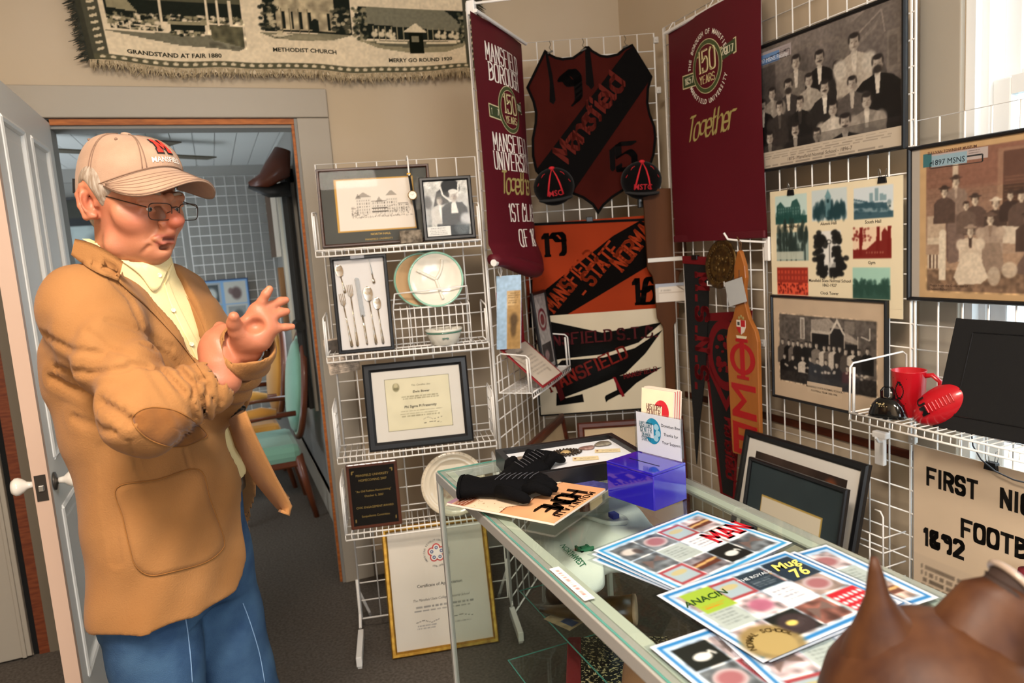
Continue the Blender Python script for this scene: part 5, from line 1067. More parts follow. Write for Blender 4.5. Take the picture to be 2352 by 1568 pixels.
def onball(x, z): 
    r0 = .0556*math.sqrt(max(.02, 1-(x/.1)**2)); return (x, -math.sqrt(max(0, r0*r0-z*z))-.0006, z)
b.add([onball(-.055+p[1]*.9, .012+p[0]) for p in V], F); b.build('lettering', BLACKP, t)
t = thing('framed_board', 'black felt back of a frame standing on the window shelf', 'frame', M=place('P6', .475, .978, -.185, lean=.16, roll=-.03))
b = MB(); b.prism([(-.262, 0), (.26, 0), (.26, .29), (-.215, .30), (-.222, .302)], -.014, 0); b.build('backing', mat('black_flocked_board', '#0d0d0e', .9, bump=.3, bs=300), t, bev=.003)
b = MB()
for p, q in (((-.20, .04), (.22, .04)), ((-.17, .265), (.22, .262)), ((-.20, .04), (-.17, .265))): b.tube([(p[0], -.0145, p[1]), (q[0], -.0145, q[1])], .0014, 6)
b.build('scored_line', BLACKP, t)
# night football poster
a = Art(.62, .80, '#d6bfa4', .007); a.noise(.05, 6); K = '#14110f'
for tx, x, z, sx in (('FIRST', .125, .687, .82), ('NIGHT', .352, .687, .82), ('FOOTBALL', .312, .560, .88), ('1892', .10, .490, .86)): a.text(tx, x/.62, z/.80, .049, K, sx=sx, pen=dict(w=.25, th=.23, asp=.60, space=.52))
a.rect(.0, .04, .42, .565, '#cdb79e'); a.scrib(.04, .12, .36, .53, 16, '#4e4339', .75, .97); a.scrib(.42, .44, .9, .53, 3, '#4e4339', .75, .97); a.scrib(.12, .02, .95, .10, 3, '#4e4339', .75)
t = thing('paper_poster', 'buff poster lettered First Night Football 1892 under the window shelf', 'poster', M=place('P6', .015, .045, -.022))
b = MB(); b.box(0, .62, .0004, .003, 0, .80); b.build('poster_board', mat('buff_board', '#d6bfa4', .85), t); a.build('print', PRINT, t, x0=0)
binder(place('P6', .262, .848, -.024), 'large black binder clip on top edge of the football poster', k=1.15)
t = thing('power_cord', 'thin grey cord drooping from the window shelf over the poster', 'cord', M=place('P6', 0, 0, 0))
b = MB(); b.tube([(.21, -.03, .955), (.212, -.04, .93), (.225, -.05, .895), (.25, -.052, .862), (.29, -.05, .838), (.34, -.05, .828), (.42, -.05, .83)], .0022, 8); b.build('cable', mat('grey_cable', '#3d3f44', .5), t, smooth=True)
# ------------------------------------------------------------------ woven tapestry above the doorway
def art_tap(w, h):
    a = Art(w, h, '#d8c6a8', .0042); a.noise(.06, 60); G, M_, L = '#1d211b', '#6f6a58', '#d8c6a8'
    for k, (u, v) in enumerate(((.20, 0), (.505, 0), (.82, 0))): pass
    def crowd(u0, v0, u1, v1, n, s=.008):
        a.rect(u0, v0, u1, v1, '#55523f')
        for _ in range(n): a.ell(a.rng.uniform(u0, u1), a.rng.uniform(v0, v1), s*a.rng.uniform(.4, .9), s*1.9*a.rng.uniform(.4, .9), (L, G, '#8d8468')[a.rng.integers(3)], .95, .4)
    # grandstand
    a.rect(.055, .31, .355, .99, '#55523f'); a.poly([(.045, .225), (.20, .165), (.34, .135), (.355, .155), (.355, .22), (.20, .235)], M_); a.rect(.055, .33, .355, .43, G, .95); crowd(.06, .245, .165, .335, 160); crowd(.165, .30, .355, .34, 90); a.poly([(.06, .37), (.12, .35), (.10, .43), (.06, .43)], '#8d8468')
    a.rect(.185, .25, .265, .285, G); crowd(.185, .222, .262, .25, 60, .006); a.poly([(.275, .295), (.355, .29), (.355, .16), (.28, .20)], '#57533f'); a.noise(.6, 120, (.275, .16, .355, .295)); a.rect(.18, .285, .27, .305, '#8d8468')
    for x in (.165, .27, .295, .325): a.rect(x, .29, x+.006, .45, L)
    for x in (.07, .10, .13, .155): a.rect(x, .24, x+.002, .275, L)
    a.line([(.06, .275), (.16, .272)], .004, L); a.line([(.06, .24), (.155, .237), (.18, .243)], .006, L)
    # church
    a.rect(.41, .27, .635, .99, G); a.rect(.44, .28, .59, .9, '#a99a7c'); a.noise(.5, 90, (.44, .28, .59, .9)); a.poly([(.395, .26), (.43, .225), (.50, .212), (.58, .228), (.635, .268)], '#7d765f')
    for x in (.455, .477, .50, .522, .57): a.rect(x, .285, x+.007, .40, G); a.rect(x-.003, .26, x-.001, .42, '#6f6650')
    a.rect(.53, .27, .548, .34, G); a.ell(.539, .34, .009, .02, G); a.poly([(.42, .243), (.455, .262), (.478, .252), (.445, .232)], L); a.poly([(.42, .241), (.445, .230), (.478, .250), (.478, .246), (.445, .225)], G); a.rect(.44, .25, .452, .272, '#b9aa8a')
    for _ in range(120): a.ell(a.rng.choice([a.rng.uniform(.40, .445), a.rng.uniform(.585, .63)]), a.rng.uniform(.28, .45), .006, .012, ('#b9aa8a', G, G, '#4d4a3a')[a.rng.integers(4)], .9, .4)
    a.ell(.51, .235, .07, .016, '#938a6f', .7, .8)
    # merry go round
    a.rect(.655, .25, .955, .46, G); a.poly([(.65, .41), (.655, .35), (.955, .31), (.95, .36), (.90, .46), (.68, .46)], '#75715e'); a.poly([(.655, .235), (.70, .19), (.80, .158), (.90, .165), (.95, .20), (.958, .235)], '#8d8468'); a.poly([(.68, .225), (.72, .205), (.80, .195), (.92, .205), (.945, .225), (.90, .24), (.72, .245)], '#5f5b49')
    for x in np.linspace(.69, .93, 15): a.rect(x, .235, x+.0025, .335, '#8d8468')
    for x in (.695, .715, .735, .745, .875, .892, .915, .93): a.ell(x, .25+.02*((x*100) % 2), .009, .018, '#d5c4a4', .95, .4); a.ell(x+.005, .275+.02*((x*100) % 2), .004, .012, '#d5c4a4', .95, .4)
    a.rect(.70, .222, .785, .236, '#d5c4a4'); a.rect(.84, .22, .93, .232, '#d5c4a4'); a.rect(.792, .155, .832, .30, '#14170f'); a.poly([(.775, .30), (.812, .365), (.845, .30)], '#d5c4a4'); a.rect(.80, .235, .82, .275, '#7b745d')
    for _ in range(110): a.ell(a.rng.choice([a.rng.uniform(.64, .675), a.rng.uniform(.94, .965)]), a.rng.uniform(.235, .45), .005, .011, (G, '#4a4a38', '#8d8468')[a.rng.integers(3)], .9, .4)
    a.rect(0, 0, 1, .075, L)
    # borders
    a.rect(.012, 0, .045, 1, '#4c4a3c'); a.rect(.955, 0, .988, 1, '#4c4a3c'); a.rect(0, .030, 1, .072, '#55523f'); a.rect(0, .0665, 1, .070, L, .5); a.rect(0, .034, 1, .037, L, .5)
    for k in range(42): a.ell(.03+.0225*k, .051, .0062, .0095, '#d5c4a4', .95, .3)
    for k in range(22):
        for x in (.029, .972): a.poly([(x-.007, .09+.042*k), (x+.007, .10+.042*k), (x+.007, .115+.042*k), (x-.007, .105+.042*k)], '#d5c4a4', .9)
    a.rect(0, 0, .012, 1, '#3b3a2f'); a.rect(.988, 0, 1, 1, '#3b3a2f'); a.noise(.12, 200)
    a.text('GRANDSTAND AT FAIR 1880', .19, .090, .023, '#2a2a20', sx=1.18, bold=.03); a.text('METHODIST CHURCH', .505, .140, .023, '#2a2a20', sx=1.18, bold=.03); a.text('MERRY GO ROUND 1920', .82, .098, .023, '#2a2a20', sx=1.18, bold=.03)
    return a
t = thing('woven_tapestry', 'fringed cream and dark green woven throw of town scenes above doorway', 'tapestry', M=place('WA', -.352, 2.350, -.045))
def warpT(v):
    x, y, z = v[:, 0], v[:, 1], v[:, 2]; d = np.exp(-z/.12)
    return np.column_stack([x-.06*np.clip(1-x/.3, 0, 1)*z/.6, y-.006*np.sin(x*13+1)*d-.004*np.sin(x*29)*d, z+.010*np.sin(x*7.5+2.2)*d+.004*np.sin(x*17)*d+.012*d*np.cos(x*3.8)])
at_ = art_tap(1.645, .64); at_.build('woven_cloth', colmat('woven_cotton', .95, .05, .5, 300), t, x0=0, warp=warpT, eps=.0008)
FR = mat('cream_fringe', '#bba888', .95, var='#8f7f62', vs=60); DFR = mat('dark_fringe', '#3d3c31', .95, var='#262820', vs=60)
def fringe(name, pts, dirv, L, m, n, seed):
    r = random.Random(seed); b = MB()
    for i in range(n):
        f = i/(n-1)*(len(pts)-1); k = min(int(f), len(pts)-2); f -= k; p = Vector(pts[k]).lerp(Vector(pts[k+1]), f); l = L*r.uniform(.6, 1.1)
        d = Vector(dirv)+Vector((r.gauss(0, .28), r.gauss(0, .12), r.gauss(0, .1))); q = p+d*l*.55+Vector((r.gauss(0, .003), -.004, 0)); e = p+d*l+Vector((r.gauss(0, .006), r.gauss(0, .003), 0))
        b.tube([p, q, e], [.0020, .0024, .0009], 4)
    b.build(name, m, t)
def bottom(x): p = warpT(np.array([[x, 0, .018]]))[0]; return (p[0], p[1]-.002, p[2])
fringe('fringe', [bottom(x) for x in np.linspace(0, 1.645, 40)], (0, -.05, -1), .042, FR, 620, 1)
fringe('side_fringe', [tuple(warpT(np.array([[0, -.001, z]]))[0]) for z in np.linspace(.02, .63, 16)], (-1, -.1, -.6), .032, DFR, 230, 2)
fringe('side_fringe', [tuple(warpT(np.array([[1.645, -.001, z]]))[0]) for z in np.linspace(.02, .63, 16)], (1, -.1, -.6), .03, DFR, 160, 3)
# ------------------------------------------------------------------ the room beyond the doorway
RX, RY, RZ = .50, 6.35, 2.33
b = MB(); b.box(-2.4, RX+.1, RY, RY+.1, 0, RZ+.1); struct('wall_far', b, COOLW)
b = MB(); b.box(-2.5, -2.4, WY+.13, RY, 0, RZ); struct('wall_far_left', b, COOLW)
qy0, qy1 = 4.62, 5.50
b = MB(); b.box(RX, RX+.13, WY+.13, qy0, 0, RZ); b.box(RX, RX+.13, qy1, RY, 0, RZ); b.box(RX, RX+.13, qy0, qy1, 0, .72); b.box(RX, RX+.13, qy0, qy1, 2.0, RZ); struct('wall_far_right', b, COOLW)
b = MB()
for i in range(24): b.box(-2.4+.125*i+.003, -2.4+.125*(i+1)-.001, WY+.13, RY, RZ, RZ+.02)
b.box(-2.4, RX+.1, WY+.13, RY, RZ+.014, RZ+.05); struct('ceiling_far', b, mat('white_board_ceiling', '#c4c6c3', .45))
b = MB(); b.box(-2.4, RX, RY-.05, RY, RZ-.10, RZ); b.box(-2.4, RX, RY-.03, RY, RZ-.24, RZ-.10); struct('trim_9', b, COOLW)
b = MB(); b.box(RX-.02, RX, qy0-.10, qy0, .62, 2.08); b.box(RX-.02, RX, qy1, qy1+.10, .62, 2.08); b.box(RX-.02, RX, qy0-.1, qy1+.1, 2.0, 2.1); struct('trim_10', b, PAINT)
b = MB(); b.box(RX-.016, RX, WY+.13, RY, 0, .17); b.box(RX-.02, RX, WY+.13, RY, .155, .17); struct('baseboard_far', b, PAINT)
w_ = thing('window_2', 'narrow bright window on right wall of the room beyond', 'window', (RX, (qy0+qy1)/2, .72)); w_['kind'] = 'structure'
b = MB()
for y0, y1, z0, z1 in ((-.44, -.38, 0, 1.28), (.38, .44, 0, 1.28), (-.38, .38, 0, .06), (-.38, .38, 1.22, 1.28), (-.38, .38, .62, .68)): b.box(.04, .08, y0, y1, z0, z1)
b.build('sash', WHITEP, w_); b = MB(); b.box(.055, .058, -.38, .38, .06, 1.22); b.build('pane', glassmat('window_glass', '#f6fbfc', .6), w_)
t = thing('window_drape', 'dark narrow drape hanging beside the far room window', 'drape', (RX-.05, 4.50, .66))
b = MB(); n = 16
b.loft([[(.02*math.sin(k*2.2)*(k % 2), -.09+.18*k/n, z) for k in range(n+1)]+[(-.012+.02*math.sin(k*2.2)*(k % 2), -.09+.18*k/n, z) for k in range(n, -1, -1)] for z in (0, .7, 1.44)]); b.build('drape_cloth', mat('dark_drape', '#24211d', .9), t)
b = MB(); b.tube([(-.015, -.1, .50), (-.022, 0, .50), (-.015, .1, .50)], .03, 10); b.build('tie_back', mat('dark_drape', '#24211d', .9), t)
t = thing('white_board', 'tall pale board hung on right wall of the room beyond', 'board', (RX-.03, 5.95, 1.58))
b = MB(); b.box(-.02, .02, -.22, .22, 0, .62, bev=.004); b.build('board_panel', mat('pale_board', '#d9cdbd', .5), t); b = MB(); b.box(-.024, -.019, -.22, .22, 0, .62); b.build('front_face', mat('brown_board_face', '#5b4636', .6), t)
t = thing('wood_strip', 'short wooden strip standing against right wall of room beyond', 'board', (RX-.03, 5.75, 1.08)); b = MB(); b.box(-.02, .02, -.05, .05, 0, .42, bev=.004); b.build('strip_body', mat('mid_wood', '#8a6238', .6, var='#6b4826', vs=10, stretch=(1, 1, .2)), t)
t = thing('leather_saddle', 'dark brown leather saddle hung high by the far window', 'saddle', (.40, 4.36, 2.0))
b = MB(); b.tube([(-.16, 0, -.02), (-.08, 0, .0), (0, 0, .06), (.04, 0, .17)], [.018, .05, .085, .05], 12, flat=.8); b.build('seat_leather', mat('brown_leather', '#54240f', .4, coat=.2), t, smooth=True)
b = MB(); b.tube([(-.165, 0, -.026), (-.06, 0, -.06), (.05, 0, -.05)], [.016, .04, .05], 12, flat=.8); b.build('underside', mat('black_leather', '#15120f', .5), t, smooth=True)
# display panels on the far wall and pictures on them
PANELS.update(F1=(-.14, RY-.06, 0, 2.245), F2=(-.80, RY-.07, 0, 2.245))
for pl, lab in (('F1', 'cool lit white wire panel on the back wall beyond the doorway'), ('F2', 'white wire panel behind the cap, left in the room beyond')): panel(pl, lab, 26)
def art_four(w, h):
    a = Art(w, h, '#6f95bb', .008)
    for u, v, k in ((.04, .52, 0), (.53, .52, 1), (.04, .04, 2), (.53, .04, 3)):
        a.rect(u, v, u+.43, v+.44, ('#8b9396', '#a7a9a2', '#7d8a80', '#a0a5a2')[k]); a.rect(u+.04, v+.04, u+.39, v+.40, ('#3c4446', '#a7a9a2', '#2c3a30', '#7d8383')[k]); a.ell(u+.24, v+.2, .10, .13, ('#aeb5b2', '#4b3a3a', '#6d8a58', '#4b5050')[k], .9, .5); a.ell(u+.13, v+.25, .05, .07, ('#b3b9b8', '#5b4848', '#9a4a3a', '#909696')[k], .8, .5)
    return a
picture('framed_photo', 'four old photos in one blue mat seen through the doorway', 'framed photo', place('F1', .19, 1.035, -.02), .40, .40, .010, .015, mat('blue_frame', '#2f4c73', .5), art_four, glass=False)

def art_misty(w, h):
    a = Art(w, h, '#8f9a98', .012); a.rect(0, .80, 1, 1, '#2a2a20'); a.rect(0, .70, 1, .8, '#15171a'); a.ell(.65, .55, .22, .10, '#4d5656', .9, .7); a.ell(.4, .3, .4, .05, '#5a6464', .9, .6); a.ell(.5, .12, .5, .10, '#343c3e', .9, .6); a.noise(.2, 14); return a
picture('framed_photo', 'misty grey landscape photo behind the cap, left in the far room', 'framed photo', place('F2', .02, 1.42, -.02), .62, .70, .02, .02, BLACKF, art_misty, glass=False)
# two armchairs
VEL = mat('ochre_velvet', '#b07a2c', .9, sheen=.3, bump=.2, bs=300); GRN = mat('sage_green_velvet', '#6f9a86', .9, sheen=.3, bump=.2, bs=300); CHW = mat('carved_chair_wood', '#5b2c14', .4, coat=.2)
def armchair(label, x, y, rz, up, seatm):
    """faces local -x; seat at 0.44 m"""
    t = thing('armchair', label, 'armchair', (x, y, 0), rz, None)
    b = MB(); b.box(-.27, .24, -.26, .26, .36, .47, bev=.04); b.build('seat', seatm, t, smooth=False)
    ov = lambda r, dx, n=26: [(dx+.12*((.60+r*1.25*math.sin(2*math.pi*k/n))-.30), r*math.cos(2*math.pi*k/n), .78+r*1.25*math.sin(2*math.pi*k/n)) for k in range(n)]
    b = MB(); b.loft([ov(.245, .24), ov(.245, .275)]); b.build('backrest', up, t, smooth=False)
    b = MB(); b.loft([ov(.14, .19), ov(.21, .215), ov(.235, .24)]); b.build('back_cushion', VEL if up is not GRN else GRN, t, smooth=True)
    b = MB(); pts = ov(.255, .258, 36); b.tube(pts, .020, 8, closed=True); b.build('back_frame', CHW, t, smooth=True)
    for e in (-1, 1):
        b = MB(); b.tube([(.23, e*.27, .66), (.05, e*.285, .665), (-.14, e*.285, .655)], [.016, .018, .022], 8); b.tube([(-.14, e*.285, .655), (-.12, e*.28, .55), (-.17, e*.26, .42)], [.022, .016, .02], 8); b.build('arm', CHW, t, smooth=True)
        b = MB(); b.tube([(.12, e*.285, .685), (.04, e*.287, .695), (-.09, e*.287, .688)], [.02, .032, .024], 10); b.build('arm_pad', VEL, t, smooth=True)
        for lx in (-.22, .22):
            b = MB(); b.tube([(lx, e*.23, .40), (lx+(-.02 if lx < 0 else .03), e*.235, .22), (lx+(-.01 if lx < 0 else .07), e*.235, 0)], [.030, .022, .016], 8); b.build('leg', CHW, t, smooth=True)
    b = MB(); b.box(-.25, .23, -.245, .245, .33, .38, bev=.01); b.build('seat_rail', CHW, t)
    return t
armchair('carved armchair with sage green back and ochre arm pads beyond the doorway', .115, 4.62, .02, GRN, GRN)
armchair('ochre velvet armchair standing behind the green backed one', .05, 5.28, .05, VEL, VEL)
t = thing('ceiling_fan', 'dark ceiling fan hub glimpsed above the cap beyond the doorway', 'fan', (-.38, 4.9, RZ))
b = MB(); b.lathe([(.03, 0), (.03, -.05), (.09, -.06), (.10, -.12), (.05, -.14), (.001, -.14)], 20); b.build('fan_hub', mat('dark_bronze', '#3a3024', .5, .4), t)
for k in range(4):
    b = MB(); q = k*math.pi/2+.5; b.T = Matrix.Rotation(q, 4, 'Z'); b.box(.09, .52, -.06, .06, -.10, -.092, bev=.003); b.build('blade', mat('dark_blade', '#4a4334', .5), t)
# ------------------------------------------------------------------ the glass display case
CX0, CX1, CY1, CY0, CZ = .484, .994, 1.821, .02, .968
K0 = Matrix.Translation((CX0, CY1, 0))      # local: x to the right, -y towards the viewer's right end
t = thing('display_case', 'long glass counter case with aluminium edges and glass shelves', 'display case', (CX0, CY0, 0))
L = CY1-CY0; Wc = CX1-CX0; e = .022
def bar(name, x0, x1, y0, y1, z0, z1): b = MB(); b.box(x0, x1, y0, y1, z0, z1, bev=.002); return b.build(name, ALU, t)
bar('top_rail', 0, e, 0, L, CZ-.030, CZ-.004); bar('top_rail', Wc-e, Wc, 0, L, CZ-.030, CZ-.004); bar('top_rail', e, Wc-e, L-e, L, CZ-.030, CZ-.004); bar('top_rail', e, Wc-e, 0, e, CZ-.030, CZ-.004)
for x in (0, Wc-.014):
    for y in (0, L-.014): bar('corner_post', x, x+.014, y, y+.014, .10, CZ-.03)
bar('bottom_rail', 0, e, 0, L, .10, .13); bar('bottom_rail', Wc-e, Wc, 0, L, .10, .13); bar('bottom_rail', e, Wc-e, L-e, L, .10, .13)
EDGE = mat('green_glass_edge', '#4a8c82', .15, spec=.6)
def sheet(name, x0, x1, y0, y1, z0, z1, edge=True):
    b = MB(); b.box(x0, x1, y0, y1, z0, z1); o = b.build(name, CGLASS, t)
    return o
def edge_strip(par, pts):
    b = MB(); b.tube(pts, .0019, 6); b.build('polished_edge', EDGE, par)
tp = sheet('glass_top', .006, Wc-.006, .006, L-.006, CZ-.004, CZ)
edge_strip(tp, [(.0055, .006, CZ-.002), (.0055, L-.0055, CZ-.002), (Wc-.006, L-.0055, CZ-.002)])
b = MB(); b.box(.0235, .044, .02, L-.024, CZ-.0095, CZ-.005); b.build('seal_strip', mat('pale_seal_strip', '#c7cabf', .35, .3), t); b = MB(); b.box(Wc-.044, Wc-.0235, .02, L-.024, CZ-.0095, CZ-.005); b.build('seal_strip', mat('pale_seal_strip', '#c7cabf', .35, .3), t)
sheet('glass_front', .004, .0075, .014, L-.014, .13, CZ-.03); sheet('glass_side', .014, Wc-.014, L-.0075, L-.004, .13, CZ-.03)
for y0, y1, x in ((.02, .95, Wc-.012), (.90, L-.02, Wc-.018)): sheet('sliding_glass_door', x, x+.004, y0, y1, .13, CZ-.03)
s1 = sheet('glass_shelf', .205, Wc-.03, .05, L-.03, .586, .592); edge_strip(s1, [(.2045, .05, .589), (.2045, L-.0295, .589), (Wc-.03, L-.0295, .589)])
s2 = sheet('glass_shelf', .155, Wc-.03, .05, L-.03, .392, .398); edge_strip(s2, [(.1545, .05, .395), (.1545, L-.0295, .395), (Wc-.03, L-.0295, .395)])
b = MB(); b.box(.02, Wc-.02, .02, L-.02, .085, .10); b.build('case_floor', mat('case_floor_board', '#4d4a45', .7), t)
b = MB(); b.box(.03, Wc-.03, .03, L-.03, .0, .085); b.build('plinth', mat('dark_plinth', '#2c2a28', .6), t)
b = MB(); b.box(Wc-.030, Wc-.020, .70, .78, CZ-.105, CZ-.035, bev=.002); lk = b.build('lock_bracket', mat('dark_green_bracket', '#3f4a45', .4, .6), t)
for y in (.715, .765): b = MB(); b.T = Matrix.Translation((Wc-.031, y, CZ-.06)) @ Matrix.Rotation(-math.pi/2, 4, 'Y'); b.lathe([(.001, .006), (.007, .005), (.008, 0)], 14); b.build('screw', BRASS, lk)
def lay(x, y, z, rz=0): return Matrix.Translation((x, y, z)) @ Matrix.Rotation(rz, 4, 'Z')
# tray of stones
t = thing('display_tray', 'black framed glass topped tray with white lining at back of counter', 'display tray', M=lay(.79, 1.625, CZ+.0005, -.12)); TR = t.matrix_world.copy()
w2, d2, th = .168, .124, .018
b = MB()
def rg(i, z): return [(-w2+i, -d2+i, z), (w2-i, -d2+i, z), (w2-i, d2-i, z), (-w2+i, d2-i, z)]
b.loft([rg(0, 0), rg(0, .043), rg(.016, .043), rg(.016, .028)], cap=False); b.box(-w2, w2, -d2, d2, 0, .003); b.build('frame', BLACKF, t, bev=.001)
b = MB(); b.box(-w2+.012, w2-.012, -d2+.012, d2-.012, .003, .030, bev=.003); b.build('cotton_lining', mat('white_cotton_lining', '#e3e5ea', .9, bump=.4, bs=90), t)
b = MB(); b.box(-w2+.013, w2-.013, -d2+.013, d2-.013, .0405, .042); b.build('glass', FGLASS, t)
def intray(x, y, z=.0305): return Matrix(TR) @ Matrix.Translation((x, y, z))
def stone(label, x, y, rx, ry, rz_, c1, c2, ang=0):
    tt = thing('polished_stone', label, 'stone', M=intray(x, y) @ Matrix.Rotation(ang, 4, 'Z'), group=None)
    b = MB(); r = random.Random(int(abs(x)*1e4)); n = 18
    b.loft([[(rx*k*(1+.10*math.sin(3*q+x*90)+.06*math.sin(5*q))*math.cos(q), ry*k*(1+.10*math.sin(3*q+x*90))*math.sin(q), z*rz_) for q in np.linspace(0, 2*math.pi, n, endpoint=False)] for k, z in ((.8, 0), (1, .35), (.9, .8), (.5, 1))]); b.build('stone_body', mat('stone_'+c1, c1, .3, var=c2, vs=90), tt, smooth=True)
stone('brownish flat stone at left end of the tray', -.118, .030, .030, .022, .008, '#8c7468', '#a9a08c'); stone('greenish square stone second from left in the tray', -.076, .028, .026, .022, .008, '#7c7a66', '#a98a70', .4)
stone('oval purple brown stone near right end of the tray', .065, .048, .022, .014, .007, '#7a5a52', '#9c8078'); stone('grey oval stone at right end of the tray', .115, .062, .024, .018, .008, '#6a645a', '#8d8676', .2)
tt = thing('bead_necklace', 'coiled dark bead necklace with shell disc in the tray', 'necklace', M=intray(.0, .036)); b = MB()
for k in range(70):
    q = k*.27; r = .020+.022*(k/70); b.ball((r*math.cos(q), .72*r*math.sin(q), .004), .0034, 6)
for k in range(26): b.ball((-.036+.0011*k, -.012-.008*math.sin(k*.5)-.006, .004), .003, 6)
b.build('beads', mat('dark_beads', '#33291f', .25), tt, smooth=True)
b = MB(); b.lathe([(.013, .001), (.014, .004), (.007, .008), (.001, .008)], 20); b.build('shell_disc', mat('tan_shell', '#b59a6a', .4), tt, smooth=True)
b = MB(); b.tube([(-.036, 0, .002), (-.05, .004, .003), (-.06, -.006, .003), (-.046, -.012, .002)], .0012, 5); b.build('cord', mat('dark_cord', '#2a221a', .8), tt)
for lab, x, y, rz in (('buff string tag under the left stones in the tray', -.098, -.035, -.35), ('buff string tag below the necklace in the tray', .03, -.030, -.32), ('buff string tag below the right stones in the tray', .105, .006, -.36)):
    tt = thing('string_tag', lab, 'tag', M=intray(x, y, .0308) @ Matrix.Rotation(rz, 4, 'Z')); a = Art(.066, .032, '#e5d3a8', .002); a.scrib(.25, .15, .9, .85, 3, '#6b5f45', .45, .8); a.ell(.1, .55, .05, .13, '#7a3b2c'); a.build('tag_card', PRINT, tt, z0=-.016, y=.0004, flat=True, warp=lambda v: np.column_stack([v[:, 0], v[:, 1], v[:, 2]]))
# donation box
ang = math.atan2(-.135, .034)
t = thing('donation_box', 'glossy blue donation box with clear sign holder on the counter', 'donation box', M=Matrix.Translation((.836, 1.343, CZ+.0005)) @ Matrix.Rotation(ang, 4, 'Z'))
BLU = mat('cobalt_acrylic', '#22189c', .06, coat=.7, spec=.6)
bl, bd, bh = .0705, .052, .083
b = MB(); b.box(-bl, bl, -bd, bd, 0, bh-.006); b.build('box_body', BLU, t, bev=.002)
b = MB(); b.box(-bl, bl, -bd, bd, bh-.006, bh); lid = b.build('lid', BLU, t, bev=.0015)
b = MB(); b.box(-.045, .045, -.006, -.003, bh-.001, bh+.0004); b.build('coin_slot', mat('slot_dark', '#07051c', .6), lid)
b = MB(); b.box(-bl+.002, bl-.002, bd-.010, bd-.0085, bh, bh+.098); b.box(-bl+.002, bl-.002, bd-.0050, bd-.0035, bh, bh+.098); b.box(bl-.004, bl-.001, bd-.0100, bd-.0035, bh+.01, bh+.098); b.box(-bl+.001, -bl+.004, bd-.0100, bd-.0035, bh+.0, bh+.098); sh = b.build('sign_holder', ACRYL, t)
a = Art(.132, .094, '#e9e8ee', .002); cx, cz, r = .050, .055, .030
def halfdisc(a, cx, cz, r, c1, c2):
    a.shape([(cx+r*.8*math.cos(q), cz+r*math.sin(q)) for q in np.linspace(0, 2*math.pi, 40)], c1, 1)
    for k in range(7): q = 1.9+k*.16; a.shape([(cx+r*.35*math.cos(q), cz+r*.4*math.sin(q)), (cx+r*.78*math.cos(q), cz+r*.95*math.sin(q)), (cx+r*.78*math.cos(q+.05), cz+r*.95*math.sin(q+.05))], c2, 2)
    a.shape([(cx-r, cz-r*.55), (cx+r*.1, cz-r*.55), (cx+r*.1, cz+r*.5), (cx-r, cz+r*.5)], a.bgc, 3)
a.bgc = '#e9e8ee'; halfdisc(a, cx, cz, r, '#2b93b8', '#6fc0d8')
for x, z, s_ in ((.062, .066, .0075), (.066, .052, .0075), (.060, .040, .0075)): a.shape([(x+s_*math.cos(q), z+s_*math.sin(q)) for q in np.linspace(0, 6.1, 14)], '#a9d7e6', 4)
for w_, z, s_ in (('HISTORY', .062, .0115), ('CENTER', .050, .0115), ('ON MAIN', .040, .008), ('STREET', .030, .009)): a.text(w_, .030/.132, z/.094, s_, '#2f6b78', pen=SER, sx=.72, lay=5)
for w_, z in (('Donation Box', .070), ('Thanks for', .050), ('Your Support', .031)): a.text(w_, .103/.132, z/.094, .0095, '#1b1b22')
o = a.build('sign_card', GLOSSP, sh, z0=bh+.002, y=bd-.0062)
t = thing('brochure_stack', 'stack of cream brochures with red seal in a clear stand', 'brochures', M=Matrix.Translation((.928, 1.448, CZ+.0005)) @ Matrix.Rotation(ang+.02, 4, 'Z') @ Matrix.Rotation(-.10, 4, 'X'))
b = MB(); r_ = random.Random(3)
for k in range(14): b.box(-.050+r_.uniform(-.001, .001), .050+r_.uniform(-.001, .001), .002*k, .002*k+.0016, .004, .214+r_.uniform(-.003, .002), ('#d9cdbd', '#c9beb2', '#b04a48', '#d4c4b4')[k % 4])
b.build('leaflets', colmat('leaflet_paper', .7), t)
a = Art(.098, .208, '#e8d6b8', .003); a.bgc = '#e8d6b8'; a.noise(.04, 6); halfdisc(a, .062, .155, .030, '#c02530', '#d9565a')
for w_, z, s_, c_ in (('HISTORY', .160, .0125, '#5b1f22'), ('CENTER', .147, .0125, '#5b1f22'), ('ON MAIN', .137, .0085, '#8a6a5a'), ('STREET', .127, .0095, '#8a6a5a')): a.text(w_, .040/.098, z/.208, s_, c_, pen=SER, sx=.78, lay=5)
a.text('The', .04, .40, .011, '#2a241e', bold=.02); a.rect(.06, .10, .62, .33, '#4d4640'); a.ell(.30, .22, .12, .06, '#a39a8e', .8, .5); a.noise(.4, 20, (.06, .1, .62, .33)); a.build('cover_sheet', PRINT, t, z0=.004, y=-.0006)
b = MB(); b.box(-.055, .055, -.012, -.0105, 0, .06); b.box(-.055, .055, .030, .0315, 0, .10); b.box(-.056, -.0545, -.012, .0315, 0, .075); b.box(.0545, .056, -.012, .0315, 0, .075); b.build('acrylic_stand', ACRYL, t)
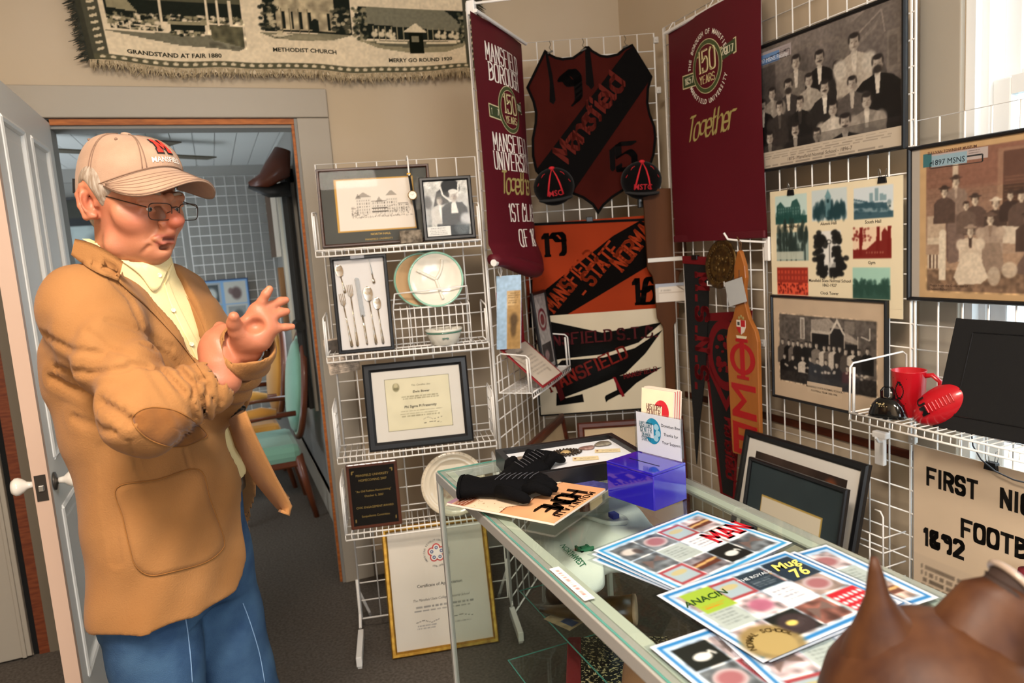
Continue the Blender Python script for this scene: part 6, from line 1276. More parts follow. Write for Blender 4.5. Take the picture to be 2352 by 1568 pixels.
# magazines and gloves
def art_home(w, h):
    a = Art(w, h, '#d7a074', .002); a.noise(.12, 6); a.poly([(0, 0), (1, 0), (1, .52), (.85, .50), (.7, .62), (.5, .58), (.3, .66), (.15, .56), (0, .60)], '#e6d2b6', .9)
    for k in range(110): u, v = a.rng.uniform(0, 1), a.rng.uniform(.02, .55); a.line([(u, v), (u+a.rng.uniform(-.04, .04), v+a.rng.uniform(-.03, .03))], .003, '#7a522c', .65)
    a.ell(.25, .34, .20, .12, '#b98f72', .8, .6); a.ell(.25, .34, .10, .07, '#7d5348', .9, .6); a.line([(0, .60), (.15, .56), (.3, .66), (.5, .58), (.7, .62), (.85, .50), (1, .52)], .010, '#7a3317'); a.ell(.88, .12, .16, .07, '#7a3a22', .95, .5); a.scrib(.78, .08, .98, .17, 3, '#ead8c8', .8); a.rect(.80, 0, 1, .05, '#8a5f7a'); a.rect(0, 0, .80, .085, '#c4202a'); a.scrib(.45, .02, .78, .07, 1, '#f0dcd4', .8, .9, .6); return a
def art_home_text(a): pass
def magazine(label, M, w, h, art, thick=.005, letters_=()):
    t = thing('magazine', label, 'magazine', M=M); b = MB(); b.box(-w/2, w/2, -h/2, h/2, 0, thick); b.build('pages', mat('page_edges', '#d9d2c6', .8), t, bev=.0008)
    a = art(w, h)
    for L_ in letters_: a.text(L_[0], L_[1], L_[2], L_[3], L_[4], rot=L_[5], sx=L_[6], pen=L_[7])
    a.build('cover', GLOSSP, t, z0=-h/2, y=thick+.0003, flat=True); return t
def art_blue(w, h):
    a = Art(w, h, '#4a4a86', .003); a.noise(.5, 40); a.grad('#6a5a98', '#39407a', a=.4); return a
# cover text runs up the right edge, read from the counter's far side
mc = (.5965, 1.467); mr = math.atan2(-.54, -.84)
magazine('blue covered magazine, lowest of the pile under the gloves', lay(.662, 1.515, CZ+.0005, mr-.10), .21, .27, art_blue, .004)
magazine('red bannered magazine, middle of the pile under the gloves', lay(.588, 1.490, CZ+.0052, mr+.10), .20, .27, lambda w, h: Art(w, h, '#b8222c', .006), .004)
magazine('tan magazine with big black gothic title, topmost of the pile under the gloves', lay(mc[0], mc[1], CZ+.0100, mr), .225, .285, art_home, .005, [('HOME', .5, .74, .048, '#1d120b', 0, 1.0, dict(w=.30, th=.10, ang=.35, asp=.58, space=.28)), ('MOUNTAIN', .5, .925, .014, '#2a1a10', 0, 1.6, dict(w=.2, th=.09, asp=.5, serif=.05, space=.9))])
GLV = mat('black_knit', '#060608', .9, bump=.4, bs=500, spec=.1); PALM = mat('black_grip_palm', '#17171b', .5)
def glove(label, M, bend, flip=1):
    t = thing('glove', label, 'glove', M=M)
    b = MB(); rings = []
    for x, w_, h_, z, yo in ((-.115, .045, .022, .022, 0), (-.10, .046, .024, .024, 0), (-.07, .036, .019, .021, .0), (-.04, .042, .021, .022, 0), (.0, .050, .022, .023, 0), (.03, .048, .019, .021, 0), (.048, .038, .015, .018, 0)):
        rings.append([(x, yo+w_*math.cos(2*math.pi*k/18), z+h_*math.sin(2*math.pi*k/18)) for k in range(18)])
    b.loft(rings, cap=True); b.build('palm', GLV, t, smooth=True)
    for i, (y, l) in enumerate(((-.034, .062), (-.012, .074), (.011, .070), (.032, .054))):
        f = MB(); f.tube([(.035, y, .021), (.035+l*.45, y*1.12, .024+bend*.010), (.035+l*.8, y*1.2, .018+bend*.004), (.035+l, y*1.22, .013)], [.0125, .0125, .0115, .006], 10); f.build('finger', GLV, t, smooth=True)
    f = MB(); f.tube([(-.02, -.035*flip, .022), (.012, -.062*flip, .024), (.040, -.076*flip, .018), (.052, -.08*flip, .014)], [.016, .0145, .0125, .006], 10); f.build('thumb', GLV, t, smooth=True)
    f = MB()
    for k in range(7): f.tube([(-.03+.013*k, -.022, .0448), (-.022+.013*k, .0, .0462), (-.012+.013*k, .022, .0448)], .0008, 4)
    f.build('grip_lines', mat('silver_grip_lines', '#6f7078', .4, .5), t)
    f = MB(); f.loft([[(-.116, .047*math.cos(2*math.pi*k/18), .022+.024*math.sin(2*math.pi*k/18)) for k in range(18)], [(-.108, .050*math.cos(2*math.pi*k/18), .022+.026*math.sin(2*math.pi*k/18)) for k in range(18)]], cap=False); f.build('cuff_hem', GLV, t, smooth=True)
glove('black glove lying flat in front, cuff to the left on the magazine', lay(.568, 1.492, CZ+.0155, -.50), .6)
glove('black glove folded behind the other one on the magazine', lay(.648, 1.580, CZ+.0150, .45) @ Matrix.Rotation(-.12, 4, 'Y'), 1.2, -1)
t = thing('label_strip', 'narrow white label strip with red lettering on the counter edge', 'label', M=Matrix.Translation((.504, 1.065, CZ+.0004)) @ Matrix.Rotation(-math.pi/2, 4, 'Z'))
a = Art(.135, .019, '#ece6e2', .003); a.scrib(.06, .25, .94, .75, 1, '#b5635c', .8, 1, .6); a.build('strip', PRINT, t, z0=-.0095, y=.0003, flat=True)
# laminated picture sheets
def art_sheet(seed):
    def f(w, h):
        a = Art(w, h, '#d3dae6', .0018); r = random.Random(seed); B = '#3595cf' if seed < 20 else '#2a78b8'
        a.rect(.02, .028, .98, .972, B)
        a.grad('#dde3ec', '#bfd0e4', (.055, .075, .945, .925), .9)
        pal = ['#9a8f92', '#8c6a66', '#b7a9ad', '#6d6a70', '#a08d86', '#7b5148', '#b09a90', '#5f666b']
        nx, ny = 4, 3
        for i in range(nx):
            for j in range(ny):
                u0, v0 = .065+i*.2175+.004, .09+j*.2735+.006; u1, v1 = u0+.205, v0+.255
                if (i, j) == (2, 1): a.rect(u0, v0, u1, v1, '#e9edf5'); a.scrib(u0+.03, v0+.05, u1-.03, v1-.03, 4, '#5a5f6b', .6, .8); continue
                c = r.choice(pal); a.rect(u0, v0, u1, v1, c); a.noise(.9, 26, (u0, v0, u1, v1)); W, H = u1-u0, v1-v0; k = (i*3+j+seed) % 8; m = ((u0+u1)/2, (v0+v1)/2)
                if k == 0: a.ell(*m, W*.42, H*.36, '#c9d2d4'); a.ell(*m, W*.36, H*.30, '#8f4a50', .8, .6)
                elif k == 1: a.rect(u0, v0, u1, v1, '#1c211f'); a.ell(m[0], m[1]-.02, W*.25, H*.17, '#d9dcd8'); a.line([(m[0]+.03, m[1]-.03), (m[0]+.06, m[1]+.02), (m[0]+.075, m[1]-.03)], .018, '#d9dcd8')
                elif k == 2: a.ell(m[0], m[1], W*.35, H*.30, '#a8607a', .9, .5)
                elif k == 3: a.rect(u0, v0, u1, v1, '#9a4248'); a.rect(u0+.02, v0+.03, u1-.02, v1-.03, '#9db2bb'); a.ell(m[0], m[1]+.03, W*.3, H*.14, '#b5ae82')
                elif k == 4: a.poly([(u0+.02, v0+.05), (m[0], m[1]+.02), (u1-.02, v0+.09), (u1-.03, v1-.04), (m[0], v1-.10), (u0+.04, v1-.05)], '#6b5a55', .9)
                elif k == 5: a.ell(m[0]-.02, m[1], W*.3, H*.22, '#d8d2cc', .9, .5); a.ell(m[0]+.03, m[1]-.03, W*.14, H*.2, '#4b423f', .9, .5)
                elif k == 6: a.rect(u0+.01, m[1]-.05, u1-.01, m[1]+.05, '#5a2f22', .9); a.line([(u0, m[1]), (u1, m[1]+.02)], .03, '#c9a46a')
                else: a.rect(u0, v0, u1, v1, '#aab7b4'); a.scrib(u0+.02, v0+.04, u1-.02, v1-.03, 5, '#55605f', .5)
        if seed == 11:
            a.rect(.745, .37, .945, .60, '#e6e9ef'); a.text('MAN', .845, .40, .045, '#b3202c', sx=.9, pen=dict(w=.2, th=.12, asp=.60, serif=.05, space=.35))
        if seed == 22:
            a.rect(.73, .60, .955, .92, '#20303f'); a.text('Mug', .845, .78, .032, '#e3d36a', shear=.3, bold=.02); a.text('76', .835, .63, .036, '#e3d36a', shear=.3, bold=.02); a.rect(.50, .64, .70, .90, '#2a3a46'); a.text('THE ROYALE', .60, .80, .012, '#d5dde2'); a.scrib(.52, .67, .68, .78, 4, '#c3ccd2', .6)
            a.rect(.09, .60, .30, .90, '#93b23c'); a.text('ANACIN', .195, .74, .022, '#24421c', bold=.02, shear=.2); a.scrib(.11, .64, .28, .70, 2, '#d0761f', .9); a.ell(.17, .13, .16, .20, '#8d7a4e', .95, .2); a.ell(.17, .12, .11, .14, '#a5925f'); a.arc('NORMAL SCHOOL', .17, .08, .034, 160, 20, .014, '#4a3d20', bold=.02)
            a.rect(.745, .09, .95, .34, '#b81f2c'); [a.ell(.76+.035*(k % 6), .13+.07*(k//6), .012, .022, '#e6e9ec') for k in range(18)]; a.ell(.40, .20, .10, .12, '#3a3032', .95, .3); a.ell(.38, .22, .035, .03, '#d8c46a')
        a.blur(1); a.a *= .93; return a
    return f
def lsheet(label, x, y, z, rz, seed, art=None, w=.285, h=.225):
    t = thing('laminated_sheet', label, 'picture sheet', M=lay(x, y, z, rz)); f = art or art_sheet(seed)
    b = MB(); b.box(-w/2-.006, w/2+.006, -h/2-.006, h/2+.006, 0, .0008); b.build('plastic_film', ACRYL, t)
    f(w, h).build('printed_sheet', GLOSSP, t, z0=-h/2, y=.0012, flat=True)
ST = 'laminated picture sheets fanned on the counter'
lsheet('laminated sheet, lowest of the stack nearest the label strip', .746, 1.058, CZ+.0006, .30, 3)
lsheet('laminated sheet, second in the stack nearest the label strip', .751, 1.066, CZ+.0024, .24, 7)
lsheet('laminated sheet with white swan and letters MAN, topmost of its stack', .757, 1.070, CZ+.0044, .21, 11)
lsheet('laminated sheet, peeping from under the near stack at lower left', .655, .722, CZ+.0006, .02, 31)
lsheet('laminated sheet, teal edged one peeping out toward the brown jug', .74, .70, CZ+.0022, -.12, 35)
lsheet('laminated sheet, peeping out at back of the near stack', .82, .845, CZ+.0036, -.02, 37)
lsheet('laminated sheet, just under the topmost of the near stack', .760, .838, CZ+.0052, .06, 29)
lsheet('laminated sheet with yellow Mug 76 panel, topmost of near stack', .747, .842, CZ+.0070, .08, 22)
# things inside the case
CL = mat('white_tshirt_cotton', '#d7dcd6', .9, bump=.3, bs=400, var='#cdd4cf', vs=6)
s3 = sheet('glass_shelf', .120, Wc-.03, 1.20, L-.06, .792, .797)
t = thing('folded_tshirt', 'folded white t-shirt with green lettering inside the counter case', 't-shirt', M=lay(.79, 1.49, .7975))
SO = [(-.150, .11), (-.166, .02), (-.180, -.08), (-.172, -.195), (-.10, -.19), (-.06, -.14), (.03, -.16), (.13, -.09), (.168, .10), (.15, .185), (.06, .165), (-.05, .20), (-.11, .165)]
so = np.array([p for p in SO]); nso = []
for k_ in range(len(so)):
    a_, b_, c_, d_ = [so[(k_+q) % len(so)] for q in (-1, 0, 1, 2)]
    for tt in np.linspace(0, 1, 5, endpoint=False): nso.append(.5*((2*b_)+(-a_+c_)*tt+(2*a_-5*b_+4*c_-d_)*tt**2+(-a_+3*b_-3*c_+d_)*tt**3))
nso = np.array(nso); cc = nso.mean(0)
def stop(x, y): return .046+.007*math.sin(x*34+y*16)+.005*math.sin(y*46-x*13)+.006*math.sin((x+y)*27)
b = MB(); rings = []
for f, zz in ((.93, 0), (1.0, .3), (1.02, .55), (1.0, .85), (.95, 1.0), (.82, 1.0), (.66, 1), (.5, 1), (.34, 1), (.18, 1), (.03, 1)): rings.append([(cc[0]+(q[0]-cc[0])*f, cc[1]+(q[1]-cc[1])*f, stop(q[0]*f, q[1]*f)*zz) for q in nso])
b.loft(rings); b.build('shirt_cloth', CL, t, smooth=True, sub=1)
b = MB(); b.tube([(.055+.050*math.cos(a_), .07+.068*math.sin(a_), stop(.055+.05*math.cos(a_), .07+.068*math.sin(a_))+.002) for a_ in np.linspace(0, 2*math.pi, 30, endpoint=False)], .007, 8, closed=True, flat=.5); b.build('neck_band', CL, t, smooth=True)
b = MB(); b.box(.07, .088, .055, .08, .046, .0575); b.build('neck_label', mat('navy_label', '#3c4a86', .8), t)
V, F = text_poly('NORTHWEST', .012); V = V*np.array([.0165, .020]); b = MB(); b.add([(-.128+p[1], -.095-p[0], stop(-.128+p[1], -.095-p[0])+.0045) for p in V], F); b.build('lettering', mat('green_print', '#2c6b4d', .7), t)
b = MB()
for x0, x1, y0, y1 in ((-.10, -.068, -.068, -.063), (-.10, -.068, -.098, -.093), (-.10, -.095, -.098, -.063), (-.073, -.068, -.098, -.063), (-.091, -.077, -.088, -.073)): b.box(x0, x1, y0, y1, .040, stop((x0+x1)/2, (y0+y1)/2)+.0045)
b.build('logo', mat('green_print', '#2c6b4d', .7), t)
t = thing('powder_horn', 'dark curved horn with pale wooden end plug inside the case', 'horn', M=lay(.865, 1.470, .5925, 0))
hp = [Vector(q) for q in ((-.185, .16, .02), (-.15, .115, .026), (-.10, .07, .034), (-.05, .035, .040), (0, 0, .043))]
b = MB(); b.tube(hp, [.008, .016, .025, .032, .037], 18); b.build('horn_body', mat('dark_horn', '#5b4320', .35, var='#2e2110', vs=20, coat=.2), t, smooth=True)
d_ = (hp[-1]-hp[-2]).normalized(); b = MB(); T = Matrix.Translation(hp[-1]) @ d_.to_track_quat('Z', 'Y').to_matrix().to_4x4(); b.lathe([(.037, -.004), (.0375, .003), (.033, .005), (.001, .005)], 28, T=T); b.build('end_plug', mat('pale_plug_wood', '#a08a70', .6, var='#857058', vs=30), t, smooth=True)
t = thing('wooden_figure', 'small dark carved lump on the glass shelf corner of the case', 'carving', M=lay(.74, 1.66, .5925))
b = MB(); b.ball((0, 0, .035), (.030, .026, .035), 14); b.ball((.025, -.05, .02), (.02, .03, .02), 12); b.build('carved_body', mat('dark_carving', '#4a3524', .6, var='#2d1f14', vs=40, bump=.5, bs=60), t, smooth=True)
b = MB(); b.tube([(.02, -.07, .02), (.03, -.12, .012), (.032, -.15, .012)], [.008, .007, .009], 10); b.build('brass_tip', BRASS, t, smooth=True)
t = thing('string_tag', 'tan tag with blue stamp on glass shelf edge in the case', 'tag', M=lay(.72, 1.58, .5925, -1.2)); a = Art(.09, .055, '#b9a98a', .003); a.rect(.45, .3, .9, .8, '#4a5e8c', .9); a.noise(.3, 10); a.build('tag_card', PRINT, t, z0=-.027, y=.001, flat=True)
t = thing('storage_box', 'low dark box under the marbled book inside the case', 'box', M=lay(.785, 1.40, .3985, -.487)); b = MB(); b.box(-.10, .11, -.14, .14, 0, .070, bev=.003); b.build('box_body', mat('dark_card', '#2b2623', .8), t)
t = thing('record_book', 'black and cream marbled book with red spine inside the case', 'book', M=lay(.781, 1.404, .469, -.487))
b = MB(); b.box(-.125, .13, -.165, .165, .0, .055); b.build('cover_board', mat('marbled_black', '#141311', .5), t, bev=.002)
SPK = bpy.data.materials.new('marbled_cover'); SPK.use_nodes = True; nt = SPK.node_tree; nz = nt.nodes.new('ShaderNodeTexNoise'); nz.inputs['Scale'].default_value = 170; nz.inputs['Detail'].default_value = 2; rp = nt.nodes.new('ShaderNodeValToRGB'); rp.color_ramp.elements[0].position = .56; rp.color_ramp.elements[0].color = rgba('#12110f'); rp.color_ramp.elements[1].position = .60; rp.color_ramp.elements[1].color = rgba('#c9b68c')
tc = nt.nodes.new('ShaderNodeTexCoord'); nt.links.new(tc.outputs['Object'], nz.inputs['Vector']); nt.links.new(nz.outputs['Fac'], rp.inputs[0]); nt.links.new(rp.outputs[0], nt.nodes['Principled BSDF'].inputs['Base Color'])
b = MB(); b.box(-.095, .129, -.164, .164, .0552, .0565); b.build('marbled_cover', SPK, t)
b = MB(); b.box(-.131, -.095, -.167, .167, -.0, .0575, bev=.004); b.build('spine', mat('red_book_cloth', '#741a1f', .7), t)
t = thing('leather_pouch', 'brown canvas and leather pouch lying on the marbled book', 'pouch', M=lay(.835, 1.30, .5265, -.55))
b = MB(); rr = []
for y, w_, h_ in ((.10, .06, .02), (.07, .085, .035), (.0, .095, .045), (-.10, .10, .045), (-.2, .09, .035)): rr.append([(w_*math.copysign(abs(math.cos(2*math.pi*k/20))**.7, math.cos(2*math.pi*k/20)), y, h_+h_*math.copysign(abs(math.sin(2*math.pi*k/20))**.7, math.sin(2*math.pi*k/20))) for k in range(20)])
b.loft(rr); b.build('canvas_body', mat('brown_canvas', '#8a6240', .8, bump=.4, bs=200), t, smooth=True)
b = MB(); b.loft([[(w_*1.03*math.copysign(abs(math.cos(2*math.pi*k/20))**.7, math.cos(2*math.pi*k/20)), y, h_+h_*1.04*math.copysign(abs(math.sin(2*math.pi*k/20))**.7, math.sin(2*math.pi*k/20))) for k in range(20)] for y, w_, h_ in ((.105, .06, .02), (.07, .085, .035), (.03, .092, .041))], cap=False); b.build('leather_flap', mat('dark_brown_leather', '#54301c', .5, bump=.3, bs=120), t, smooth=True)
b = MB(); b.tube([(-.07, .02, .088), (-.03, .0, .092), (.03, -.005, .092), (.075, .015, .088)], .003, 6); b.build('stitched_seam', mat('dark_brown_leather', '#54301c', .5), t)
# brown jug in the foreground
JUG = mat('brown_salt_glaze', '#4a2c17', .55, var='#33190b', vs=22, vd=5, bump=.35, bs=45, spec=.25)
jx = at(2120, 1560, .70); jx.z = CZ+.0005
t = thing('stoneware_jug', 'brown stoneware harvest jug with pointed lug and flaring spout, foreground', 'jug', M=Matrix.Translation((jx.x+.012, jx.y, jx.z)))
tip = at(2008, 1280, .70)-Vector((jx.x+.012, jx.y, jx.z)); sp = at(2340, 1352, .70)-Vector((jx.x+.012, jx.y, jx.z))
b = MB(); b.lathe([(.062, 0), (.073, .006), (.092, .035), (.103, .075), (.104, .105), (.096, .135), (.078, .162), (.055, .182), (.028, .193), (.001, .195)], 48); b.build('jug_body', JUG, t, smooth=True)
b = MB(); d = Vector((tip.x, tip.y, 0)); b.tube([d*.60+Vector((0, 0, .105)), d*.77+Vector((0, 0, .157)), d*.885+Vector((0, 0, .195)), d*.945+Vector((0, 0, .218)), d*.985+Vector((0, 0, tip.z-.012)), d*1.0+Vector((0, 0, tip.z))], [.074, .046, .023, .0115, .0065, .0035], 24); b.build('pointed_lug', JUG, t, smooth=True)
b = MB(); d = Vector((sp.x, sp.y, 0)); b.tube([d*.30+Vector((0, 0, .12)), d*.55+Vector((0, 0, .172)), d*.74+Vector((0, 0, .202)), d*.92+Vector((0, 0, sp.z-.012)), d*1.0+Vector((0, 0, sp.z))], [.064, .045, .0345, .0295, .0305], 28, cap=False); b.build('spout', JUG, t, smooth=True)
b = MB(); ax = Vector((d.x*.26, d.y*.26, sp.z-.202)).normalized(); c_ = d*1.0+Vector((0, 0, sp.z)); u_ = ax.orthogonal().normalized(); v_ = ax.cross(u_)
b.tube([c_+(u_*math.cos(q)+v_*math.sin(q))*.0300 for q in np.linspace(0, 2*math.pi, 28, endpoint=False)], .0035, 8, closed=True); b.build('lip', mat('worn_pale_lip', '#8f7f72', .3, coat=.3), t, smooth=True)
b = MB(); b.loft([[c_-ax*dz+(u_*math.cos(q)+v_*math.sin(q))*r_ for q in np.linspace(0, 2*math.pi, 24, endpoint=False)] for dz, r_ in ((.001, .0280), (.02, .0255), (.045, .024))], cap=False); b.add([c_-ax*.045+(u_*math.cos(q)+v_*math.sin(q))*.024 for q in np.linspace(0, 2*math.pi, 24, endpoint=False)], [tuple(range(24))]); b.build('mouth_interior', mat('painted_mouth_shade', '#24130a', .8), t, smooth=True)  # inner cup coloured dark to paint the shade inside the spout
# maroon cloth hanging at the right edge
t = thing('maroon_cloth', 'maroon cloth hanging beside the football poster at right edge', 'cloth', M=place('P6', .378, .26, -.05))
b = MB(); b.loft([[(.030*w_*math.cos(2*math.pi*k/16), -.02*math.sin(2*math.pi*k/16), z) for k in range(16)] for z, w_ in ((0, .4), (.03, .8), (.09, 1), (.15, .9), (.20, 1.05), (.28, .9), (.33, .6))]); b.build('cloth_body', mat('maroon_knit', '#6a1220', .8), t, smooth=True)
# ------------------------------------------------------------------ the man: smooth solid modelling on a grid
class Solid:
    def __init__(s, xs, ys, zs): s.ax = [np.asarray(a, np.float32) for a in (xs, ys, zs)]; s.d = np.full([len(a) for a in s.ax], .5, np.float32)
    def win(s, lo, hi):
        sl = tuple(slice(max(0, int(np.searchsorted(a, l))-1), int(np.searchsorted(a, h))+1) for a, l, h in zip(s.ax, lo, hi))
        P = np.meshgrid(*[a[q] for a, q in zip(s.ax, sl)], indexing='ij', copy=False); return sl, P
    def comb(s, sl, v, k, sub=False):
        a = s.d[sl]
        if sub: v = -v; h = np.clip(.5-.5*(a-v)/k, 0, 1); s.d[sl] = a*(1-h)+v*h+k*h*(1-h)
        else: h = np.clip(.5+.5*(a-v)/k, 0, 1); s.d[sl] = a*(1-h)+v*h-k*h*(1-h)
    def ell(s, c, r, k=.012, M=None, sub=False):
        m = max(r)+k+.012; sl, P = s.win([q-m for q in c], [q+m for q in c])
        if 0 in P[0].shape: return
        p = [P[i]-c[i] for i in range(3)]
        if M is not None: p = [M[0][i]*p[0]+M[1][i]*p[1]+M[2][i]*p[2] for i in range(3)]
        k0 = np.sqrt(sum((p[i]/r[i])**2 for i in range(3))); k1 = np.sqrt(sum((p[i]/r[i]**2)**2 for i in range(3)))+1e-6; s.comb(sl, k0*(k0-1)/k1, k, sub)
    def cone(s, a, b, ra, rb, k=.012, sub=False, fold=None):
        m = max(ra, rb)+k+.012; lo = [min(x, y)-m for x, y in zip(a, b)]; hi = [max(x, y)+m for x, y in zip(a, b)]; sl, P = s.win(lo, hi)
        if 0 in P[0].shape: return
        v = [b[i]-a[i] for i in range(3)]; L2 = sum(q*q for q in v)+1e-9; t = np.clip(sum((P[i]-a[i])*v[i] for i in range(3))/L2, 0, 1)
        d = np.sqrt(sum((P[i]-a[i]-t*v[i])**2 for i in range(3)))-(ra+(rb-ra)*t)
        if fold: amp, n, tw, ph = fold; d = d+amp*np.sin(t*n*6.28+tw*(P[0]*31+P[2]*23)+ph)*np.clip(np.minimum(t*5, (1-t)*6), 0, 1)
        s.comb(sl, d, k, sub)
    def chain(s, pts, rs, k=.008, kk=None):
        for i in range(len(pts)-1): s.cone(pts[i], pts[i+1], rs[i], rs[i+1], k if i else (kk or k))
    def stack(s, rows, f, l, k=.02, e=2.3, sub=False):
        """rows of z, centre x, y, half depth along f, half width along l"""
        q = np.array(sorted(rows)); m = .36; sl, P = s.win((min(q[:, 1])-m, min(q[:, 2])-m, q[0, 0]-.001), (max(q[:, 1])+m, max(q[:, 2])+m, q[-1, 0]+.001))
        z = P[2]; I = lambda c: np.interp(z[0, 0], q[:, 0], q[:, c])[None, None].astype(np.float32)
        x, y = P[0]-I(1), P[1]-I(2); u, w = x*f[0]+y*f[1], x*l[0]+y*l[1]; a, b = I(3), I(4)
        r = (np.abs(u/a)**e+np.abs(w/b)**e)**(1/e); d = (r-1)*np.minimum(a, b); d = np.maximum(d, np.maximum(q[0, 0]-z, z-q[-1, 0])); s.comb(sl, d, k, sub)
    def mesh(s):
        d = s.d; S = d < 0; c = np.zeros([n-1 for n in d.shape], np.int8)
        for i in (0, 1):
            for j in (0, 1):
                for k in (0, 1): c += S[i:i+c.shape[0], j:j+c.shape[1], k:k+c.shape[2]]
        act = np.argwhere((c > 0) & (c < 8)); ids = np.full(c.shape, -1, np.int32); ids[tuple(act.T)] = np.arange(len(act))
        acc = np.zeros((len(act), 3)); cnt = np.zeros(len(act)); co = np.array([[(e >> 2) & 1, (e >> 1) & 1, e & 1] for e in range(8)])
        A = [s.ax[i] for i in range(3)]
        for e0 in range(8):
            for b in (1, 2, 4):
                if e0 & b: continue
                p, q = act+co[e0], act+co[e0 | b]; dp, dq = d[tuple(p.T)], d[tuple(q.T)]; m = (dp < 0) != (dq < 0); t = np.where(m, dp/(dp-dq+1e-12), 0)[:, None]
                wp = np.stack([A[i][p[:, i]] for i in range(3)], 1); wq = np.stack([A[i][q[:, i]] for i in range(3)], 1); acc += np.where(m[:, None], wp+(wq-wp)*t, 0); cnt += m
        V = acc/np.maximum(cnt, 1)[:, None]; Q = []
        for ax in range(3):
            o = [i for i in range(3) if i != ax]; sl0 = [slice(None)]*3; sl1 = [slice(None)]*3; sl0[ax] = slice(0, -1); sl1[ax] = slice(1, None); E = S[tuple(sl0)] != S[tuple(sl1)]
            for a_ in o: sl = [slice(None)]*3; sl[a_] = slice(1, -1); E = E[tuple(sl)]
            g = np.argwhere(E); off = np.zeros(3, int)
            for a_ in o: off[a_] = 1
            g = g+off; f0 = S[tuple(g.T)]; cs = []
            for u, w in ((0, 0), (1, 0), (1, 1), (0, 1)): k = g.copy(); k[:, o[0]] -= u; k[:, o[1]] -= w; cs.append(ids[tuple(k.T)])
            q = np.stack(cs, 1); fl = f0 if ax != 1 else ~f0; q[~fl] = q[~fl][:, ::-1]; Q.append(q)
        return V, np.concatenate(Q)
    def build(s, name, m, parent=None, col=None, smooth=2):
        V, Q = s.mesh(); V = V.astype(np.float64)
        for _ in range(smooth):                    # light relaxation
            acc = np.zeros_like(V); n = np.zeros(len(V))
            for a, b in ((0, 1), (1, 2), (2, 3), (3, 0)): np.add.at(acc, Q[:, a], V[Q[:, b]]); np.add.at(n, Q[:, a], 1); np.add.at(acc, Q[:, b], V[Q[:, a]]); np.add.at(n, Q[:, b], 1)
            V = V*.5+acc/np.maximum(n, 1)[:, None]*.5
        me = bpy.data.meshes.new(name); me.vertices.add(len(V)); me.vertices.foreach_set('co', V.astype(np.float32).ravel()); me.loops.add(Q.size); me.loops.foreach_set('vertex_index', Q.astype(np.int32).ravel())
        me.polygons.add(len(Q)); me.polygons.foreach_set('loop_start', np.arange(0, Q.size, 4, dtype=np.int32)); me.update(calc_edges=True); me.polygons.foreach_set('use_smooth', np.ones(len(Q), bool)); me.materials.append(m)
        if col is not None:
            a = me.color_attributes.new('Col', 'FLOAT_COLOR', 'POINT'); a.data.foreach_set('color', np.column_stack([lin(col(V)), np.ones(len(V))]).astype(np.float32).ravel())
        o = bpy.data.objects.new(name, me); COL.objects.link(o)
        if parent is not None: o.parent = parent
        s.V, s.Q = V, Q; return o
ALB = R(20)
rr_ = Vector((CAMX.x, CAMX.y, 0)).normalized(); dd_ = Vector((-rr_.y, rr_.x, 0))
F3 = rr_*math.cos(ALB)-dd_*math.sin(ALB); L3 = dd_*math.cos(ALB)+rr_*math.sin(ALB); UP = Vector((0, 0, 1))
HP = R(10); HA = R(24)                       # head pitch and yaw
hf = rr_*math.cos(HA)-dd_*math.sin(HA); hl = dd_*math.cos(HA)+rr_*math.sin(HA)
HX = hf*math.cos(HP)-UP*math.sin(HP); HZ = UP*math.cos(HP)+hf*math.sin(HP); H0 = at(306, 463, 1.50)
HM = np.array([HX, hl, HZ])                  # rows: head axes
def hd_(x, y, z): return tuple(H0+HX*x+hl*y+HZ*z)
HMat = Matrix((HX, hl, HZ)).transposed().to_4x4(); HMat.translation = H0
CH_ = at(318, 700, 1.56)                     # chest centre line
def tp(f, l, z): p = CH_+F3*f+L3*l; return (p.x, p.y, z)
def axis(segs):
    out = []
    for a, b, h in segs: out += list(np.arange(a, b, h))
    return out
# joints
shR, elR, wrR = at(203, 705, 1.39), at(335, 955, 1.285), at(515, 872, 1.37)
shL, elL, wrL = at(395, 690, 1.74), at(492, 905, 1.56), at(566, 800, 1.385)
allp = [shR, elR, wrR, shL, elL, wrL, at(690, 700, 1.36), H0]
lo = [min(p[i] for p in allp)-.24 for i in range(3)]; hi = [max(p[i] for p in allp)+.20 for i in range(3)]
hx0, hy0 = H0.x, H0.y; wl = at(610, 730, 1.37)
def ax1(i, fine):
    a = lo[i]; out = []
    while a < hi[i]: out.append(a); a += .0024 if any(f0 <= a <= f1 for f0, f1 in fine) else .006
    return out
X_ = ax1(0, [(hx0-.11, hx0+.14), (wl.x-.11, wl.x+.10)]); Y_ = ax1(1, [(hy0-.13, hy0+.12), (wl.y-.10, wl.y+.08)])
Z_ = axis([(.0, 1.32, .008), (1.32, 1.52, .0026), (1.52, 1.84, .0024)])
B = Solid(X_, Y_, Z_)
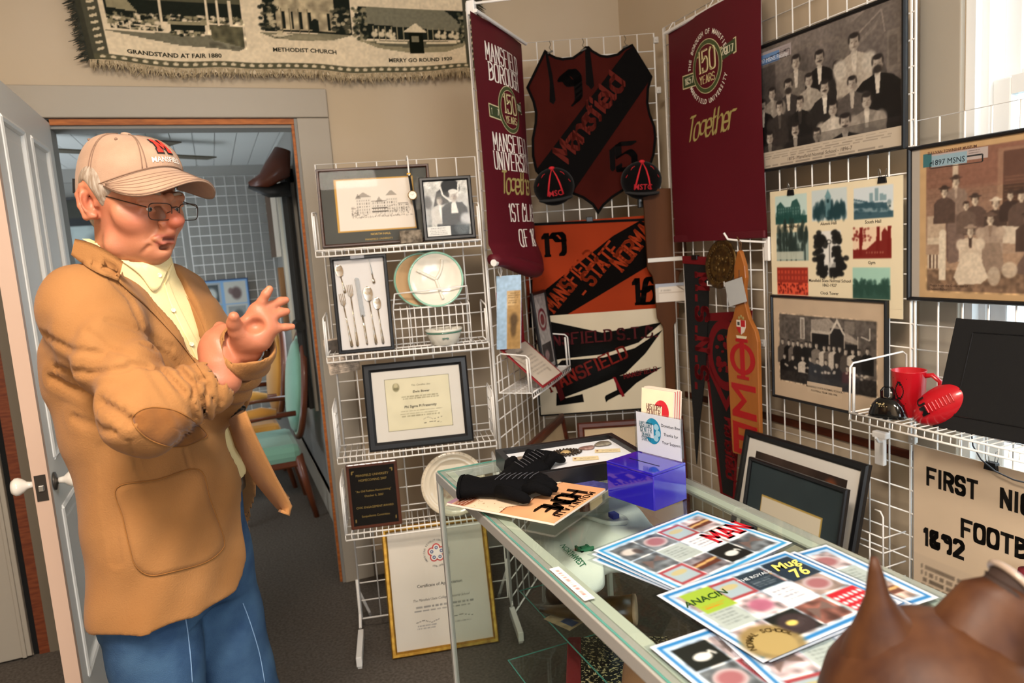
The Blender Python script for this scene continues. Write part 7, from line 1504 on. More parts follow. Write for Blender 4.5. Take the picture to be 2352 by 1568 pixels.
# trunk, legs, arms (all covered by clothing)
cz = [(z, *tp(o, 0, 0)[:2], a, b_) for z, o, a, b_ in ((.84, 0, .08, .11), (.95, .0, .105, .145), (1.1, .0, .12, .15), (1.3, 0, .11, .16), (1.42, 0, .09, .165), (1.50, -.005, .07, .12), (1.56, .0, .05, .06))]
B.stack(cz, F3, L3, .03)
hipR, hipL = Vector(tp(0, -.085, .88)), Vector(tp(0, .085, .88)); knR, knL = Vector(tp(.03, -.10, .48)), Vector(tp(.05, .11, .48)); anR, anL = Vector(tp(-.02, -.11, .09)), Vector(tp(.01, .12, .09))
for h_, k_, a_ in ((hipR, knR, anR), (hipL, knL, anL)): B.cone(h_, k_, .085, .055, .03); B.cone(k_, a_, .055, .038, .02); B.cone(a_, Vector(a_)+F3*.12-UP*.05, .035, .03, .02)
for s_, e_, w_ in ((shR, elR, wrR), (shL, elL, wrL)): B.cone(s_, e_, .048, .042, .03); B.cone(e_, w_, .042, .028, .02)
# neck and head
nb = Vector(tp(-.005, 0, 1.53)); B.cone(nb, hd_(-.02, 0, -.05), .068, .060, .025); B.cone(hd_(.03, 0, -.085), nb+F3*.022-UP*.02, .033, .040, .03)
E_ = lambda x, y, z, r, k=.012, sub=False: B.ell(hd_(x, y, z), r, k, HM, sub)
K_ = lambda a, b, ra, rb, k=.01, sub=False: B.cone(hd_(*a), hd_(*b), ra, rb, k, sub)
E_(-.010, 0, .036, (.094, .074, .078), .02); E_(.024, 0, -.040, (.070, .060, .078), .025); E_(.042, 0, -.083, (.046, .050, .030), .02); E_(.072, 0, -.100, (.020, .024, .016), .02)
for e in (-1, 1):
    E_(.018, e*.048, -.085, (.032, .020, .026), .022); E_(.060, e*.040, -.030, (.026, .024, .026), .02); E_(.045, e*.052, -.02, (.03, .018, .03), .02)
    K_((.087, e*.014, .016), (.066, e*.056, .016), .011, .012, .014)
    E_(.100, e*.033, -.002, (.018, .017, .013), .010, True); E_(.0735, e*.032, -.001, (.0145, .0145, .0125), .004); K_((.0865, e*.018, .0040), (.0805, e*.049, .0015), .0058, .0055, .006); K_((.0835, e*.020, -.0115), (.078, e*.046, -.012), .004, .004, .007)
    E_(.101, e*.0135, -.036, (.0125, .0095, .0095), .007); E_(.104, e*.0085, -.0455, (.005, .0035, .004), .003, True)
    K_((.100, e*.022, -.040), (.084, e*.036, -.068), .0035, .003, .006, True); K_((.080, e*.030, -.082), (.070, e*.040, -.100), .003, .003, .007, True)
    B.ell(hd_(-.020, e*.080, -.006), (.022, .009, .034), .006, HM)
    rim = [(-.006, e*.083, -.030), (-.022, e*.0885, -.038+.004), (-.036, e*.091, -.014), (-.041, e*.092, .008), (-.030, e*.091, .026), (-.014, e*.088, .027), (-.006, e*.083, .014)]
    B.chain([hd_(*p) for p in rim], [.0055, .0065, .0050, .0050, .0052, .0050, .004], .004)
    B.ell(hd_(-.014, e*.091, -.004), (.0125, .0075, .017), .004, HM, True); K_((-.004, e*.080, -.008), (-.002, e*.081, -.002), .0055, .005, .004); K_((-.026, e*.089, -.010), (-.018, e*.089, .014), .004, .004, .003)
K_((.088, 0, .006), (.118, 0, -.024), .0085, .0125, .012); E_(.122, 0, -.0275, (.0165, .0150, .0135), .008)
E_(.091, 0, -.056, (.017, .026, .012), .012); K_((.0985, -.010, -.0595), (.0985, .010, -.0595), .0050, .0050, .006); K_((.0970, -.009, -.074), (.0970, .009, -.074), .0060, .0060, .006)
for e in (-1, 1): K_((.0985, e*.010, -.0595), (.089, e*.025, -.066), .0048, .003, .006); K_((.0970, e*.009, -.074), (.089, e*.024, -.067), .0056, .003, .006)
K_((.105, -.011, -.0668), (.105, .013, -.0662), .0058, .0046, .003, True); E_(.085, 0, -.085, (.012, .024, .005), .010, True)
# right hand tucked against the left arm
def P_(x, y, D): return tuple(at(x, y, D))
B.chain([wrR, P_(508, 838, 1.375), P_(503, 800, 1.385)], [.030, .034, .036], .012); B.ell(P_(506, 812, 1.385), (.036, .034, .042), .012)
for b_, m_, t_, e_ in ((P_(490, 772, 1.385), P_(505, 752, 1.405), P_(528, 756, 1.43), P_(545, 770, 1.445)), (P_(497, 778, 1.37), P_(514, 757, 1.39), P_(536, 764, 1.42), P_(550, 780, 1.44)), (P_(505, 790, 1.362), P_(524, 775, 1.38), P_(545, 784, 1.41), P_(556, 800, 1.43)), (P_(512, 808, 1.358), P_(531, 800, 1.375), P_(548, 808, 1.40), P_(556, 820, 1.42))): B.chain([b_, m_, t_, e_], [.0115, .0105, .0095, .008], .006, .012)
B.chain([P_(492, 838, 1.365), P_(481, 806, 1.375), P_(482, 776, 1.39)], [.016, .0125, .0095], .008, .014)
# left hand raised, palm to the room, fingers spread
B.cone(wrL, P_(576, 770, 1.37), .028, .031, .012); B.cone(P_(568, 772, 1.368), P_(590, 716, 1.362), .024, .017, .014); B.cone(P_(580, 772, 1.368), P_(603, 722, 1.362), .024, .016, .014); B.cone(P_(592, 774, 1.366), P_(613, 740, 1.362), .023, .016, .014); B.cone(P_(600, 778, 1.366), P_(620, 756, 1.364), .019, .0145, .014)
FG = dict(index=[(591, 710, 1.362), (602, 692, 1.355), (611, 675, 1.352), (619, 664, 1.355)], middle=[(604, 716, 1.362), (624, 702, 1.372), (644, 692, 1.385), (656, 689, 1.392)], ring=[(614, 733, 1.362), (630, 724, 1.37), (647, 717, 1.38), (658, 715, 1.385)], pinky=[(620, 754, 1.364), (637, 753, 1.37), (655, 751, 1.378), (671, 750, 1.384)])
for n_, q in FG.items(): r0 = .0076 if n_ == 'pinky' else .0088; B.chain([P_(*p) for p in q], [r0*1.08, r0, r0*.92, r0*.82], .004, .009)
B.chain([P_(562, 778, 1.358), P_(545, 760, 1.335), P_(537, 742, 1.318), P_(537, 727, 1.305)], [.021, .0155, .0122, .0095], .006, .014)
B.ell(P_(560, 762, 1.352), (.020, .020, .024), .012); B.ell(P_(585, 748, 1.340), (.016, .016, .012), .010, None, True)
def skin(V):
    n = len(V); base = np.array(hx('#ad7253')); c = np.tile(base, (n, 1)); h = (V-np.array(H0)) @ HM.T; face = V[:, 2] > 1.50
    def blend(m, col): 
        k = np.clip(m, 0, 1)[:, None]; c[:] = c*(1-k)+np.array(hx(col))*k
    g = lambda x, y, z, s: np.exp(-((h[:, 0]-x)**2+(np.abs(h[:, 1])-y)**2+(h[:, 2]-z)**2)/s**2)
    blend(.75*g(.062, .045, -.028, .026), '#bb6450'); blend(.8*g(.122, 0, -.028, .022), '#bd5a4a'); blend(.5*g(.02, .06, -.05, .04), '#b9705a'); blend(.55*g(-.02, .085, 0, .035), '#b5614a'); blend(.45*g(.07, 0, -.1, .02), '#c07a68')
    lip = np.maximum(np.exp(-((h[:, 2]+.0600)/.0045)**2), np.exp(-((h[:, 2]+.0745)/.0055)**2))*(np.abs(h[:, 1]) < .024)*(h[:, 0] > .088); blend(.6*lip, '#a85850')
    blend(.9*np.exp(-((h[:, 2]+.0668)/.003)**2)*(np.abs(h[:, 1]) < .014)*(h[:, 0] > .088), '#4a1f1a')
    hand = ~face; blend(hand*.6, '#a9634a'); r = np.random.default_rng(1); c[:] = c*(1+(np.sin(V[:, 0:1]*190)*np.sin(V[:, 1:2]*170+1)*np.sin(V[:, 2:3]*210))*.012)
    return np.clip(c, 0, 1)
SKIN = colmat('skin', .45, .35, .15, 260, sss=.08)
man = B.build('person', SKIN, None, skin, 1)
tag(man, 'older man in tan corduroy jacket, jeans, cap and glasses gesturing by the doorway', 'person')
# hair under the cap
hb = Solid(ax1(0, [(hx0-.11, hx0+.14)]), ax1(1, [(hy0-.13, hy0+.12)]), axis([(1.54, 1.80, .003)]))
hb.ell(hd_(-.014, 0, .034), (.096, .078, .078), .01, HM); hb.cone(hd_(-.085, -.03, .0), hd_(-.085, .03, .0), .02, .02, .02); hb.cone(hd_(-.07, 0, -.035), hd_(-.08, 0, .0), .04, .03, .02)
for e in (-1, 1): hb.cone(hd_(.020, e*.068, .03), hd_(.010, e*.070, -.002), .010, .006, .01); hb.ell(hd_(-.018, e*.092, -.004), (.034, .022, .040), .008, HM, True)
hb.ell(hd_(.10, 0, -.0), (.085, .10, .09), .01, HM, True); hb.ell(hd_(.0, 0, -.095), (.1, .1, .05), .01, HM, True)
hb.build('hair', mat('grey_brown_hair', '#7d6a58', .7, var='#a3978a', vs=140, stretch=(1, 1, .2), bump=.5, bs=300), man)
# eyes
for e in (-1, 1):
    b = MB(); b.T = HMat @ Matrix.Translation((.0765, e*.032, -.0050)); b.ball((0, 0, 0), .0118, 16, '#cfc6bd')
    b.ball((.0088, .0, -.003), (.0042, .0052, .0052), 12, '#4a5a60'); b.ball((.0117, .0, -.003), (.0020, .0025, .0025), 10, '#120e0c'); b.build('eye', colmat('eye', .1, .5), man, smooth=True)
    b = MB(); b.T = HMat; b.tube([(.096, e*.016, .0225), (.092, e*.034, .026), (.080, e*.050, .0215)], [.0028, .0036, .002], 8); b.build('eyebrow', mat('grey_brow', '#8d7b69', .8), man, smooth=True)
# eyeglasses
WIRE = mat('dark_bronze_wire', '#3a2c26', .3, .7)
gl = MB(); gl.T = HMat
def rrect(cx, w, h, y_, z_, n=28):
    out = []
    for k in range(n):
        q = 2*math.pi*k/n; c_, s_ = math.cos(q), math.sin(q); yy = w*math.copysign(abs(c_)**.45, c_); zz = h*math.copysign(abs(s_)**.55, s_); out.append((cx-.22*abs(y_+yy)**1.35+.0, y_+yy, z_+zz))
    return out
lens = []
for e in (-1, 1): q = rrect(.120, .0255, .0165, e*.0345, -.010); lens.append(q); gl.tube(q, .0010, 6, closed=True); gl.tube([(.1105, e*.060, -.002), (.105, e*.0685, .000), (.06, e*.0765, .006), (.0, e*.083, .014), (-.02, e*.0845, .006), (-.032, e*.084, -.008)], .0012, 6)
gl.tube([(.120, -.010, -.002), (.122, 0, .0005), (.120, .010, -.002)], .0012, 6)
for e in (-1, 1): gl.tube([(.118, e*.011, -.009), (.112, e*.012, -.012), (.107, e*.0105, -.014)], .0008, 5)
go = gl.build('eyeglasses', WIRE, man, smooth=True)
for q in lens: b = MB(); b.T = HMat; b.add([(p[0]+.0003, p[1], p[2]) for p in q], [tuple(range(len(q)))]); b.build('lens', glassmat('lens_glass', '#f8faf8', .8), go)
# ball cap
CAPM = mat('khaki_cotton_twill', '#a3856f', .85, var='#9b7d67', vs=25, bump=.35, bs=500, sheen=.1)
def capf(q, t):
    """q around from the front, t from rim (0) up to the button (1)"""
    a_ = .5*math.pi*t; bulge = 1+.018*math.sin(q*3+1.57)**2*math.sin(2*a_); c_, s_ = math.cos(a_)**.58, math.sin(a_)
    x = (.112 if math.cos(q) > 0 else .110)*math.cos(q)*c_*bulge-.008; y = .0905*math.sin(q)*c_*bulge; zr = .030+.038*math.cos(q)+.009*math.cos(2*q); return Vector((x-.010*s_, y, zr+(.133-zr)*s_))
b = MB(); b.T = HMat; rings = [[capf(2*math.pi*k/72, t) for k in range(72)] for t in np.linspace(0, .985, 22)]; b.loft([[p*1.0 for p in r_] for r_ in rings], cap=False); b.loft([[capf(2*math.pi*k/72, t)*.975 for k in range(72)] for t in (0, .3)], cap=False)
cap = b.build('baseball_cap', CAPM, man, smooth=True)
SEAM = mat('cap_seam_thread', '#7d6352', .9)
b = MB(); b.T = HMat
for k in range(6):
    q = R(30+60*k)
    for dq in (-.035, .035): b.tube([capf(q+dq*(1.2-t), t)*1.006 for t in np.linspace(.03, .96, 14)], .0011, 5)
b.build('seam', SEAM, cap, smooth=True)
b = MB(); b.T = HMat; b.tube([capf(2*math.pi*k/48, .02)*1.006 for k in range(48)], .0012, 5, closed=True); b.build('sweatband_edge', SEAM, cap, smooth=True)
b = MB(); b.T = HMat
for k in range(6):
    p = capf(R(60*k), .66)*1.006; b.ball(p, .0032, 8)
b.build('eyelet', SEAM, cap, smooth=True)
b = MB(); b.T = HMat; b.ball(capf(0, 1)+Vector((0, 0, .001)), (.010, .010, .004), 14); b.build('top_button', CAPM, cap, smooth=True)
# visor
def vis(u, t):
    q = u*1.18; p0 = capf(q, .0); ext = .082*(math.cos(u*1.45)**.75 if abs(u) < 1.08 else 0); p = p0+Vector((math.cos(q*.50), math.sin(q*.62), 0))*ext*t; tt = max(0, t)
    k = ext/.082; return Vector((p.x, p.y, (p0.z-.003)*(1-tt*k)+(.056-7.0*p.y*p.y)*tt*k))
us = np.linspace(-1.08, 1.08, 36); ts = np.linspace(-.12, 1, 12); b = MB(); b.T = HMat; n = len(us)
top = [vis(u, t) for t in ts for u in us]; b.add([p+Vector((0, 0, .0022)) for p in top]+[p-Vector((0, 0, .0012)) for p in top], [(i*n+k, i*n+k+1, (i+1)*n+k+1, (i+1)*n+k) for i in range(len(ts)-1) for k in range(n-1)]+[(len(top)+i*n+k, len(top)+(i+1)*n+k, len(top)+(i+1)*n+k+1, len(top)+i*n+k+1) for i in range(len(ts)-1) for k in range(n-1)]+[((len(ts)-1)*n+k, (len(ts)-1)*n+k+1, len(top)+(len(ts)-1)*n+k+1, len(top)+(len(ts)-1)*n+k) for k in range(n-1)])
vz = b.build('visor', CAPM, cap, smooth=True)
b = MB(); b.T = HMat
for t in (.30, .45, .60, .74, .87, .985): b.tube([vis(u, t)+Vector((0, 0, .0026)) for u in us*.96], .0007 if t < .95 else .0018, 5)
b.build('stitching', SEAM, vz, smooth=True)
def oncap(y, z, e=1.010):
    """front of the crown: y sideways (+ left), z up from the rim in metres"""
    t = min(.9, z/.085); a_ = .5*math.pi*t; q = y/.100; return capf(q, t)*e
def cap_text(V, F, m, name, e): b = MB(); b.T = HMat; b.add([oncap(p[0], p[1], e) for p in V], F); return b.build(name, m, cap)
Mo = [(0, 0), (.32, 0), (.32, .2), (.26, .2), (.26, .62), (.5, .22), (.74, .62), (.74, .2), (.68, .2), (.68, 0), (1, 0), (1, .2), (.92, .2), (.92, .8), (1, .8), (1, 1), (.72, 1), (.5, .62), (.28, 1), (0, 1), (0, .8), (.08, .8), (.08, .2), (0, .2)]
def subd(poly, s=.06):
    out = []
    for p, q in zip(poly, poly[1:]+poly[:1]):
        n = max(1, int(math.hypot(q[0]-p[0], q[1]-p[1])/s)); out += [(p[0]+(q[0]-p[0])*i/n, p[1]+(q[1]-p[1])*i/n) for i in range(n)]
    return out
def mparts(g):
    R_ = [(0-g, 0-g, .34+g, .22+g), (.66-g, 0-g, 1+g, .22+g), (0-g, .78-g, .26+g, 1+g), (.74-g, .78-g, 1+g, 1+g), (.07-g, .1, .29+g, .9), (.71-g, .1, .93+g, .9)]
    ps = [[(a, b_), (c_, b_), (c_, d_), (a, d_)] for a, b_, c_, d_ in R_]+[[(.10-g, .95+g), (.50-g, .22-g), (.50+g*.3, .50+g), (.28+g, 1+g)], [(.90+g, .95+g), (.72-g, 1+g), (.50-g*.3, .50+g), (.50+g, .22-g)]]
    V, F = [], []
    for p in ps: q = subd(p, .12); F.append(tuple(range(len(V), len(V)+len(q)))); V += q
    return V, F
for g, m_, nm, e in ((.07, mat('black_thread', '#1a1414', .8), 'logo_outline', 1.012), (0, mat('red_thread', '#cf3326', .7, bump=.3, bs=400), 'logo_letter', 1.020)):
    V, F = mparts(g); cap_text([((.5-a)*.038, .026+b_*.030) for a, b_ in V], F, m_, nm, e)
V, F = text_poly('MANSFIELD', .004); cap_text([(p[0]*.0145, .009+p[1]*.0135) for p in V], F, mat('white_thread', '#e6ded6', .8), 'lettering', 1.013)
b = MB(); b.T = HMat; q = R(-128); b.tube([capf(q, .02)*1.012, capf(q+.03, .16)*1.012], .0035, 6, flat=.3); b.build('strap_tab', BLACKP, cap)
# shirt
SHIRT = mat('pale_yellow_oxford', '#dcca98', .85, var='#d5c28e', vs=6, bump=.25, bs=600)
gx = axis([(lo[0], hi[0], .0055)]); gy = axis([(lo[1], hi[1], .0055)])
JR = [(.835, .020, .138, .212), (.95, .020, .135, .202), (1.06, .026, .138, .198), (1.18, .020, .138, .200), (1.32, .004, .142, .215), (1.41, .002, .134, .210), (1.47, -.004, .118, .178), (1.515, -.012, .096, .135), (1.548, -.018, .080, .098)]
def rows(da, db): return [(z, *tp(o, 0, 0)[:2], a+da, b_+db) for z, o, a, b_ in JR]
S_ = Solid(gx, gy, axis([(.84, 1.62, .0055)])); S_.stack([r_ for r_ in rows(-.017, -.02) if r_[0] > 1.0], F3, L3, .02)
S_.cone(Vector(tp(.0, 0, 1.48)), hd_(-.012, 0, -.100), .090, .074, .02); S_.cone(hd_(-.01, 0, -.118), hd_(-.02, 0, -.02), .066, .070, .006, True); S_.ell(hd_(.055, 0, -.050), (.10, .10, .062), .008, HM, True)
shirt = S_.build('shirt', SHIRT, man, None, 2)
# jacket
CORD = mat('tan_corduroy', '#966a40', .9, var='#8c6138', vs=7, bump=.45, bs=330, sheen=.06, spec=.1)
J = Solid(gx, gy, axis([(.80, 1.62, .0055)])); J.stack(rows(0, 0), F3, L3, .02)
def bulge(v0, v1, w): J.cone(v0, v1, w, w, .03)
cuR, cuL = wrR+(elR-wrR).normalized()*.03, wrL-(elL-wrL).normalized()*.008
def arm(sh, el, wr, cu, r, fo, ex=0):
    J.cone(sh, el, r[0], r[1], .05, fold=fo[0]); J.ell(el, (r[1]*1.03,)*3, .03)
    J.cone(el, cu, r[1]*.97, r[2], .03, fold=fo[1]); u_ = (wr-el).normalized(); J.cone(wr-u_*.06, wr+u_*.06, r[2]-.011, r[2]-.009, .005, True); J.cone(wr+u_*(.066+ex), wr+u_*(.10+ex), .062, .062, .004, True)
arm(shR, elR, wrR, cuR, (.076, .061, .050), ((.0055, 3.4, 1.0, .4), (.0065, 4.6, .9, 0)))
J.cone(Vector(tp(-.02, -.10, 1.505)), shR, .055, .072, .05); J.cone(Vector(tp(-.02, .10, 1.505)), shL, .055, .072, .05)
arm(shL, elL, wrL, cuL, (.074, .060, .054), ((.004, 3, 1, 1), (.005, 3.2, 1.1, 2)), .030)
# neck hole and front opening
J.cone(Vector(tp(-.012, 0, 1.50)), hd_(-.02, 0, .0), .078, .080, .006, True)
sl, P = J.win((lo[0], lo[1], .80), (hi[0], hi[1], 1.60)); ux = (P[0]-CH_.x)*F3.x+(P[1]-CH_.y)*F3.y; uw = (P[0]-CH_.x)*L3.x+(P[1]-CH_.y)*L3.y; zz = P[2]
zk = [.80, .86, .90, 1.00, 1.08, 1.14, 1.25, 1.40, 1.50, 1.60]; wl0 = np.interp(zz, zk, [-.02, .035, .055, .062, .060, .050, .030, -.018, -.050, -.085]); wr0 = np.interp(zz, zk, [.22, .22, .21, .16, .13, .085, .052, .040, .060, .085])
dv = np.maximum(np.maximum(wl0-uw, uw-wr0), .035-ux); J.comb(sl, dv.astype(np.float32), .004, True)
# lift the hem at the back vent and soften the cloth with broad folds
gX, gY, gZ = np.meshgrid(*J.ax, indexing='ij', sparse=True); J.d += (.0028*np.sin(gX*31+gZ*13)*np.sin(gZ*21+gY*27)+.0018*np.sin(gX*63-gZ*38+gY*20)).astype(np.float32)
jk = J.build('jacket', CORD, man, None, 2)
CRE = [([(105, 770), (165, 805), (240, 812)], .005, .010), ([(120, 868), (200, 905), (300, 968)], .010, .013), ([(128, 845), (210, 858), (292, 846)], .006, .010), ([(330, 790), (385, 815), (430, 868)], .005, .010), ([(250, 735), (330, 762), (395, 800)], .004, .011), ([(300, 835), (370, 850), (425, 905)], .006, .009), ([(452, 868), (440, 920), (448, 962)], .006, .008), ([(478, 880), (468, 925), (474, 960)], .006, .007), ([(503, 880), (506, 920), (492, 955)], .005, .007), ([(415, 862), (445, 880), (470, 868)], .006, .008), ([(170, 960), (240, 985), (296, 990)], .005, .013), ([(240, 1030), (246, 1150), (268, 1290)], .0025, .02), ([(255, 640), (300, 690), (330, 760)], .004, .012), ([(296, 1005), (310, 1060), (325, 1104)], .003, .005), ([(424, 1032), (436, 1076)], .003, .005), ([(200, 760), (250, 800), (300, 815)], .004, .010), ([(330, 640), (400, 735), (470, 850)], .0, .01)]
_bv = BVHTree.FromPolygons([tuple(v) for v in J.V], [tuple(int(i) for i in q) for q in J.Q]); _V = np.array(J.V)
_me = jk.data; _n = np.zeros(len(_V)*3, np.float32); _me.vertices.foreach_get('normal', _n); _n = _n.reshape(-1, 3); _dsp = np.zeros(len(_V))
for pts, am, wd in CRE:
    if am == 0: continue
    for (xa, ya), (xb, yb) in zip(pts, pts[1:]):
        pr = []
        for t in np.linspace(0, 1, 7):
            o_ = at(xa+(xb-xa)*t, ya+(yb-ya)*t, .3); d_ = (at(xa+(xb-xa)*t, ya+(yb-ya)*t, 2)-o_).normalized(); h_ = _bv.ray_cast(o_, d_)
            if h_[0] is not None: pr.append(np.array(h_[0]))
        for a_, b_ in zip(pr, pr[1:]):
            if np.linalg.norm(b_-a_) > .06: continue
            m = np.all(np.abs(_V-(a_+b_)/2) < .07, 1); q = _V[m]; ab = b_-a_; t = np.clip((q-a_) @ ab/(ab @ ab+1e-9), 0, 1); d2 = np.linalg.norm(q-a_-t[:, None]*ab, axis=1)
            am_ = am*.72; new = -am_*np.exp(-(d2/wd)**2)+am_*.55*np.exp(-((d2-wd*1.7)/(wd*.9))**2); old = _dsp[m]; _dsp[m] = np.where(np.abs(new) > np.abs(old), new, old)
_V = _V+_n*_dsp[:, None]; J.V = _V; _me.vertices.foreach_set('co', _V.astype(np.float32).ravel()); _me.update()
bvJ = BVHTree.FromPolygons([tuple(v) for v in J.V], [tuple(int(i) for i in q) for q in J.Q])
def cast(px, py, off=.002, bv=None):
    o = at(px, py, .3); d = (at(px, py, 2)-o).normalized(); h = (bv or bvJ).ray_cast(o, d)
    return (h[0]-d*off, h[1], h[3]) if h[0] is not None else None
def spline(pts, n, closed=True):
    out = []; m = len(pts); rng = range(m if closed else m-1)
    for i in rng:
        a, b_, c_, d_ = [np.array(pts[(i+k) % m] if closed else pts[min(max(i+k, 0), m-1)], float) for k in (-1, 0, 1, 2)]
        for t in np.linspace(0, 1, n, endpoint=False): out.append(tuple(.5*((2*b_)+(-a+c_)*t+(2*a-5*b_+4*c_-d_)*t*t+(-a+3*b_-3*c_+d_)*t**3)))
    if not closed: out.append(tuple(pts[-1]))
    return out
def applique(name, outline, m, parent, off=.003, n=6, rings=9, stitch=None, smoothed=True, bv=None):
    """cloth patch laid on the garment: outline in picture points, raised by off"""
    o_ = spline(outline, n) if smoothed else [tuple(np.array(a)+(np.array(b_)-np.array(a))*t) for a, b_ in zip(outline, outline[1:]+outline[:1]) for t in np.linspace(0, 1, n, endpoint=False)]
    c_ = np.mean(o_, 0); V = []; last = None
    for r_ in range(rings+1):
        for p in o_:
            q = c_+(np.array(p)-c_)*min(1, r_/(rings-1)); h = cast(q[0], q[1], off if r_ < rings else -.004, bv)
            V.append(h[0] if h and (last is None or h[2] < 3) else (V[-1] if V else at(q[0], q[1], 1.3)))
    k = len(o_); F = [(i*k+j, i*k+(j+1) % k, (i+1)*k+(j+1) % k, (i+1)*k+j) for i in range(rings) for j in range(k)]
    b = MB(); b.add(V, F); ob = b.build(name, m, parent, smooth=True)
    if stitch:
        b = MB(); b.tube([Vector(V[(rings-1)*k+j])*1.0+(CAMO-Vector(V[(rings-1)*k+j])).normalized()*.0006 for j in range(k)], .0011, 5, closed=True); b.build('stitching', stitch, ob, smooth=True)
    return ob
def strip(name, A_, B_, m, parent, off=.004, n=8, w=6, bv=None, edge=True):
    a_ = spline(A_, n, False); b_ = spline(B_, n, False); V = []; k = len(a_); cols = list(np.linspace(0, 1, w))
    for p, q in zip(a_, b_):
        for t in ([0]+cols+[1] if edge else cols):
            x = np.array(p)*(1-t)+np.array(q)*t; V.append(None)
        i0 = len(V)-(w+2 if edge else w)
        for i, t in enumerate([0]+cols+[1] if edge else cols):
            x = np.array(p)*(1-t)+np.array(q)*t; e_ = edge and i in (0, w+1); h = cast(x[0], x[1], -.003 if e_ else off, bv); V[i0+i] = h[0] if h else None
    d0 = np.median([((Vector(v)-CAMO).dot(CAMF)) for v in V if v is not None]); W_ = w+2 if edge else w
    for i, v in enumerate(V):
        if v is None or abs((Vector(v)-CAMO).dot(CAMF)-d0) > .22:
            p, q = a_[i//W_], b_[i//W_]; t = ([0]+cols+[1] if edge else cols)[i % W_]; x = np.array(p)*(1-t)+np.array(q)*t; V[i] = at(x[0], x[1], d0)
    b = MB(); b.add(V, [(i*W_+j, i*W_+j+1, (i+1)*W_+j+1, (i+1)*W_+j) for i in range(k-1) for j in range(W_-1)]); return b.build(name, m, parent, smooth=True)
PATCH = mat('brown_elbow_suede', '#81501f', .9, var='#744618', vs=30, bump=.3, bs=250, sheen=.2); THR = mat('tan_thread', '#8a5a28', .9)
applique('elbow_patch', [(304, 965), (322, 942), (360, 935), (410, 945), (452, 972), (476, 998), (462, 1010), (420, 1026), (375, 1022), (330, 1000)], PATCH, jk, .002, stitch=THR)
applique('patch_pocket', [(268, 1120), (360, 1102), (456, 1078), (484, 1150), (514, 1235), (508, 1265), (470, 1292), (400, 1312), (345, 1321), (312, 1300), (298, 1260), (282, 1190)], CORD, jk, .0035, stitch=THR)
LAP = CORD
strip('lapel', [(283, 602), (318, 648), (362, 712), (410, 780), (448, 832), (470, 862)], [(272, 646), (300, 672), (345, 712), (395, 765), (438, 815), (470, 866)], LAP, jk, .006)
strip('coat_collar', [(172, 548), (205, 556), (240, 572), (283, 600)], [(163, 585), (190, 606), (228, 628), (272, 645)], LAP, jk, .010)
strip('lapel', [(394, 640), (430, 682), (458, 730), (474, 772)], [(388, 642), (412, 690), (440, 745), (466, 785)], LAP, jk, .006)
# loose left front panel swinging open
fl = MB(); ed = [(562, 945, 1.36), (578, 985, 1.37), (604, 1040, 1.40), (633, 1098, 1.43), (662, 1150, 1.46), (668, 1163, 1.465), (664, 1182, 1.465), (648, 1174, 1.455)]; inn = [(528, 962, 1.42), (540, 1004, 1.45), (560, 1056, 1.48), (586, 1104, 1.51), (622, 1148, 1.53), (636, 1164, 1.53), (644, 1174, 1.52), (640, 1172, 1.51)]
eP, iP = [at(*p) for p in ed], [at(*p) for p in inn]; bk = [p+L3*.07-F3*.03 for p in iP]; V = []
for a_, b_, c_ in zip(eP, iP, bk): V += [a_, a_*.5+b_*.5-F3*.0, b_, c_]
fl.add(V, [(i*4+j, i*4+j+1, (i+1)*4+j+1, (i+1)*4+j) for i in range(len(eP)-1) for j in range(3)]); fl.build('front_panel', CORD, jk, smooth=True, solid=.006)
# buttons
BTN = mat('black_button', '#15120f', .25, coat=.3)
def button(name, px, py, r, par, off=.004, bv=None):
    h = cast(px, py, off, bv)
    if not h: return
    n_ = (CAMO-h[0]).normalized()*.5+(h[1] if h[1].dot(CAMO-h[0]) > 0 else -h[1])*.5; T = Matrix.Translation(h[0]) @ n_.to_track_quat('Z', 'Y').to_matrix().to_4x4(); b = MB(); b.lathe([(r*.9, -.002), (r, .0005), (r*.92, .0022), (r*.75, .0016), (.0004, .0014)], 20, T=T); b.build(name, BTN if par is jk else mat('pearl_button', '#e3d9b8', .25), par, smooth=True)
button('front_button', 553, 1066, .0095, jk)
for px, py in ((537, 958), (544, 951), (551, 944), (558, 937)): button('cuff_button', px, py, .0062, jk)
# shirt collar and placket
bvS = BVHTree.FromPolygons([tuple(v) for v in S_.V], [tuple(int(i) for i in q) for q in S_.Q])
SH2 = mat('pale_yellow_collar', '#decc99', .8, bump=.2, bs=600)
strip('shirt_collar', [(205, 548), (262, 572), (310, 594), (356, 612), (384, 622)], [(188, 548), (258, 586), (318, 628), (350, 668), (366, 660)], SH2, shirt, .006, bv=bvS)
strip('shirt_collar', [(386, 624), (392, 612), (397, 604)], [(380, 652), (386, 640), (396, 616)], SH2, shirt, .006, bv=bvS)
strip('button_placket', [(376, 650), (392, 700), (416, 752), (440, 800), (462, 850)], [(386, 640), (406, 690), (432, 742), (456, 790), (474, 830)], SH2, shirt, .003, bv=bvS)
for px, py in ((366, 632), (398, 712), (440, 790)): button('shirt_button', px, py, .0048, shirt, .005, bvS)
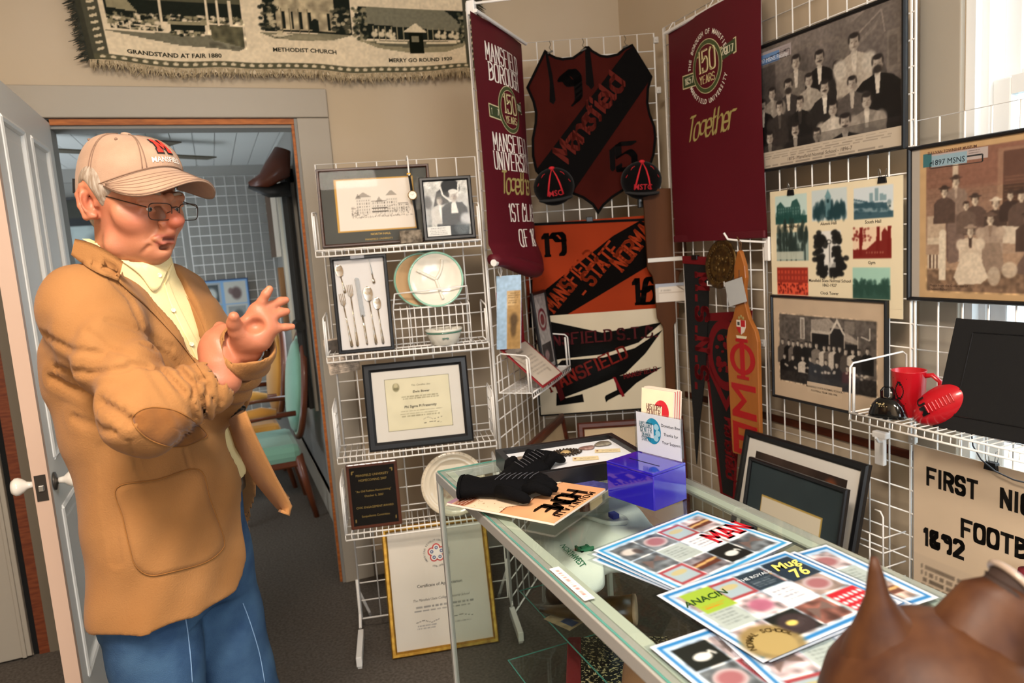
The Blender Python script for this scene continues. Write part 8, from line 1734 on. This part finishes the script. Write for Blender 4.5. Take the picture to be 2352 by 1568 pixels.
# jeans, belt, shoes
DEN = mat('blue_denim', '#3c5876', .9, var='#2b4464', vs=14, vd=6, bump=.5, bs=420, spec=.15)
N_ = Solid(gx, gy, axis([(.05, 1.12, .007)]))
N_.stack([(z, *tp(o, 0, 0)[:2], a_, b_) for z, o, a_, b_ in ((.80, 0, .11, .165), (.86, 0, .125, .175), (.95, .005, .125, .172), (1.06, .012, .128, .165))], F3, L3, .03)
for h_, k_, a_, ph in ((hipR, knR, anR, 0), (hipL, knL, anL, 2)): N_.cone(h_, k_, .105, .080, .03, fold=(.002, 4, 1, ph)); N_.cone(k_, a_, .080, .066, .02, fold=(.003, 5, 1, ph))
jn = N_.build('jeans', DEN, man, None, 2)
bvN = BVHTree.FromPolygons([tuple(v) for v in N_.V], [tuple(int(i) for i in q) for q in N_.Q])
for pts in ([(415, 1372), (428, 1430), (437, 1500), (442, 1567)], [(558, 1385), (575, 1430), (596, 1500), (608, 1567)]):
    q = [cast(x, y, .001, bvN) for x, y in spline(pts, 8, False)]; q = [h[0] for h in q if h]
    if len(q) > 3: b = MB(); b.tube(q, .0014, 5); b.build('side_seam', mat('denim_seam', '#6f8db0', .9), jn, smooth=True)
b = MB(); rg = lambda z, g: [Vector(tp(.012+(.128+g)*math.copysign(abs(math.cos(q))**.87, math.cos(q)), (.165+g)*math.copysign(abs(math.sin(q))**.87, math.sin(q)), z)) for q in np.linspace(0, 2*math.pi, 60, endpoint=False)]
b.loft([rg(1.035, .003), rg(1.035, .008), rg(1.068, .008), rg(1.068, .003)], cap=False); bl_ = b.build('belt', mat('black_belt_leather', '#14110f', .4, coat=.2), jn, smooth=True)
b = MB(); c_ = Vector(tp(.155, .02, 1.05)); b.tube([c_+L3*x+UP*z for x, z in ((-.024, -.018), (.024, -.018), (.024, .018), (-.024, .018))], .003, 8, closed=True); b.build('buckle', STEEL, bl_, smooth=True)
for a_ in (anR, anL):
    b = MB(); T = Matrix((F3, L3, UP)).transposed().to_4x4(); T.translation = (a_.x, a_.y, 0); b.T = T
    b.loft([[(x+0*math.cos(q), w_*math.cos(q), max(.0, h_*(.5+.5*math.sin(q)))) for q in np.linspace(0, 2*math.pi, 18, endpoint=False)] for x, w_, h_ in ((-.10, .02, .05), (-.085, .036, .09), (-.03, .040, .105), (.05, .044, .075), (.12, .047, .055), (.165, .036, .04), (.18, .015, .025))]); b.build('shoe', mat('brown_shoe_leather', '#3a2416', .4), man, smooth=True)
# wedding ring
q0, q1 = Vector(P_(*FG['ring'][0])), Vector(P_(*FG['ring'][1])); ax_ = (q1-q0).normalized(); c_ = q0*.48+q1*.52; u_ = ax_.orthogonal().normalized(); v_ = ax_.cross(u_)
b = MB(); b.tube([c_+(u_*math.cos(q)+v_*math.sin(q))*.0112 for q in np.linspace(0, 2*math.pi, 32, endpoint=False)], .0014, 8, closed=True); b.build('ring', GOLD, man, smooth=True)
